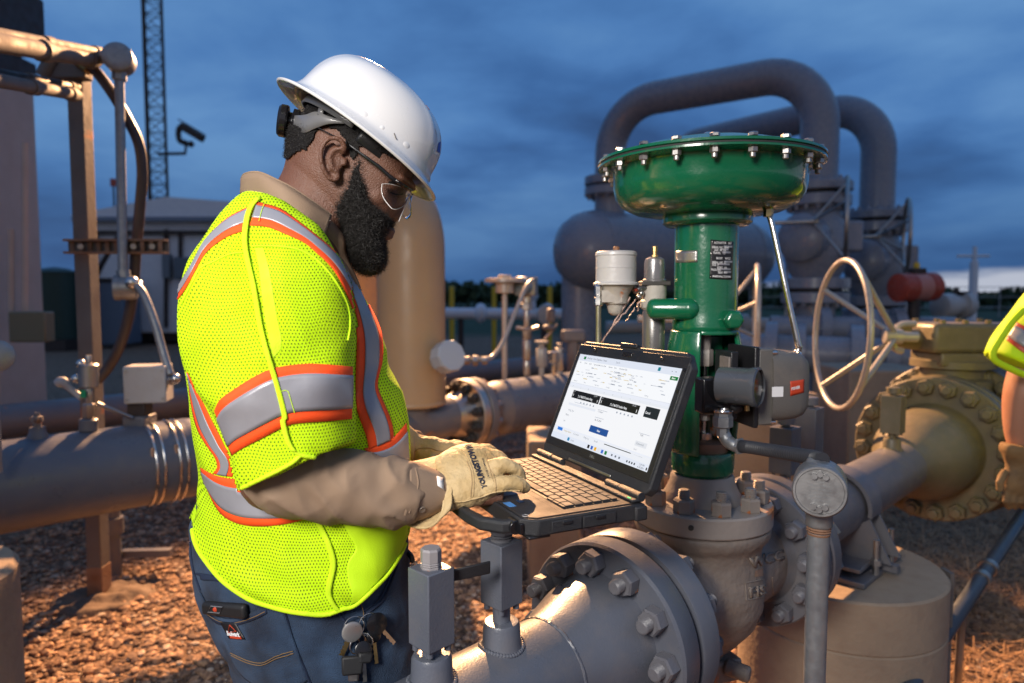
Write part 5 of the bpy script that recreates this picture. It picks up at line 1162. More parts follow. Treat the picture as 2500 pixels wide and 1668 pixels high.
# carry handle along the front
hp = [(.030, LDp-.006), (.034, LDp+.018), (.060, LDp+.040), (.100, LDp+.046), (.250, LDp+.046), (.290, LDp+.040), (.316, LDp+.018), (.320, LDp-.006)]
rings = []
for i, (x, y) in enumerate(hp):
    a = V(hp[min(i+1, len(hp)-1)])-V(hp[max(i-1, 0)]); a.normalize(); nx, ny = -a.y, a.x
    rings.append([lp_(x+nx*u*.0085, y+ny*u*.0075, -.015+w*.0095) for u, w in ((-1, -.6), (-.6, -1), (.6, -1), (1, -.6), (1, .6), (.6, 1), (-.6, 1), (-1, .6))])
obj('carry_handle', G().loft(rings), M['lapt'], lt, bevel=.001)
for x in (.031, .319): obj('handle_pivot', G().cyl(lp_(x-.011, LDp+.003, -.015), lp_(x+.011, LDp+.003, -.015), .0105, n=20), M['blackg'], lt, bevel=.001)
# lid, tilted back from the hinge
tl = R(22.5); upv = (-wy)*math.sin(tl) + z*math.cos(tl); bk = (-wy)*math.cos(tl) - z*math.sin(tl)   # up the lid / out of its back
LH = .236; HO = LF + z*.010 - wy*.004 + wy*0
def ld_(x, h, e=0): return HO + hx*x + upv*h + bk*e
lo_ = [(0, .010), (.008, 0), (LW-.008, 0), (LW, .010), (LW, LH-.024), (LW-.020, LH), (.020, LH), (0, LH-.024)]
lid_ = obj('lid', G().loft([[ld_(x, h, e) for x, h in lo_] for e in (0, .017)]), M['lapt'], lt, bevel=.0025)
def lidbox(name, x0, x1, h0, h1, e0, e1, m, par=lid_, bevel=.0006): return obj(name, G().loft([[ld_(x, h, e) for x, h in ((x0, h0), (x1, h0), (x1, h1), (x0, h1))] for e in (e0, e1)]), m, par, bevel=bevel)
sx0, sx1, sh0, sh1 = .0185, .3315, .0335, .2075
lidbox('bezel', .006, LW-.006, .018, LH-.008, -.0010, .001, M['black'], bevel=.0008)
for x0, x1 in ((.055, .085), (.265, .300)): lidbox('bezel_stop', x0+.006, x0+.014, LH-.020, LH-.014, -.0035, -.0008, M['black'])
lidbox('camera_shutter', .160, .188, LH-.021, LH-.012, -.0022, -.0008, M['blackg'])
lidbox('lid_latch', .145, .195, LH-.004, LH+.004, -.003, .008, M['black'], bevel=.001)
for x, h in ((.338, LH-.030), (.012, LH-.030), (.338, .17)): obj('bezel_screw', G().cyl(ld_(x, h, -.0005), ld_(x, h, -.0018), .0032, n=10), M['blackg'], lid_)
for x0, x1 in ((.0, .020), (LW-.020, LW)):
    pass
for x0, x1 in ((.004, .06), (.062, .10), (.25, .288), (.290, .346)): obj('hinge_barrel', G().cyl(LF+hx*x0+z*.0075-wy*(-.004), LF+hx*x1+z*.0075-wy*(-.004), .0075 if (x0 in (.004, .290)) else .0065, n=20), M['lapt'], lt, bevel=.001)
lidbox('gasket_strip', .105, .245, .0035, .0075, -.0014, 0, M['dsteel'])
# the lit picture: x to the user's right, y up, both 0..1
E = {}
def em(c, s=1.0):
    k = (c, s)
    if k not in E: E[k] = mat('screen_colour', (.0, .0, .0), .25, rvar=0, spec=.3, emit=(lin(c), s)); 
    return E[k]
scr = lidbox('screen', sx0, sx1, sh0, sh1, -.0016, -.0009, em('#e9edf8', 1.0), bevel=0)
W_, H_ = sx1-sx0, sh1-sh0
layers = {}
def sq(c, x0, y0, x1, y1, lv=1):
    g = layers.setdefault(c, G()); e = -.0017-.00008*lv
    g.add([ld_(sx0+W_*x, sh0+H_*y, e) for x, y in ((x0, y0), (x1, y0), (x1, y1), (x0, y1))], [(0, 1, 2, 3)])
def st_(c, s, x, y, size, bold=0, sx=.9, lv=2, center=False):
    g = layers.setdefault(c, G()); flat_text(g, s, size, ld_(sx0+W_*x, sh0+H_*y, -.0017-.00008*lv), hx, upv, bold, sx, center)
sq('#dfe5f2', 0, .925, 1, 1); sq('#f6f8fc', 0, .66, 1, .925); sq('#f4f5f9', 0, .14, 1, .60); sq('#e3e9f6', 0, 0, 1, .065); sq('#eceff6', 0, .065, 1, .125); sq('#e7ebf3', 0, .60, 1, .625, 2)
sq('#0f7a3d', .060, .945, .085, .978, 2); st_('#5a6270', 'AutoSave   Form Responses - Saved', .10, .955, .0052); sq('#0e7f8f', .815, .945, .838, .982, 2); st_('#7a8090', 'Search', .42, .955, .005); sq('#5a6270', .96, .958, .97, .964, 2); sq('#5a6270', .93, .958, .938, .964, 2)
for i, s in enumerate(('File', 'Home', 'Insert', 'Page Layout', 'Formulas', 'Data', 'Review', 'View', 'Automate', 'Help')): st_('#747b88', s, .03+i*.055, .895, .0046)
sq('#0a7a3a', .935, .878, .998, .915, 2); st_('#ffffff', 'Share', .948, .889, .0046, .00010, lv=3)
rs = random.Random(12)
for i in range(60):
    x = rs.uniform(.02, .93); y = rs.choice((.72, .755, .79, .825, .855)); w = rs.uniform(.012, .05); sq(rs.choice(('#b9bfcb', '#8f96a5', '#c9ced8', '#d8c48e')), x, y, x+w, y+rs.choice((.006, .010)), 2)
for i, s in enumerate(('Conditional Formatting', 'Format as Table', 'Cell Styles')): st_('#7a8190', s, .43, .845-i*.045, .0046)
for i, s in enumerate(('Insert', 'Delete', 'Format')): st_('#7a8190', s, .60, .845-i*.045, .0046)
for i, s in enumerate(('Clipboard', 'Font', 'Alignment', 'Number', 'Styles', 'Cells', 'Editing')): st_('#9aa1ae', s, .03+i*.125, .675, .0040)
sq('#d5dae4', 0, .655, 1, .659, 2)
for i in range(11): st_('#8c93a0', chr(66+i), .05+i*.088, .608, .0046)
# phone form cards: black title bars
for x0, x1, t in ((.075, .385, '2" x 2" MxST/SS Transition Fitting'), (.395, .775, '2" x 2" MxST/SS Transition Fitting')):
    sq('#1b1d20', x0, .485, x1, .575, 2); st_('#f4f5f8', t, (x0+x1)/2, .505, .0060, .00012, sx=.62, lv=3, center=True)
    sq('#ffffff', x1-.020, .500, x1-.016, .530, 3); sq('#ffffff', x0+.012, .505, x0+.016, .535, 3)
    st_('#e4e6ea', '2:37', x0+.008, .555, .0034, lv=3); st_('#e4e6ea', 'LTE  81%', x1-.07, .555, .0034, lv=3)
    for k in range(5): sq('#9aa3b2', x1-.19+k*.036, .445, x1-.178+k*.036, .462, 2)
sq('#1d2631', .825, .480, .945, .585, 2); st_('#f4f5f8', 'Cancel', .833, .515, .0060, .00010, sx=.8, lv=3)
st_('#7c8494', 'Created', .41, .405, .0052); sq('#a9b0bd', .40, .43, .50, .434, 2); sq('#b2b9c6', .40, .345, .49, .350, 2); st_('#69707e', '06-18-2024', .405, .310, .0052)
sq('#c9cfda', .13, .44, .27, .446, 2); sq('#e5e9f2', .07, .40, .38, .425, 2)
st_('#8a92a0', 'Fitting Type', .09, .335, .0050); st_('#69707e', 'Plastic', .08, .275, .0052); st_('#8a92a0', 'Size', .08, .205, .0048)
sq('#1d4f97', .385, .185, .575, .255, 2); st_('#ffffff', 'Next', .48, .208, .0054, .0001, lv=3, center=True)
st_('#69707e', '9:04', .855, .295, .0052); sq('#aab2c2', .84, .32, .93, .324, 2); sq('#e2e5ec', .835, .195, .935, .245, 2); st_('#7b8391', 'Connected', .845, .212, .0050, lv=3); st_('#9aa1ae', 'Send', .84, .155, .0046)
sq('#2f7bd8', .045, .095, .105, .130, 2)
for i, s in enumerate(('Project tracker', 'Service list', 'Fittings log', 'Sheet4')): st_('#8a92a0' if i else '#b59a3c', s, .125+i*.115, .100, .0048)
sq('#3a4048', .575, .108, .830, .116, 2); sq('#c7cdd8', .83, .108, .93, .114, 1)
for i, c in enumerate(('#1f1f22', '#2a5fc0', '#f0b428', '#e3e3e8', '#3a6fd0', '#117a43')): sq(c, .425+i*.036, .015, .447+i*.036, .052, 2)
sq('#1b86b8', .195, .015, .218, .052, 2); st_('#8a92a0', 'Search', .235, .022, .0050)
for i in range(3): sq('#6b7280', .67+i*.035, .025, .684+i*.035, .045, 2)
st_('#4a5160', '2:37 PM', .925, .036, .0046); st_('#4a5160', '6/18/2024', .915, .010, .0046); sq('#17181b', .986, .012, .996, .038, 2)
for i in range(4): sq('#3c4350', .815+i*.022, .020, .826+i*.022, .040, 2)
for c, g in layers.items():
    cc = lin(c); obj('screen_content', g, em(c, 1.0), scr, smooth=False)
st2 = None
obj('lid_logo', flat_text(G(), 'DELL', .007, ld_(.168, .0225, -.0013), hx, upv, bold=.0001), M['galv'], lid_)
# ================================================================ THE WORKER
def se(t, e):  # superellipse coordinate
    c, s = math.cos(t), math.sin(t); return math.copysign(abs(c)**(2/e), c), math.copysign(abs(s)**(2/e), s)
def px_rings(spec, n=36, sub=4, e=2.2):
    """spec rows: (xl, yl, xr, yr, Y, half depth[, e]) -> smooth stack of rings, each facing the depth direction"""
    rows = []
    for s in spec:
        xl, yl, xr, yr, Y, hd = s[:6]; rows.append(np.r_[np.array(P(xl, yl, Y)), np.array(P(xr, yr, Y)), hd, s[6] if len(s) > 6 else e])
    out = []
    for r in sm(rows, sub):
        L, Rr = V(r[:3]), V(r[3:6]); c = (L+Rr)/2; a = (Rr-L)/2; vd = V((c.x, c.y, 0)).normalized()
        b = vd*r[6]
        out.append([c + a*se(2*math.pi*k/n, r[7])[0] + b*se(2*math.pi*k/n, r[7])[1] for k in range(n)])
    return out
def free_rings(spec, n=24, sub=4, e=2.3):
    """spec rows: (top x, top y, top Y, bottom x, bottom y, bottom Y, thickness)"""
    rows = [np.r_[np.array(P(*s[:3])), np.array(P(*s[3:6])), s[6]] for s in spec]; rr = sm(rows, sub); out = []
    cs = [(V(r[:3])+V(r[3:6]))/2 for r in rr]
    for i, r in enumerate(rr):
        a = (V(r[3:6])-V(r[:3]))/2; t = (cs[min(i+1, len(cs)-1)]-cs[max(i-1, 0)]).normalized(); b = t.cross(a).normalized()*r[6]
        out.append([cs[i] + a*se(2*math.pi*k/n, e)[0] + b*se(2*math.pi*k/n, e)[1] for k in range(n)])
    return out
def H(x, y): return (620+x*.3825, 120+y*.3825)          # head close-up -> photo pixels
def c2(x, y): return (380+x*.4209, 420+y*.4209)         # vest close-up
def c3(x, y): return (440+x*.4261, 1000+y*.4261)        # hip close-up
def c4(x, y): return (900+x*.3507, 800+y*.3507)
def cg(x, y): return (1050+x*.1595, 1050+y*.1595)       # glove close-up
HD = 1.20
man = thing('person', 'bearded worker in white hard hat and lime reflective vest typing on the laptop', 'person', (-.36, 1.2, 0))

# ---- body: head, neck, trunk, arms and legs in one skin
hb = G()
def hr(L, Rr, hd, e=2.2): return (*H(*L), *H(*Rr), HD, hd, e)
hb.loft(px_rings([hr((760, 150), (820, 165), .012), hr((640, 165), (930, 290), .045), hr((520, 210), (1010, 420), .064), hr((420, 290), (1040, 560), .074), hr((345, 390), (1035, 700), .078), hr((290, 490), (1005, 830), .079, 2.4),
    hr((262, 560), (965, 925), .078, 2.5), hr((240, 620), (945, 985), .076, 2.5), hr((225, 680), (915, 1040), .075, 2.5), hr((215, 730), (868, 1105), .073, 2.5), hr((230, 800), (850, 1180), .069, 2.4), hr((300, 900), (830, 1260), .062, 2.3), hr((420, 1010), (800, 1330), .052), hr((600, 1190), (730, 1370), .03)], 40, 5))
hb.loft(px_rings([(*H(225, 500), *H(660, 800), HD, .060), (*H(213, 620), *H(660, 980), HD, .063), (*H(190, 760), *H(640, 1080), HD, .066), (*H(130, 870), *H(620, 1190), HD, .072), (*H(40, 960), *H(590, 1330), HD, .085), (*H(-60, 1050), *H(560, 1500), HD, .11)], 36, 4))
# nose, brow, lips
hb.loft(px_rings([(*H(930, 880), *H(968, 915), HD, .010), (*H(915, 930), *H(968, 955), HD, .0105), (*H(890, 985), *H(955, 1015), HD, .0125), (*H(868, 1030), *H(943, 1052), HD, .0165), (*H(855, 1062), *H(938, 1078), HD, .0195), (*H(860, 1088), *H(915, 1098), HD, .015)], 20, 4))
for s in (-1, 1): hb.ball(V(P(*H(880, 1070), HD))+V((0, s*.0125, 0)), (.0115, .0085, .009), 16, 10)
hb.ball(P(*H(962, 850), HD), (.020, .058, .011), 20, 10, Matrix.Rotation(R(30), 3, 'Y'))
for s in (-1, 1):
    hb.ball(V(P(*H(905, 930), HD))+V((0, s*.032, 0)), (.014, .017, .013), 16, 10)
    hb.ball(V(P(*H(800, 960), HD))+V((0, s*.045, 0)), (.030, .024, .024), 16, 10)   # cheek
hb.ball(P(*H(862, 1160), HD), (.011, .021, .007), 16, 10); hb.ball(P(*H(850, 1192), HD), (.011, .019, .0075), 16, 10)
# ear on each side
for s, Y0 in ((-1, HD-.079), (1, HD+.079)):
    E3 = lambda x, y, o: V(P(*H(x, y), Y0))*1 + V((0, s*o, 0))
    hel = [(575, 665, .004), (590, 630, .010), (560, 590, .015), (505, 588, .018), (462, 630, .020), (448, 700, .020), (462, 780, .016), (495, 835, .010), (535, 838, .006)]
    hb.tube([V(p) for p in sm([E3(*q) for q in hel], 5)], .0042, 10)
    ant = [(570, 645, .010), (525, 650, .012), (498, 700, .013), (508, 765, .011), (540, 790, .007)]
    hb.tube([V(p) for p in sm([E3(*q) for q in ant], 4)], .0036, 8)
    hb.ball(E3(530, 812, .005), (.008, .004, .009), 12, 8); hb.ball(E3(583, 725, .003), (.0045, .0055, .008), 12, 8)
    hb.ball(E3(505, 700, .004), (.017, .0055, .027), 16, 10, Matrix.Rotation(R(-8), 3, 'Y')); hb.tube([E3(470, 620, .004), E3(455, 720, .004), E3(480, 800, .002)], .0075, 10)
# trunk, arms and legs under the clothes
hb.loft(px_rings([(600, 560, 760, 620, 1.2, .10), (540, 640, 830, 650, 1.2, .15), (500, 780, 880, 780, 1.2, .16), (520, 1000, 940, 1000, 1.2, .16), (540, 1200, 930, 1200, 1.2, .15), (570, 1400, 920, 1400, 1.2, .14)], 28, 3))
hip = P(720, 1400, 1.2)
for s, kx in ((-1, -.30), (1, -.27)):
    hb.tube([V((hip.x, 1.2+s*.09, .95)), V((kx, 1.2+s*.11, .52)), V((kx-.06, 1.2+s*.12, .10))], [.08, .06, .045], 16)
    hb.ball(V((kx-.02, 1.2+s*.12, .05)), (.13, .045, .04), 16, 10)
shR, elR, wrR = P(650, 560, 1.02), P(668, 1165, .99), P(1075, 1196, 1.06)
shL, elL, wrL = P(700, 560, 1.38), P(800, 1120, 1.42), P(1010, 1100, 1.27)
for a, b, c in ((shR, elR, wrR), (shL, elL, wrL)): hb.tube([a, (a+b)/2, b, (b+c)/2, c], [.06, .055, .048, .036, .022], 16); hb.ball(b, .05, 14, 8)
# hands inside the gloves
for c, d in ((wrR, V((.10, 0, -.01))), (wrL, V((.09, -.02, -.01)))): hb.tube([c, c+d*.6, c+d], [.020, .020, .014], 14)
bodyg = remeshed(hb, .0029, 3)
body = obj('body', bodyg, M['skin'], man, ang=80); TB = bvh(bodyg)
print('body', len(bodyg.v))

# short hair over the back of the head
def in_poly(x, y, poly):
    r = False; j = len(poly)-1
    for i in range(len(poly)):
        if (poly[i][1] > y) != (poly[j][1] > y) and x < (poly[j][0]-poly[i][0])*(y-poly[i][1])/(poly[j][1]-poly[i][1])+poly[i][0]: r = not r
        j = i
    return r
def side_px(p):
    """side-view coordinates of a point of the head, the same for both sides"""
    q = V((p[0]*HD/p[1], HD, CAMZ+(p[2]-CAMZ)*HD/p[1])) if False else V((p[0], HD, p[2]))
    y = q.y; dz = (q.z-CAMZ)/y; k = (dz*CP+SP)/(CP-dz*SP) if True else 0
    # invert the pitched projection
    v = -(dz*CP + SP)/(CP - dz*SP); u = q.x*(CP - v*SP)/y
    return ((1250+u*FPX)-620)/.3825, ((834+v*FPX)-120)/.3825
hairp = [(240, 300), (205, 470), (205, 600), (212, 700), (250, 735), (330, 715), (400, 690), (452, 640), (475, 585), (520, 568), (600, 590), (650, 650), (690, 770), (730, 740), (745, 690), (800, 700), (900, 740), (960, 760), (1040, 700), (1000, 300), (700, 150), (400, 150)]
sel = []
cl_ = [side_px(v) for v in bodyg.v] if False else None
keep = {}
hv = []; hf = []
nv = bodyg.v; nn = bodyg.n
mask = np.zeros(len(nv), bool)
for i in np.nonzero(nv[:, 2] > 1.40)[0]:
    x, y = side_px(nv[i]); j = noise.noise(V(nv[i])*120)*14
    if in_poly(x+j, y+j, hairp): mask[i] = True
idx = {}
for f in bodyg.f:
    if all(mask[k] for k in f):
        q = []
        for k in f:
            if k not in idx: idx[k] = len(hv); hv.append(nv[k]+nn[k]*(.0035+.0016*noise.noise(V(nv[k])*260)))
            q.append(idx[k])
        hf.append(tuple(q))
hg = G(); hg.v = hv; hg.f = hf
hair = obj('hair', hg, M['hairb'], man, ang=80)
def strands(verts, nrm, faces, n, lo, hi, w, curl, seed, droop=0, filt=None):
    rs = np.random.RandomState(seed); g = G(); V_, F_ = [], []
    fa = np.array([f[:3] for f in faces]); vv = np.array(verts); 
    a = np.linalg.norm(np.cross(vv[fa[:, 1]]-vv[fa[:, 0]], vv[fa[:, 2]]-vv[fa[:, 0]]), axis=1); pr = a/a.sum()
    pick = rs.choice(len(fa), n, p=pr)
    for k in pick:
        f = fa[k]; b = rs.dirichlet((1, 1, 1)); p = vv[f[0]]*b[0]+vv[f[1]]*b[1]+vv[f[2]]*b[2]; m = np.cross(vv[f[1]]-vv[f[0]], vv[f[2]]-vv[f[0]]); m = m/ (np.linalg.norm(m)+1e-9)
        if nrm is not None and np.dot(m, nrm[f[0]]) < 0: m = -m
        if filt is not None and not filt(p, m): continue
        L = rs.uniform(lo, hi); d = m+rs.normal(0, .35, 3); d[2] -= droop; d /= np.linalg.norm(d); t = np.cross(d, rs.normal(0, 1, 3)); t /= np.linalg.norm(t); u = np.cross(d, t)
        pts = [p-m*.001]
        ph = rs.uniform(0, 6.28)
        for q in (1, 2, 3):
            pts.append(p+d*L*q/3+(t*math.cos(ph+q*2.1)+u*math.sin(ph+q*2.1))*curl*L)
        o = len(V_)
        for i, q in enumerate(pts):
            ww = w*(1-.25*i); s = np.cross(q-np.array(CAM), d); s = s/(np.linalg.norm(s)+1e-9)*ww; V_ += [q-s, q+s]
        for i in range(3): F_.append((o+2*i, o+2*i+1, o+2*i+3, o+2*i+2))
    g.v = V_; g.f = F_; return g
if hf:
    nz_ = np.array([nn[k] for k in idx]); gs = strands(hv, nz_, hf, 9000, .002, .005, .00034, .35, 5); obj('hair_strands', gs, M['hair'], hair, smooth=False)

# beard
bd_ = G()
bd_.loft(px_rings([(*H(645, 720), *H(700, 735), HD, .077, 4), (*H(625, 800), *H(700, 825), HD, .080, 4), (*H(600, 880), *H(712, 905), HD, .082, 4), (*H(560, 950), *H(745, 980), HD, .084, 3.4), (*H(508, 1020), *H(790, 1050), HD, .083, 3), (*H(495, 1080), *H(868, 1098), HD, .081, 2.6),
    (*H(525, 1150), *H(842, 1160), HD, .076, 2.4), (*H(560, 1215), *H(830, 1225), HD, .073, 2.3), (*H(585, 1280), *H(838, 1295), HD, .067), (*H(612, 1345), *H(838, 1355), HD, .057), (*H(650, 1400), *H(815, 1405), HD, .042), (*H(705, 1428), *H(775, 1430), HD, .02)], 40, 4))
bd_.loft(px_rings([(*H(790, 1070), *H(850, 1085), HD, .03), (*H(815, 1095), *H(893, 1105), HD, .027), (*H(825, 1120), *H(893, 1130), HD, .028), (*H(815, 1150), *H(850, 1150), HD, .03)], 24, 3))
bh_ = remeshed(bd_, .0034, 5); displace(bh_, lambda p, n: -.0022+.0036*noise.noise(p*90)+.0022*noise.noise(p*230))
beard = obj('beard', bh_, M['hairb'], man, ang=80)
gs = strands(bh_.v, bh_.n, bh_.f, 3000, .008, .016, .00028, .25, 18, droop=.1); obj('stray_strands', gs, M['hair'], beard, smooth=False)
gs = strands(bh_.v, bh_.n, bh_.f, 22000, .003, .0100, .00036, .34, 8, droop=.2); obj('beard_strands', gs, M['hair'], beard, smooth=False)
gs = strands(bodyg.v, bodyg.n, [f for f in bodyg.f if nv[f[0]][2] > 1.47 and .5 < 1 and in_poly(*side_px(nv[f[0]]), [(600, 720), (760, 700), (790, 940), (850, 1075), (700, 1050), (540, 1030), (440, 1040), (420, 960), (540, 900)])], 1400, .0008, .002, .00018, .2, 9)
obj('stubble', gs, M['hair'], beard, smooth=False)

# ---- hard hat
th = R(34.5); hc = P(871, 350, HD); fo = V((math.cos(th), 0, -math.sin(th))); up_ = V((math.sin(th), 0, math.cos(th))); sd = V((0, 1, 0)); rl_ = R(6.5); sd, up_ = sd*math.cos(rl_) - up_*math.sin(rl_), up_*math.cos(rl_) + sd*math.sin(rl_)
def hp_(f, s, u): return hc + fo*f + sd*s + up_*u
def hring(a, b, u, off=0, n=96, sq_=1.0, dr=0): return [hp_(off + a*math.cos(2*math.pi*k/n), b*math.sin(2*math.pi*k/n), u + dr*math.cos(2*math.pi*k/n)) for k in range(n)]
outer = [(.1705, .1395, -.0005, .001), (.1725, .1410, .0015, .001), (.1715, .1400, .0040, .001), (.160, .131, .0080, .001), (.148, .122, .0135, .001), (.139, .115, .021, .002), (.1345, .1115, .034, .002), (.131, .1085, .055, .002), (.125, .104, .080, .001), (.1145, .095, .105, -.001), (.098, .081, .127, -.003), (.075, .061, .1425, -.005), (.045, .036, .1515, -.006), (.015, .012, .1545, -.007), (.001, .001, .1548, -.007)]
inner = [(.168, .137, -.0005, .001), (.150, .122, .0055, .001), (.1335, .109, .012, .002), (.129, .106, .034, .002), (.125, .103, .055, .002), (.119, .098, .080, .001), (.108, .089, .103, -.001), (.090, .074, .122, -.003), (.06, .048, .137, -.005), (.001, .001, .146, -.007)]
n = 96
outer = [(a*(.945 if a > .14 else .985), b, u if u < .02 else .02+(u-.02)*.79, o) for a, b, u, o in outer]; inner = [(a*(.945 if a > .14 else .985), b, u if u < .02 else .02+(u-.02)*.79, o) for a, b, u, o in inner]
shape = lambda prof: [[V(p) for p in ring] for ring in [hring(a, b, u, o, n, dr=-.0022 if a > .15 else 0) for a, b, u, o in prof]]
oo = shape([tuple(r) for r in sm(outer, 3)]); ii = shape([tuple(r) for r in sm(inner, 3)])
# ridges along the crown
for ring in oo:
    for k, p in enumerate(ring):
        q = p-hc; s = q.dot(sd); u = q.dot(up_); f_ = q.dot(fo)
        if u > .03: 
            w = min(1, (u-.03)/.04); r = .0042*math.exp(-(s/.016)**2)*w + .0022*(math.exp(-((abs(s)-.040)/.008)**2))*w
            ring[k] = p + (q-up_*.03).normalized()*r
hg = G(); rings = list(reversed(ii)) + oo; hg.loft(rings, True)
hat = obj('hard_hat', hg, M['helmet'], man, ang=70); TH = BVHTree.FromPolygons([tuple(v) for v in hg.v], hg.f)
# vent slots beside the crown ridge
for a, b in (((850, 104), (884, 120)), ((918, 133), (948, 152)), ((980, 168), (1008, 190)), ((1037, 210), (1064, 238)), ((1090, 262), (1114, 293)), ((1137, 322), (1158, 358))):
    p, n1 = hit(TH, *H(*a), HD, .0004); q, n2 = hit(TH, *H(*b), HD, .0004); d = (q-p); s = d.cross(n1).normalized()*.0007
    obj('vent_slot', G().loft([[p+s+n1*.0002, p-s+n1*.0002, q-s+n1*.0002, q+s+n1*.0002], [p+s-n1*.002, p-s-n1*.002, q-s-n1*.002, q+s-n1*.002]]), mat('slot_shadow', (.30, .12, .07), .8), hat, smooth=False)
for x, y, r in ((566, 315, .0085), (700, 412, .010), (820, 500, .006), (975, 612, .010)):
    p, n1 = hit(TH, *H(x, y), HD, -.003); obj('shell_bump', G().ball(p, (r, .004, r*.9), 16, 10, n1.to_track_quat('-Y', 'Z').to_matrix()), M['helmet'], hat, ang=80)
p, n1 = hit(TH, *H(900, 556), HD, .0006); obj('strap_slot', G().box(p, (.0012, .002, .010), Matrix.Rotation(R(-20), 3, 'Y')), M['dark'], hat)
g = drape(TH, [H(1176, 600), H(1190, 588)], [H(1166, 652), H(1186, 664)], .0008, HD, 6, 4); obj('blue_logo', g, M['blue'], hat)
# suspension: dark sweatband, grey nape straps, ratchet knob
def strip3(pts_top, pts_bot, th_):
    g = G(); g.sheet([[V(p) for p in sm(pts_top, 6)], [V(p) for p in sm(pts_bot, 6)]]); return g
def band(u0, u1, a, b, o, k0, k1, m_, name, sol=.003):
    n = 60; rows = []
    for u in (u0, u1): rows.append([hp_(o + a*math.cos(k0+(k1-k0)*i/n), b*math.sin(k0+(k1-k0)*i/n), u) for i in range(n+1)])
    return obj(name, G().sheet(rows), m_, hat, solid=sol, ang=60)
band(-.012, .016, .104, .087, .004, R(-80), R(80), M['black'], 'sweatband', .004)
bandm = mat('grey_suspension', (.13, .13, .135), .4, coat=.3)
band(.0, .014, .108, .090, -.002, R(85), R(275), bandm, 'headband', .0025)
for s in (-1, 1):
    yy = HD+s*.083
    T_ = [V(P(*H(590, 462), yy)), V(P(*H(480, 430), yy)), V(P(*H(400, 400), yy+s*-.010)), V(P(*H(330, 420), yy-s*.025)), V(P(*H(262, 425), yy-s*.058))]
    B_ = [V(P(*H(590, 478), yy)), V(P(*H(480, 478), yy)), V(P(*H(395, 505), yy+s*-.010)), V(P(*H(320, 535), yy-s*.025)), V(P(*H(250, 505), yy-s*.058))]
    obj('nape_strap', G().sheet([[V(p) for p in sm(T_, 6)], [V(p) for p in sm([(a+b)/2 for a, b in zip(T_, B_)], 6)], [V(p) for p in sm(B_, 6)]]), bandm, hat, solid=.0025, ang=60)
    obj('crown_strap', G().sheet([[P(*H(405, 420), yy-s*.008), P(*H(415, 370), yy-s*.01)], [P(*H(440, 425), yy-s*.004), P(*H(445, 375), yy-s*.006)]]), bandm, hat, solid=.002)
kn = P(*H(232, 468), HD); kax = V((-.93, -.25, .15)).normalized()
obj('ratchet_knob', G().lathe(kn-kax*.004, kax, [(.02, -.012), (.024, -.010), (.024, .000), (.017, .002), (.017, .006), (.0255, .008), (.0275, .011), (.0275, .020), (.024, .024), (.001, .0245)], 28), M['blackg'], hat, ang=30)
# ---- glasses
gl = obj('glasses', G().tube([V(p) for p in sm([P(*H(405, 500), 1.125), P(*H(520, 560), 1.117), P(*H(610, 615), 1.113), P(*H(700, 680), 1.112), P(*H(790, 745), 1.114), P(*H(870, 815), 1.120), P(*H(930, 858), 1.130), P(*H(975, 885), 1.148)], 6)], [.0010]*6+[.0016]*6+[.0023]*6+[.0027]*6+[.0032]*6+[.0036]*6+[.0036]*7, 10), M['blackg'], man)
yN = HD+.07
obj('far_temple', G().tube([V(p) for p in sm([P(*H(520, 560), HD+.083), P(*H(790, 745), HD+.085), P(*H(930, 858), HD+.07), P(*H(985, 892), HD+.045)], 6)], .0022, 8), M['blackg'], gl)
obj('brow_bar', G().tube([V(p) for p in sm([P(*H(930, 862), 1.130), P(*H(985, 890), 1.150), P(*H(1008, 900), 1.175), P(*H(1010, 900), 1.20), P(*H(1008, 900), 1.225), P(*H(985, 892), 1.250)], 5)], .0024, 10), M['blackg'], gl)
gm = mat('temple_print', (.6, .6, .6), .4)
obj('temple_lettering', G().tube([P(*H(908, 838), 1.1205), P(*H(955, 868), 1.135)], .0009, 6), gm, gl)
for s in (-1, 1):
    rows = []
    cols = [((818, 862), (880, 1018), .074), ((862, 862), (905, 1022), .068), ((920, 875), (940, 1010), .056), ((965, 890), (965, 988), .038), ((992, 905), (978, 960), .020), ((1002, 915), (985, 945), .006)]
    for (a, b, hd) in sm([np.r_[np.array(a), np.array(b), hd] for a, b, hd in cols], 5) and [(r[0:2], r[2:4], r[4]) for r in sm([np.r_[np.array(a), np.array(b), hd] for a, b, hd in cols], 5)]:
        row = [P(*H(*(a*(1-t)+b*t + np.array((-26*math.sin(math.pi*t)*(hd/.074), 0)))), HD-hd-.003*math.sin(math.pi*t)) for t in np.linspace(0, 1, 9)]
        rows.append(row if s < 0 else [V((p.x, 2*HD-p.y, p.z)) for p in row])
    ln = obj('lens', G().sheet(rows), M['glassc'], gl, solid=.0016, ang=80)
    rim = [r[0] for r in rows] + rows[-1] + [r[-1] for r in reversed(rows)] + list(reversed(rows[0]))
    obj('lens_edge', G().tube(rim, .00075, 6), mat('clear_edge', (.75, .72, .70), .15, spec=.8), gl)
obj('nose_bridge', G().tube([V(p) for p in sm([P(*H(985, 960), HD-.014), P(*H(945, 1050), HD-.021), P(*H(925, 1100), HD-.020)], 5)], .0006, 6), M['label'], gl)
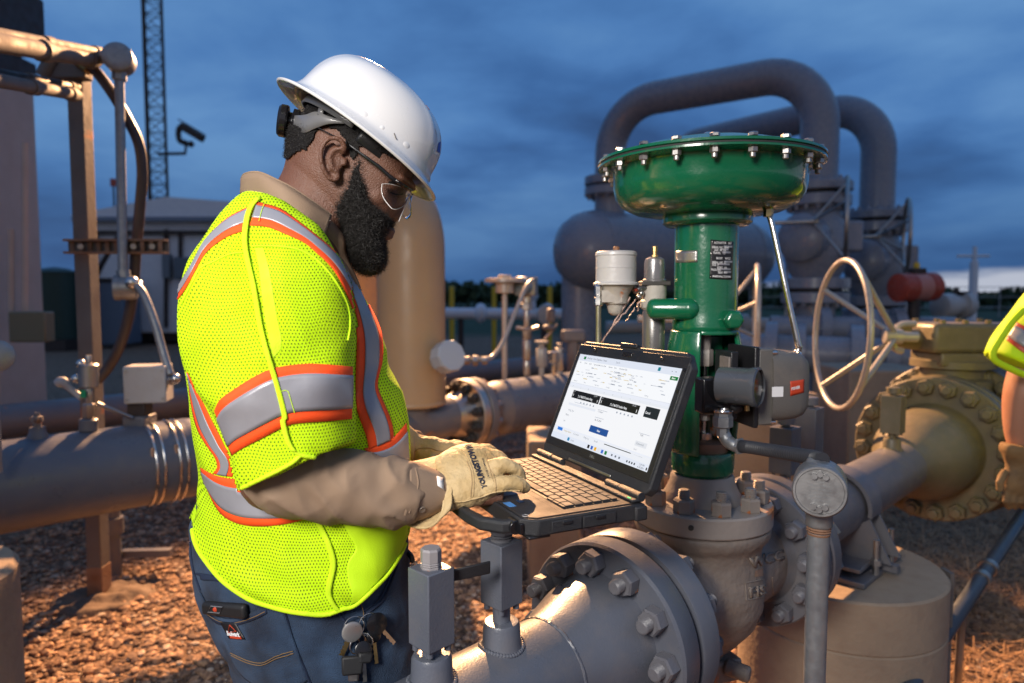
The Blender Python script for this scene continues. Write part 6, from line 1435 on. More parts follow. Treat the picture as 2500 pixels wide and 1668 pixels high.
# closed-down eyelid, lashes and eyebrow
for s in (-1, 1):
    e0 = V((0, s*.0015, 0))
    lid_l = [hit(TB, *H(x, y), 1.15, .0006)[0] if s < 0 else V((0, 0, 0)) for x, y in ((868, 915), (895, 925), (925, 930), (948, 925))]
    if s < 0:
        obj('eyelid', G().tube([V(p) for p in sm(lid_l, 4)], .0011, 8), M['hair'], man)
        bl = [hit(TB, *H(x, y), 1.15, .0006)[0] for x, y in ((858, 852), (900, 850), (945, 862), (968, 880))]; obj('eyebrow', G().tube([V(p) for p in sm(bl, 4)], .0022, 8), M['hair'], man)
        ml = [hit(TB, *H(x, y), 1.17, .0004)[0] for x, y in ((838, 1172), (862, 1176))]; obj('mouth_line', G().tube(ml, .0009, 6), M['hair'], man)

# ---- trousers
jg = G()
jg.loft(px_rings([(500, 1180, 960, 1180, 1.2, .18), (470, 1260, 985, 1260, 1.2, .195), (464, 1320, 993, 1330, 1.2, .20), (472, 1376, 999, 1385, 1.2, .205), (490, 1443, 1004, 1440, 1.2, .205), (515, 1500, 1012, 1500, 1.2, .205), (552, 1560, 1024, 1560, 1.2, .20), (574, 1630, 1030, 1640, 1.2, .20), (584, 1720, 1030, 1730, 1.2, .20)], 44, 4, 2.3))
zb = P(574, 1600, 1.2).z
for s in (-1, 1):
    xk = -.31+.02*s; jg.tube([V(p) for p in sm([(-.325, 1.2+s*.085, zb-.02), (-.315, 1.2+s*.10, .62), (xk, 1.2+s*.115, .50), (xk-.03, 1.2+s*.12, .30), (xk-.05, 1.2+s*.125, .07)], 5)], list(np.interp(np.linspace(0, 1, 21), [0, .25, .5, .75, 1], [.125, .112, .088, .078, .075])), 20)
jh = remeshed(jg, .0065, 4)
def fold(p, n, a=.004):
    r = abs(noise.noise(V((p.x*10+p.z*8, p.y*9, p.z*16))))
    return a*(noise.noise(V((p.x*9, p.y*9, p.z*26)))+.5*noise.noise(p*34)+1.1*(.3-r))
displace(jh, lambda p, n: fold(p, n, .0045)); jeans = obj('jeans', jh, M['denim'], man, ang=80); TJ = bvh(jh)
for s in (-1, 1):
    bt = G(); bt.loft([[V((cx_ + ax_*math.cos(2*math.pi*k/20), 1.2+s*.125+by_*math.sin(2*math.pi*k/20), zz)) for k in range(20)] for cx_, ax_, by_, zz in ((-.28, .15, .052, 0), (-.28, .152, .054, .03), (-.29, .14, .050, .06), (-.33, .095, .048, .10), (-.355, .07, .05, .15), (-.355, .068, .05, .20))])
    obj('boot', bt, mat('brown_boot', (.09, .05, .03), .6), man, ang=60)
# seams, back pocket, phone, label
def jline(pts, r=.0011, off=.0008, m='thread', nm='stitch_line', dref=1.05): return obj(nm, drape_line(TJ, pts, r, off, dref, 50), M[m], jeans)
pk_t = [c3(x, y) for x, y in ((118, 1035), (160, 1140), (230, 1185), (330, 1190), (420, 1160), (490, 1120))]
pk_b = [c3(x, y) for x, y in ((175, 1200), (230, 1280), (290, 1390), (430, 1420), (560, 1410), (660, 1370))]
g = drape(TJ, [c3(118, 1040), c3(165, 1145), c3(240, 1190), c3(340, 1192), c3(500, 1125), c3(595, 1150)], [c3(300, 1380), c3(330, 1480), c3(420, 1568), c3(520, 1600), c3(640, 1600), c3(735, 1545)], .0022, 1.05, 40, 22); obj('back_pocket', g, M['denim'], jeans, solid=.0022, ang=60)
g = drape(TJ, [c3(165, 1160), c3(240, 1205), c3(340, 1207), c3(500, 1140)], [c3(172, 1180), c3(240, 1228), c3(345, 1230), c3(505, 1162)], .0042, 1.05, 30, 2); obj('pocket_hem', g, M['denimd'], jeans, solid=.001)
for pts in ([c3(300, 1385), c3(400, 1430), c3(480, 1440), c3(560, 1400), c3(660, 1375)], [c3(305, 1398), c3(400, 1443), c3(480, 1453), c3(560, 1414), c3(662, 1388)], [c3(170, 1170), c3(250, 1210), c3(345, 1212), c3(500, 1148)], [c3(1030, 1100), c3(1045, 1150), c3(1048, 1200)]): jline(pts, .0006, .0046)
for pts, r in (([c3(597, 1150), c3(640, 1300), c3(665, 1370), c3(738, 1545), c3(760, 1600)], .0022), ([c3(1245, 880), c3(1200, 1000), c3(1150, 1100), c3(1050, 1180)], .0020), ([c3(900, 1160), c3(935, 1205), c3(990, 1280)], .0018), ([c3(62, 760), c3(75, 900), c3(120, 1040)], .0022), ([c3(95, 940), c3(180, 955), c3(270, 985)], .0018), ([c3(1225, 880), c3(1180, 1000), c3(1130, 1090), c3(1040, 1165)], .0010)): jline(pts, r, .0012, 'denimd', 'seam')
g = drape(TJ, [c3(120, 945), c3(200, 955), c3(270, 980)], [c3(130, 975), c3(200, 980), c3(275, 990)], .0025, 1.05, 20, 3); obj('belt_loop', g, M['denimd'], jeans, solid=.002)
g = drape(TJ, [c3(245, 1210), c3(330, 1215)], [c3(295, 1305), c3(385, 1310)], .0048, 1.05, 8, 6); lbl = obj('brand_tag', g, M['black'], jeans, solid=.001)
tg = text_on(TJ, 'Bulwark', 15, *c3(290, 1283), (.98, .12), (-.2, -1), .0066, 1.05, bold=.8, sx=.62); obj('tag_lettering', tg, M['label'], lbl)
g = drape(TJ, [c3(300, 1284), c3(365, 1288)], [c3(305, 1300), c3(372, 1306)], .0064, 1.05, 6, 3); obj('tag_red_bar', g, M['redm'], lbl)
tri = [hit(TJ, *c3(x, y), 1.05, .0066)[0] for x, y in ((302, 1225), (340, 1262), (296, 1268))]; obj('tag_triangle', G().tube(tri+[tri[0]], .0007, 6), M['redm'], lbl)
ph_ = thing('phone', 'black phone in rugged case sticking out of the back pocket', 'phone', P(*c3(270, 1130), 1.08))
pp = [hit(TJ, *c3(x, y), 1.05, .004)[0] for x, y in ((165, 1080), (400, 1100), (410, 1175), (170, 1150))]; pn = (pp[1]-pp[0]).cross(pp[3]-pp[0]).normalized(); pn = pn if pn.y < 0 else -pn
obj('case', G().loft([pp, [p+pn*.012 for p in pp]]), M['phone'], ph_, bevel=.005, seg=3)
q = [pp[0]*(1-u)*(1-v)+pp[1]*u*(1-v)+pp[2]*u*v+pp[3]*(1-u)*v + pn*.0128 for u, v in ((.27, .12), (.55, .12), (.47, .62), (.18, .62))]
obj('case_emblem', G().tube(q+[q[0]], .0009, 6), M['galv'], ph_); obj('emblem_dot', G().ball(sum(q, V((0, 0, 0)))/4, (.004, .001, .004), 10, 6), M['redm'], ph_)

# ---- shirt: trunk showing at the throat, collar, sleeves
sg_ = G()
sg_.loft(px_rings([(598, 492, 742, 560, 1.2, .078), (576, 520, 800, 598, 1.2, .095), (555, 560, 838, 640, 1.2, .14), (500, 620, 862, 690, 1.2, .18), (470, 720, 885, 740, 1.2, .19), (480, 900, 935, 900, 1.2, .19), (490, 1200, 960, 1200, 1.2, .19)], 36, 4))
# right sleeve
slR = free_rings([(560, 560, 1.05, 760, 560, 1.05, .07), (560, 760, 1.0, 770, 760, 1.0, .07), (570, 960, .99, 790, 960, .99, .068), (600, 1090, .99, 835, 1065, .99, .065)], 32, 4)
fa = free_rings([(640, 1060, 1.0, 612, 1180, .99, .060), (760, 1070, 1.0, 668, 1250, .985, .062), (866, 1092, 1.02, 780, 1274, .99, .060), (925, 1116, 1.035, 880, 1282, 1.0, .056), (975, 1124, 1.05, 950, 1286, 1.01, .052), (1010, 1136, 1.065, 1000, 1268, 1.035, .040), (1050, 1150, 1.07, 1052, 1256, 1.045, .033), (1080, 1166, 1.075, 1082, 1240, 1.055, .026)], 36, 5, 2.2)
sg_.loft(slR); sg_.ball(P(690, 1150, .99), .058, 20, 12); sg_.loft(fa)
faL = free_rings([(760, 1000, 1.42, 760, 1180, 1.40, .06), (880, 1030, 1.40, 880, 1170, 1.38, .055), (985, 1045, 1.30, 985, 1130, 1.28, .045), (1010, 1055, 1.28, 1010, 1120, 1.27, .04)], 28, 4); sg_.loft(faL)
sg_.tube([shL, (shL+elL)/2, elL], [.09, .08, .07], 20)
sh_ = remeshed(sg_, .0042, 4)
wr_a, wr_b = P(800, 1185, .96), P(1060, 1200, 1.0)
def sleevefold(p, n):
    q = p-wr_a; ax_ = (wr_b-wr_a); t = q.dot(ax_)/ax_.length_squared; amp = .0035+.0065*max(0, min(1, (t-.35)*1.7))
    r = noise.noise(V((p.x*34+p.z*22, p.y*9, p.z*12-p.x*6)))
    r2 = abs(noise.noise(V((p.x*22-p.z*16, p.y*10, p.z*20+p.x*12))+V((4, 2, 9))))
    return amp*(1-2*abs(r)**.7)*.9 + .0045*(.3-r2) + .0016*noise.noise(p*26) if p.z < 1.3 and p.x > -.40 else .003*noise.noise(p*18)
displace(sh_, sleevefold); shirt = obj('shirt', sh_, M['tanshirt'], man, ang=80); TS = bvh(sh_)
# cuff of the right sleeve with its button
cu = free_rings([(985, 1128, 1.055, 968, 1284, 1.010, .050), (1012, 1133, 1.06, 1005, 1274, 1.022, .044), (1045, 1146, 1.066, 1048, 1262, 1.035, .037), (1078, 1158, 1.070, 1082, 1246, 1.048, .030)], 36, 4, 2.2)
cf_ = G(); cf_.loft(cu, False); cuff = obj('cuff', cf_, M['tanshirt'], shirt, solid=.0035, ang=70)
TCu = BVHTree.FromPolygons([tuple(v) for v in cf_.v], cf_.f)
p, n1 = hit(TCu, *c3(1382, 568), 1.0, .0018); x_, y_, z_ = frame(n1); obj('cuff_button', G().lathe(p, n1, [(.0052, 0), (.0056, .001), (.0048, .0022), (.0035, .0016), (.001, .0016)], 20), M['button'], cuff)
obj('cuff_stitch', drape_line(TCu, [c3(1325, 480), c3(1318, 560), c3(1330, 605)], .0005, .002, 1.0, 20), M['button'], cuff)
obj('cuff_seam', drape_line(TCu, [c3(1345, 345), c3(1360, 430), c3(1330, 520), c3(1305, 600)], .0013, .002, 1.0, 20), M['tanshirt'], cuff)
tgp = [hit(TCu, *c3(x, y), 1.0, .0045)[0] for x, y in ((1460, 390), (1495, 400), (1503, 465), (1465, 440))]; tgo = obj('white_tag', G().add(tgp, [(0, 1, 2, 3)]), M['label'], cuff, solid=.0008)
# collar: folded leaf round the neck, mirrored for the far side
top = [c2(x, y) for x, y in ((497, 40), (520, 10), (600, 3), (700, 45), (790, 92), (900, 165), (1020, 250))]
bot = [c2(x, y) for x, y in ((493, 128), (535, 150), (635, 165), (730, 210), (800, 268), (880, 330), (968, 398))]
dn = [1.2, 1.155, 1.105, 1.085, 1.080, 1.088, 1.115]; db = [1.2, 1.150, 1.095, 1.068, 1.062, 1.070, 1.100]
for s in (-1, 1):
    rows = []
    for t in (0, .25, .5, .75, 1):
        row = []
        for (a, b, y0, y1) in zip(top, bot, dn, db):
            px_, py_ = a[0]*(1-t)+b[0]*t, a[1]*(1-t)+b[1]*t; Y = y0*(1-t)+y1*t - .006*math.sin(math.pi*t)
            q = P(px_, py_, Y); 
            if s > 0: q = V((P(px_, py_, Y).x, 2*HD-Y, P(px_, py_, Y).z))
            row.append(q)
        rows.append([V(p) for p in sm(row, 6)])
    obj('collar', G().sheet(rows), M['tanshirt'], shirt, solid=.003, ang=70)
    obj('collar_edge', G().tube(rows[0], .0019, 8), M['tanshirt'], shirt); obj('collar_edge', G().tube(rows[-1], .0015, 8), M['tanshirt'], shirt)
# neck band inside and the open front placket
pkt = [c2(x, y) for x, y in ((1020, 285), (1060, 330), (1098, 395), (1102, 470), (1145, 570), (1195, 690))]; pkl = [c2(x, y) for x, y in ((960, 395), (1000, 430), (1040, 480), (1080, 540), (1120, 610), (1170, 700))]
dp = [1.135, 1.14, 1.15, 1.16, 1.17, 1.18]
rows = [[P(a[0]*(1-t)+b[0]*t, a[1]*(1-t)+b[1]*t, y-.006*math.sin(math.pi*t)) for a, b, y in zip(pkt, pkl, dp)] for t in (0, .33, .66, 1)]
obj('placket', G().sheet([[V(p) for p in sm(r, 5)] for r in rows]), M['tanshirt'], shirt, solid=.003, ang=70)
obj('collar_stitch', G().tube([V(p) for p in sm([P(*c2(985, 262), 1.105), P(*c2(962, 330), 1.098), P(*c2(945, 378), 1.092)], 4)], .0005, 6), M['button'], shirt)

# ---- vest
vg = G()
vg.loft(px_rings([(600, 505, 700, 520, 1.2, .10), (560, 528, 770, 585, 1.2, .155), (518, 572, 828, 630, 1.2, .19), (478, 640, 852, 680, 1.2, .20), (446, 700, 880, 722, 1.2, .205), (440, 770, 912, 780, 1.2, .208), (446, 830, 930, 835, 1.2, .21), (455, 890, 944, 887, 1.2, .21), (462, 945, 971, 942, 1.2, .21), (466, 1000, 986, 997, 1.2, .212), (469, 1055, 990, 1055, 1.2, .212), (478, 1106, 991, 1106, 1.2, .212), (489, 1155, 992, 1155, 1.2, .212), (489, 1204, 992, 1204, 1.2, .213), (476, 1245, 993, 1240, 1.2, .216), (467, 1280, 992, 1275, 1.2, .22), (466, 1310, 991, 1300, 1.2, .222), (470, 1350, 990, 1345, 1.2, .222), (480, 1395, 985, 1390, 1.2, .218)], 64, 4, 2.25))
vg.loft(free_rings([(590, 505, 1.04, 720, 525, 1.05, .05), (520, 580, 1.02, 800, 590, 1.03, .078), (462, 690, 1.0, 848, 690, 1.0, .088), (444, 770, .99, 860, 780, .99, .092), (450, 850, .985, 862, 870, .985, .092), (480, 920, .98, 862, 960, .975, .088), (528, 1000, .975, 862, 1020, .975, .083), (572, 1100, .97, 864, 1065, .97, .078), (596, 1186, .965, 862, 1082, .97, .072)], 48, 5, 2.1))
vg.tube([V(p) for p in sm([shL+V((-.02, .02, -.02)), (shL+elL)/2+V((0, .02, .0)), (shL+elL*2)/3+V((0, .02, 0))], 4)], .115, 24)
vh = remeshed(vg, .0046, 4)
def vfold(p, n):
    w = noise.noise(V((p.x*8+p.z*5, p.y*7, p.z*6-p.x*7))); w2 = noise.noise(V((p.x*19-p.z*9, p.y*15, p.z*11)))
    low_ = max(0, min(1, (1.12-p.z)*7)); w3 = noise.noise(V((p.x*8, p.y*8, p.z*30+p.x*14)))
    rg_ = abs(noise.noise(V((p.x*7-p.z*6, p.y*6, p.z*9+p.x*5)))); rg2 = abs(noise.noise(V((p.x*15+p.z*4, p.y*9, p.z*5))+V((7, 3, 1))))
    return .0060*w + .0030*w2 + low_*.0080*w3 + .0065*(.3-rg_) + .0040*(.3-rg2)
displace(vh, vfold)
# trim the cloth along the curved hem
hemc = [c3(*p) for p in ((-60, 600), (45, 600), (66, 690), (85, 770), (130, 850), (240, 980), (380, 1080), (500, 1125), (640, 1160), (800, 1177), (860, 1170), (930, 1143), (1000, 1122), (1100, 1047), (1190, 940), (1250, 850), (1292, 760), (1330, 690), (1500, 690))]
hx_, hy_ = [p[0] for p in hemc], [p[1] for p in hemc]
vv_ = np.array(vh.v); dz_ = (vv_[:, 2]-CAMZ)/vv_[:, 1]; pv_ = -(dz_*CP+SP)/(CP-dz_*SP); pu_ = vv_[:, 0]*(CP-pv_*SP)/vv_[:, 1]
ppx, ppy = 1250+pu_*FPX, 834+pv_*FPX
cut = np.where(vv_[:, 1] < 1.24, ppy > np.interp(ppx, hx_, hy_), vv_[:, 2] < .965)
TVfull = bvh(vh); vh.f = [f for f in vh.f if not cut[list(f)].any()]
vest = obj('safety_vest', vh, M['mesh'], man, ang=80); TV = TVfull; print('vest', len(vh.v))
def tape(nm, A, B, mats, off=.0012, n=70, dref=1.02):
    """orange outer band with a silver strip over its middle: mats = (f0, f1) of the silver"""
    A, B = list(A), list(B)
    for g in drape(TV, A, B, off, dref, n, 8, multi=True): obj('orange_trim', g, M['orange'], vest, solid=.0012, ang=60)
    for g in drape(TV, A, B, off+.0013, dref, n, 8, mats[0], mats[1], multi=True): obj('reflective_tape', g, M['silver'], vest, solid=.0010, ang=60)
tape('front', [c2(*p) for p in ((590, 178), (650, 192), (730, 220), (810, 275), (880, 330), (940, 378), (1005, 432), (1085, 515), (1150, 600), (1192, 680), (1235, 770), (1275, 850), (1305, 930), (1314, 1010), (1312, 1090), (1300, 1150), (1284, 1215), (1290, 1270), (1325, 1350), (1358, 1430), (1375, 1500), (1376, 1545))],
     [c2(*p) for p in ((548, 313), (650, 322), (750, 362), (860, 412), (930, 470), (1000, 535), (1050, 600), (1096, 690), (1134, 780), (1154, 860), (1164, 950), (1164, 1030), (1160, 1120), (1158, 1200), (1158, 1260), (1160, 1330), (1168, 1390), (1185, 1440), (1205, 1490), (1222, 1540), (1230, 1580), (1235, 1610))], (.16, .68), n=130)
tape('back', [c2(*p) for p in ((540, 205), (430, 262), (345, 335), (280, 410), (225, 515), (150, 640), (98, 735))], [c2(*p) for p in ((520, 342), (430, 372), (345, 425), (285, 482), (238, 565), (170, 690), (88, 790))], (.10, .66), n=60)
tape('sleeve', [c2(*p) for p in ((345, 1385), (375, 1322), (450, 1265), (560, 1195), (650, 1150), (750, 1125), (880, 1113), (1000, 1118), (1138, 1130))], [c3(*p) for p in ((300, 262), (340, 232), (400, 200), (500, 148), (585, 105), (650, 82), (760, 72), (860, 66), (978, 52))], (.17, .80), n=90)
tape('waist_back', [c3(*p) for p in ((118, 332), (190, 372), (270, 393), (380, 405), (500, 440), (620, 500))], [c3(*p) for p in ((150, 440), (228, 588), (330, 652), (450, 668), (600, 656), (738, 620))], (.20, .82), n=60)
tape('waist_front', [c3(*p) for p in ((1052, 222), (1120, 208), (1180, 185), (1235, 145), (1292, 78))], [c3(*p) for p in ((1150, 340), (1190, 350), (1230, 345), (1270, 330), (1306, 300))], (.22, .94), n=40)
tape('back_vertical', [c3(*p) for p in ((44, -215), (52, -150), (62, -60), (75, 20), (100, 110), (150, 200), (200, 270), (218, 330), (190, 365))], [c3(*p) for p in ((56, -190), (92, -110), (138, -30), (182, 60), (228, 150), (262, 220), (300, 275), (312, 320), (300, 385))], (.22, .72), n=60)
def vline(nm, pts, r, off=.0012, m='lime', n=80, dref=1.02): return obj(nm, drape_line(TV, pts, r, off, dref, n, 8), M[m], vest, ang=80)
sp_ = [c2(*p) for p in ((598, 160), (548, 220), (522, 330), (518, 430), (540, 540), (565, 640), (585, 760), (605, 880), (635, 1010), (665, 1120), (695, 1220), (725, 1320), (755, 1440))] + [c3(*p) for p in ((585, 40), (600, 120), (622, 195), (655, 240))]
g = drape(TV, [(x-5.5, y) for x, y in sp_], [(x+7.0, y) for x, y in sp_], .0036, .98, 90, 3); obj('shoulder_binding', g, M['lime'], vest, solid=.002, ang=60)
vline('sleeve_hem', [c3(*p) for p in ((688, 264), (640, 305), (560, 350), (450, 402), (352, 448))], .0034, .001)
vline('sleeve_hem', [c3(*p) for p in ((655, 240), (700, 262), (780, 273), (860, 262), (940, 228), (990, 192))], .0032, .001)
vline('armhole_seam', [c2(*p) for p in ((505, 470), (430, 478), (340, 520), (260, 560), (215, 640), (150, 770))], .0014, .0004)
vline('armhole_seam', [c2(*p) for p in ((560, 432), (700, 432), (820, 450), (920, 500), (1010, 590), (1080, 700), (1118, 800), (1125, 900), (1110, 990))], .0016, .0006)
vline('vest_hem', [c3(*p) for p in ((70, 690), (87, 765), (132, 848), (240, 978), (380, 1078), (500, 1123), (640, 1158), (790, 1175), (858, 1169))], .0042, .000, n=110)
vline('front_edge', [c3(*p) for p in ((850, 1172), (930, 1143), (1000, 1120), (1090, 1045), (1180, 950), (1250, 850), (1292, 760))], .0036, .001)
bl_ = [c3(*p) for p in ((790, 640), (835, 730), (868, 830), (875, 900), (858, 980), (850, 1050), (872, 1110), (905, 1150))]
g = drape(TV, [(x-7, y) for x, y in bl_], [(x+7, y) for x, y in bl_], .003, .98, 60, 3); obj('side_binding', g, M['lime'], vest, solid=.0022, ang=60)
g = drape(TV, [c3(*p) for p in ((925, 640), (965, 720), (1006, 800), (962, 870), (958, 960), (985, 1050), (975, 1118))], [c3(*p) for p in ((1296, 560), (1300, 640), (1296, 720), (1268, 800), (1200, 905), (1110, 1005), (1010, 1100))], .0014, 1.05, 50, 24); obj('solid_panel', g, M['limes'], vest, solid=.001, ang=80)
g = drape(TV, [c2(*p) for p in ((575, 440), (600, 560), (615, 700), (635, 850), (665, 1000), (680, 1080))], [c2(*p) for p in ((625, 440), (655, 560), (680, 700), (705, 850), (728, 960), (725, 1030))], .0005, 1.0, 50, 5); obj('inner_placket', g, M['limes'], vest, ang=80)
obj('tape_stitch', drape_line(TV, [c2(725, 1272), c2(765, 1272), c2(785, 1330), c2(805, 1400)], .0005, .0036, 1.0, 30), M['lime'], vest)
obj('tape_stitch', drape_line(TV, [c2(632, 190), c2(615, 240), c2(600, 300)], .0005, .0036, 1.0, 20), M['lime'], vest)

# ---- gloves
def glove(name, spec_palm, fingers, cuffspec, vox, lab):
    g = G(); g.loft(free_rings(spec_palm, 30, 4, 2.5))
    for pts, rr in fingers:
        p3 = [V(p) for p in sm([P(*q) for q in pts], 5)]; r_ = list(np.interp(np.linspace(0, 1, len(p3)), np.linspace(0, 1, len(rr)), rr)); g.tube(p3, r_, 14); g.ball(p3[-1], r_[-1]*1.02, 14, 8)
    h = remeshed(g, vox, 4); displace(h, lambda p, n: .0014*noise.noise(p*55)+.0018*(.25-abs(noise.noise(p*48+V((3, 1, 2)))))+.0007*noise.noise(p*140)); return h
pal = [(1068, 1128, 1.10, 1092, 1244, 1.03, .028), (1092, 1106, 1.11, 1108, 1240, 1.03, .027), (1117, 1095, 1.12, 1130, 1235, 1.03, .028), (1150, 1092, 1.125, 1160, 1229, 1.035, .029), (1185, 1100, 1.13, 1190, 1220, 1.04, .026), (1212, 1118, 1.13, 1214, 1206, 1.045, .021), (1228, 1132, 1.12, 1226, 1198, 1.05, .014)]
fin = [([(1190, 1190, 1.045), (1220, 1182, 1.043), (1250, 1180, 1.046), (1272, 1184, 1.052), (1281, 1189, 1.056)], [.0145, .0135, .0125, .0118, .0100]),
       ([(1185, 1150, 1.075), (1212, 1138, 1.073), (1240, 1138, 1.078), (1262, 1150, 1.083), (1272, 1164, 1.086)], [.0145, .0135, .0128, .0115, .0095]),
       ([(1180, 1122, 1.105), (1205, 1116, 1.110), (1226, 1128, 1.118), (1238, 1150, 1.122)], [.0145, .0138, .0125, .0100]),
       ([(1160, 1108, 1.125), (1190, 1104, 1.140), (1210, 1120, 1.150), (1220, 1142, 1.152)], [.0145, .0138, .0120, .0098]),
       ([(1100, 1170, 1.12), (1130, 1182, 1.135), (1160, 1180, 1.145), (1185, 1172, 1.148)], [.017, .0155, .014, .011])]
gh = glove('glove', pal, fin, None, .0023, '')
gv = thing('unused', None, None, (0, 0, 0)) if False else None
glR = obj('glove', gh, M['leather'], man, ang=80); TG = bvh(gh); glR['label'] = 'pale leather glove with black lettering on the near hand'
cr = []
for r in sm([np.r_[np.array(P(*a)), np.array(P(*b)), np.array(c)] for a, b, c in (((1108, 1098, 1.118), (1112, 1240, 1.028), (-.004, -.026, 0)), ((1090, 1106, 1.114), (1100, 1244, 1.025), (.006, -.030, .004)), ((1066, 1116, 1.112), (1078, 1256, 1.022), (.022, -.034, .006)), ((1040, 1123, 1.112), (1050, 1272, 1.020), (.034, -.036, .006)), ((1020, 1128, 1.112), (1026, 1284, 1.018), (.044, -.036, .004)), ((1014, 1130, 1.112), (1016, 1288, 1.018), (.048, -.036, .004)))], 5):
    A_, B_, b_ = V(r[:3]), V(r[3:6]), V(r[6:9]); c_ = (A_+B_)/2; a_ = (B_-A_)/2
    cr.append([c_ + a_*se(2*math.pi*k/40, 2.2)[0] + b_*se(2*math.pi*k/40, 2.2)[1] for k in range(40)])
cg_ = G(); cg_.loft(cr[:-1], False); cfl = obj('gauntlet', cg_, M['leather'], glR, solid=.0022, ang=70)
obj('gauntlet_edge', G().tube(cr[-2]+[cr[-2][0]], .0022, 8), M['leather'], glR)
def gline(pts, r=.0007, off=.0006, m='stitch', nm='stitching', n=40): return obj(nm, drape_line(TG, [cg(*p) for p in pts], r, off, 1.05, n), M[m], glR)
gline([(560, 480), (620, 620), (640, 760), (632, 900), (620, 1040)]); gline([(610, 500), (660, 640), (672, 780), (668, 920), (660, 1030)], .0005)
gline([(830, 320), (870, 440), (900, 560), (985, 720), (1010, 860), (995, 980)], .0006); gline([(900, 540), (935, 690), (980, 800)], .0005)
gline([(360, 1100), (500, 1095), (650, 1060), (800, 1020), (950, 960), (1100, 935), (1250, 925), (1400, 930)], .0012, .0006, 'leather', 'edge_seam', 50)
gline([(1410, 790), (1420, 860), (1412, 930)], .0006); gline([(1375, 590), (1385, 650), (1375, 700)], .0006); gline([(480, 300), (560, 400), (600, 480)], .0010, .0004, 'leather')
ux = V((-195, -550)).normalized(); ux2 = (610-835, 300-880); l_ = math.hypot(*ux2); ux2 = (ux2[0]/l_, ux2[1]/l_); uy2 = (-.985, -.05)
obj('glove_lettering', text_on(TG, 'YOUNGSTOWN', 20.5, *cg(878, 882), ux2, (-.93, .12), .0014, 1.05, bold=1.1, sx=.76), M['ink'], glR)
obj('glove_lettering', text_on(TG, 'GLOVE COMPANY', 6.0, *cg(905, 730), (-.30, -.95), (-.95, .1), .0014, 1.05, bold=.05, sx=1.0), M['ink'], glR)
palL = [(975, 1030, 1.29, 985, 1112, 1.26, .038), (1010, 1058, 1.29, 1012, 1130, 1.26, .034), (1035, 1070, 1.29, 1035, 1140, 1.255, .032), (1070, 1078, 1.29, 1070, 1140, 1.25, .031), (1105, 1088, 1.285, 1105, 1138, 1.25, .026), (1125, 1098, 1.28, 1125, 1132, 1.255, .018)]
finL = [([(1100, 1118, 1.25), (1130, 1112, 1.245), (1155, 1118, 1.245), (1168, 1126, 1.245)], [.014, .013, .012, .010]), ([(1100, 1106, 1.265), (1135, 1102, 1.265), (1160, 1110, 1.265), (1172, 1120, 1.265)], [.014, .013, .012, .010]), ([(1100, 1098, 1.28), (1130, 1094, 1.285), (1155, 1102, 1.285), (1165, 1112, 1.285)], [.014, .013, .012, .010]), ([(1095, 1094, 1.295), (1120, 1090, 1.30), (1145, 1098, 1.30)], [.014, .013, .011]), ([(1050, 1128, 1.24), (1080, 1140, 1.225), (1110, 1142, 1.22)], [.016, .015, .012])]
ghl = glove('glove', palL, finL, None, .003, ''); glL = obj('glove', ghl, M['leather'], man, ang=80); TGL = bvh(ghl)
crl = free_rings([(1010, 1060, 1.29, 1010, 1130, 1.255, .034), (995, 1045, 1.295, 990, 1128, 1.255, .042), (975, 1028, 1.30, 968, 1130, 1.26, .050)], 32, 4); q = G(); q.loft(crl, False); obj('gauntlet', q, M['leather'], glL, solid=.0022, ang=70)
obj('stitching', drape_line(TGL, [c4(310, 880), c4(345, 845), c4(420, 840), c4(500, 862), c4(560, 850)], .0010, .0006, 1.25, 30), M['stitch'], glL)

# ---- keys on the hip
kt = thing('key_bunch', 'bunch of silver and black keys hanging at the worker hip', 'keys', P(*c3(1010, 1260), .985))
def ringk(x, y, r, tilt=0):
    p, n1 = hit(TJ, *c3(x, y), 1.0, .009); obj('key_ring', G().torus(p, (n1+V((tilt, 0, 0))).normalized(), r, .0011, 40, 8), M['steel'], kt)
ringk(988, 1235, .0155); ringk(1075, 1222, .0165); ringk(1010, 1330, .0140, .6); ringk(1055, 1300, .012, -.6)
def keyk(x0, y0, x1, y1, w, m, off, headr=0, hm=None, nm='key'):
    a, n1 = hit(TJ, *c3(x0, y0), 1.0, off); b, _ = hit(TJ, *c3(x1, y1), 1.0, off); d = (b-a).normalized(); s = d.cross(n1).normalized()
    pts = []; N = 9
    for i in range(N+1): pts.append((i/N, w))
    teeth = [(t, w*(1 if i % 2 else .55)) for i, (t, _) in enumerate(pts)]
    L = (b-a).length; poly = [(t*L, q) for t, q in teeth] + [(L, -w), (0, -w)]
    g = G().prism(poly, a, d, s, .0018)
    k = obj(nm, g, M[m], kt, smooth=False)
    if headr: obj('key_head', G().lathe(a-d*headr*.6, n1, [(headr*.9, -.001), (headr, 0), (headr, .0024), (headr*.85, .0034), (.001, .0034)], 28), M[hm or m], k)
keyk(962, 1290, 925, 1398, .0042, 'brass', .010, .0155, 'plate'); keyk(1130, 1240, 1205, 1335, .0032, 'steel', .010, .0165, 'blackg'); keyk(1098, 1300, 1108, 1445, .0030, 'brass', .011, .011, 'blackg')
keyk(1040, 1400, 1048, 1530, .0032, 'dsteel', .012, .013, 'blackg')
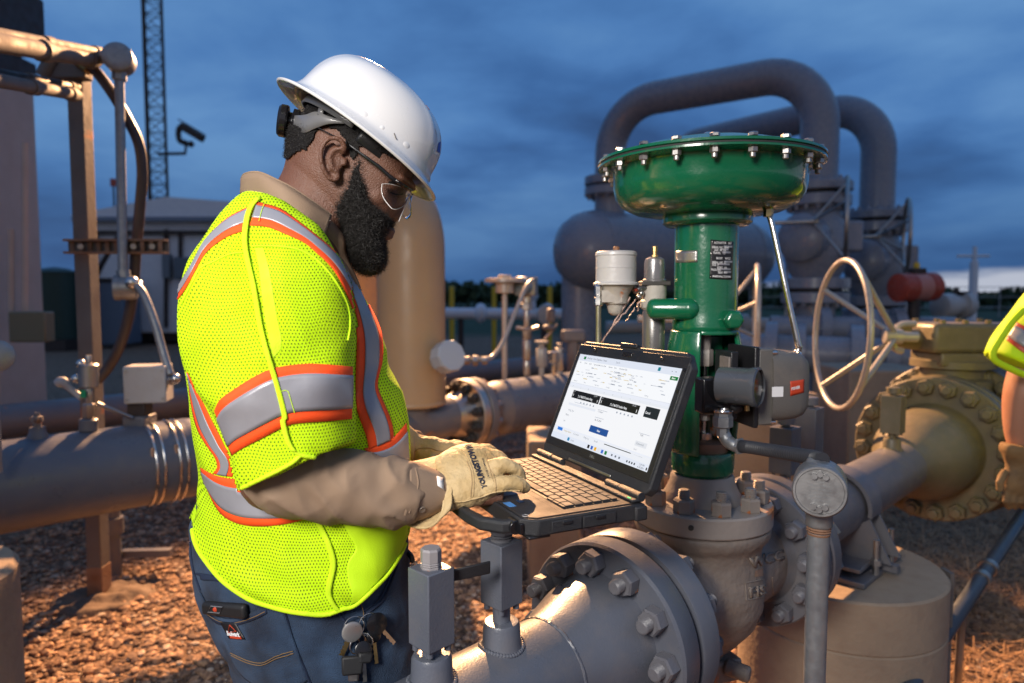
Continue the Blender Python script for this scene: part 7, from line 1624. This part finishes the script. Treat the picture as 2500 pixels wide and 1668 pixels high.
for x0, y0, x1, y1, w in ((985, 1395, 985, 1490, .021), (1045, 1380, 1040, 1440, .014)):
    a, n1 = hit(TJ, *c3(x0, y0), 1.0, .012); b, _ = hit(TJ, *c3(x1, y1), 1.0, .012); d = (b-a).normalized(); s = d.cross(n1).normalized(); obj('fob', G().loft([[a+s*w*.8, a-s*w*.8, b-s*w*.7, b+s*w*.7], [q+n1*.010 for q in (a+s*w*.8, a-s*w*.8, b-s*w*.7, b+s*w*.7)]]), M['phone'], kt, bevel=.003)
a, n1 = hit(TJ, *c3(990, 1490), 1.0, .014); obj('padlock_body', G().box(a, (.016, .006, .020)), M['dsteel'], kt, bevel=.002)
lk = thing('lanyard_clip', 'small black clip with chain hanging below the vest front', 'clip', P(*c3(1310, 830), 1.12))
obj('strap', G().tube([V(p) for p in sm([P(*c3(1280, 800), 1.16), P(*c3(1300, 815), 1.14), P(*c3(1325, 845), 1.12), P(*c3(1330, 870), 1.12)], 4)], .0045, 10), M['black'], lk)
for i, (x, y) in enumerate(((1328, 880), (1338, 890), (1325, 905), (1345, 885))): obj('chain_link', G().torus(P(*c3(x, y), 1.12), (.3*i, -1, .4*(i % 2)), .0042, .0009, 16, 6), M['dsteel'], lk)

# ================================================================ SECOND WORKER (arm at the right edge)
sw = thing('person', 'second worker at the right edge, only the bare forearm, lime sleeve and dirty glove showing', 'person', (1.95, 2.15, 0))
Yw = 2.15; g = G()
fo_ = free_rings([(2478, 880, Yw, 2560, 880, Yw, .052), (2458, 960, Yw, 2545, 965, Yw, .054), (2456, 1040, Yw, 2530, 1050, Yw, .044), (2466, 1095, Yw, 2520, 1100, Yw, .034)], 24, 5)
g.loft(fo_); el_ = P(2530, 860, Yw); shx = P(2680, 700, Yw); cxw = shx.x+.16
g.tube([el_, (el_+shx)/2+V((0, 0, .02)), shx], [.055, .06, .07], 18); g.ball(el_, .056, 16, 10)
g.loft([[V((cxw+a*math.cos(2*math.pi*k/24), Yw+b*math.sin(2*math.pi*k/24), zz)) for k in range(24)] for a, b, zz in ((.15, .10, .85), (.15, .10, 1.1), (.18, .11, 1.35), (.17, .09, 1.46), (.06, .06, 1.52), (.06, .06, 1.60))])
g.ball((cxw, Yw, 1.70), (.078, .095, .12), 24, 14); g.ball((cxw, Yw-.09, 1.69), (.012, .02, .018), 10, 6)
for s in (-1, 1): g.tube([V((cxw+s*.09, Yw, .9)), V((cxw+s*.10, Yw, .5)), V((cxw+s*.10, Yw, .08))], [.09, .065, .05], 16); g.ball((cxw+s*.10, Yw-.05, .05), (.045, .12, .045), 14, 8)
g.tube([V((cxw+.17, Yw, 1.42)), V((cxw+.24, Yw, 1.15)), V((cxw+.22, Yw-.12, .95))], [.06, .045, .035], 14)
h = remeshed(g, .009, 3); obj('body', h, M['skin2'], sw, ang=80)
gg = G(); gg.loft(free_rings([(2450, 1082, Yw-.02, 2530, 1090, Yw-.02, .042), (2446, 1100, Yw-.02, 2530, 1112, Yw-.02, .040), (2458, 1130, Yw-.02, 2520, 1140, Yw-.02, .030), (2450, 1175, Yw-.03, 2525, 1180, Yw-.03, .028), (2452, 1205, Yw-.03, 2520, 1205, Yw-.03, .022)], 24, 4))
for x in (2458, 2476, 2494, 2512): gg.tube([P(x, 1200, Yw-.03), P(x-3, 1225, Yw-.05), P(x+4, 1240, Yw-.03)], [.012, .011, .009], 10)
gg.tube([P(2455, 1150, Yw-.05), P(2440, 1180, Yw-.07), P(2442, 1200, Yw-.07)], [.013, .012, .010], 10)
h = remeshed(gg, .0045, 3); displace(h, lambda p, n: .003*noise.noise(p*40)); obj('glove', h, mat('dirty_glove', (.30, .18, .07), .8, col2=(.12, .07, .03), nsc=14, bump=.8), sw, ang=80)
vs_ = G(); vs_.loft(free_rings([(2424, 862, Yw, 2500, 912, Yw, .085), (2440, 820, Yw, 2560, 900, Yw, .095), (2480, 765, Yw, 2640, 860, Yw, .10), (2540, 690, Yw, 2760, 800, Yw, .10), (2640, 640, Yw, 2840, 700, Yw, .09)], 32, 4))
vs_.loft([[V((cxw+a*math.cos(2*math.pi*k/32), Yw+b*math.sin(2*math.pi*k/32), zz)) for k in range(32)] for a, b, zz in ((.19, .14, .88), (.19, .14, 1.1), (.21, .14, 1.35), (.19, .12, 1.47), (.08, .08, 1.53))])
h = remeshed(vs_, .008, 3); v2 = obj('safety_vest', h, M['limes'], sw, ang=80); T2 = bvh(h)
for A, B, m_ in (([(2484, 788), (2500, 796), (2530, 812)], [(2480, 796), (2500, 806), (2530, 824)], 'redm'), ([(2480, 796), (2500, 806), (2530, 824)], [(2462, 822), (2490, 842), (2520, 862)], 'silver'), ([(2462, 822), (2490, 842), (2520, 862)], [(2457, 830), (2485, 852), (2515, 874)], 'redm')):
    obj('sleeve_band', drape(T2, A, B, .003, Yw-.08, 16, 4), M[m_], v2, solid=.001)
obj('sleeve_binding', G().tube([V(p) for p in sm([P(2500, 756, 2.05), P(2468, 790, 2.045), P(2436, 838, 2.04), P(2424, 862, 2.04), P(2432, 882, 2.04), P(2470, 902, 2.04), P(2500, 915, 2.04)], 5)], .010, 10), M['lime'], v2)
hh_ = G().lathe((cxw, Yw, 1.745), (0, 0, 1), [(.001, .112), (.05, .105), (.09, .075), (.108, .03), (.112, .004), (.150, -.006), (.152, -.009), (.112, -.002), (.104, .03), (.085, .07), (.05, .098), (.001, .104)], 40)
obj('hard_hat', hh_, M['helmet'], sw, ang=60); obj('hair', G().ball((cxw, Yw+.012, 1.712), (.080, .092, .10), 20, 12), M['hairb'], sw)
jg2 = G()
for s in (-1, 1): jg2.tube([V((cxw+s*.085, Yw, .95)), V((cxw+s*.10, Yw, .5)), V((cxw+s*.10, Yw, .06))], [.115, .085, .075], 18)
obj('jeans', remeshed(jg2, .012, 3), M['denim'], sw, ang=80)
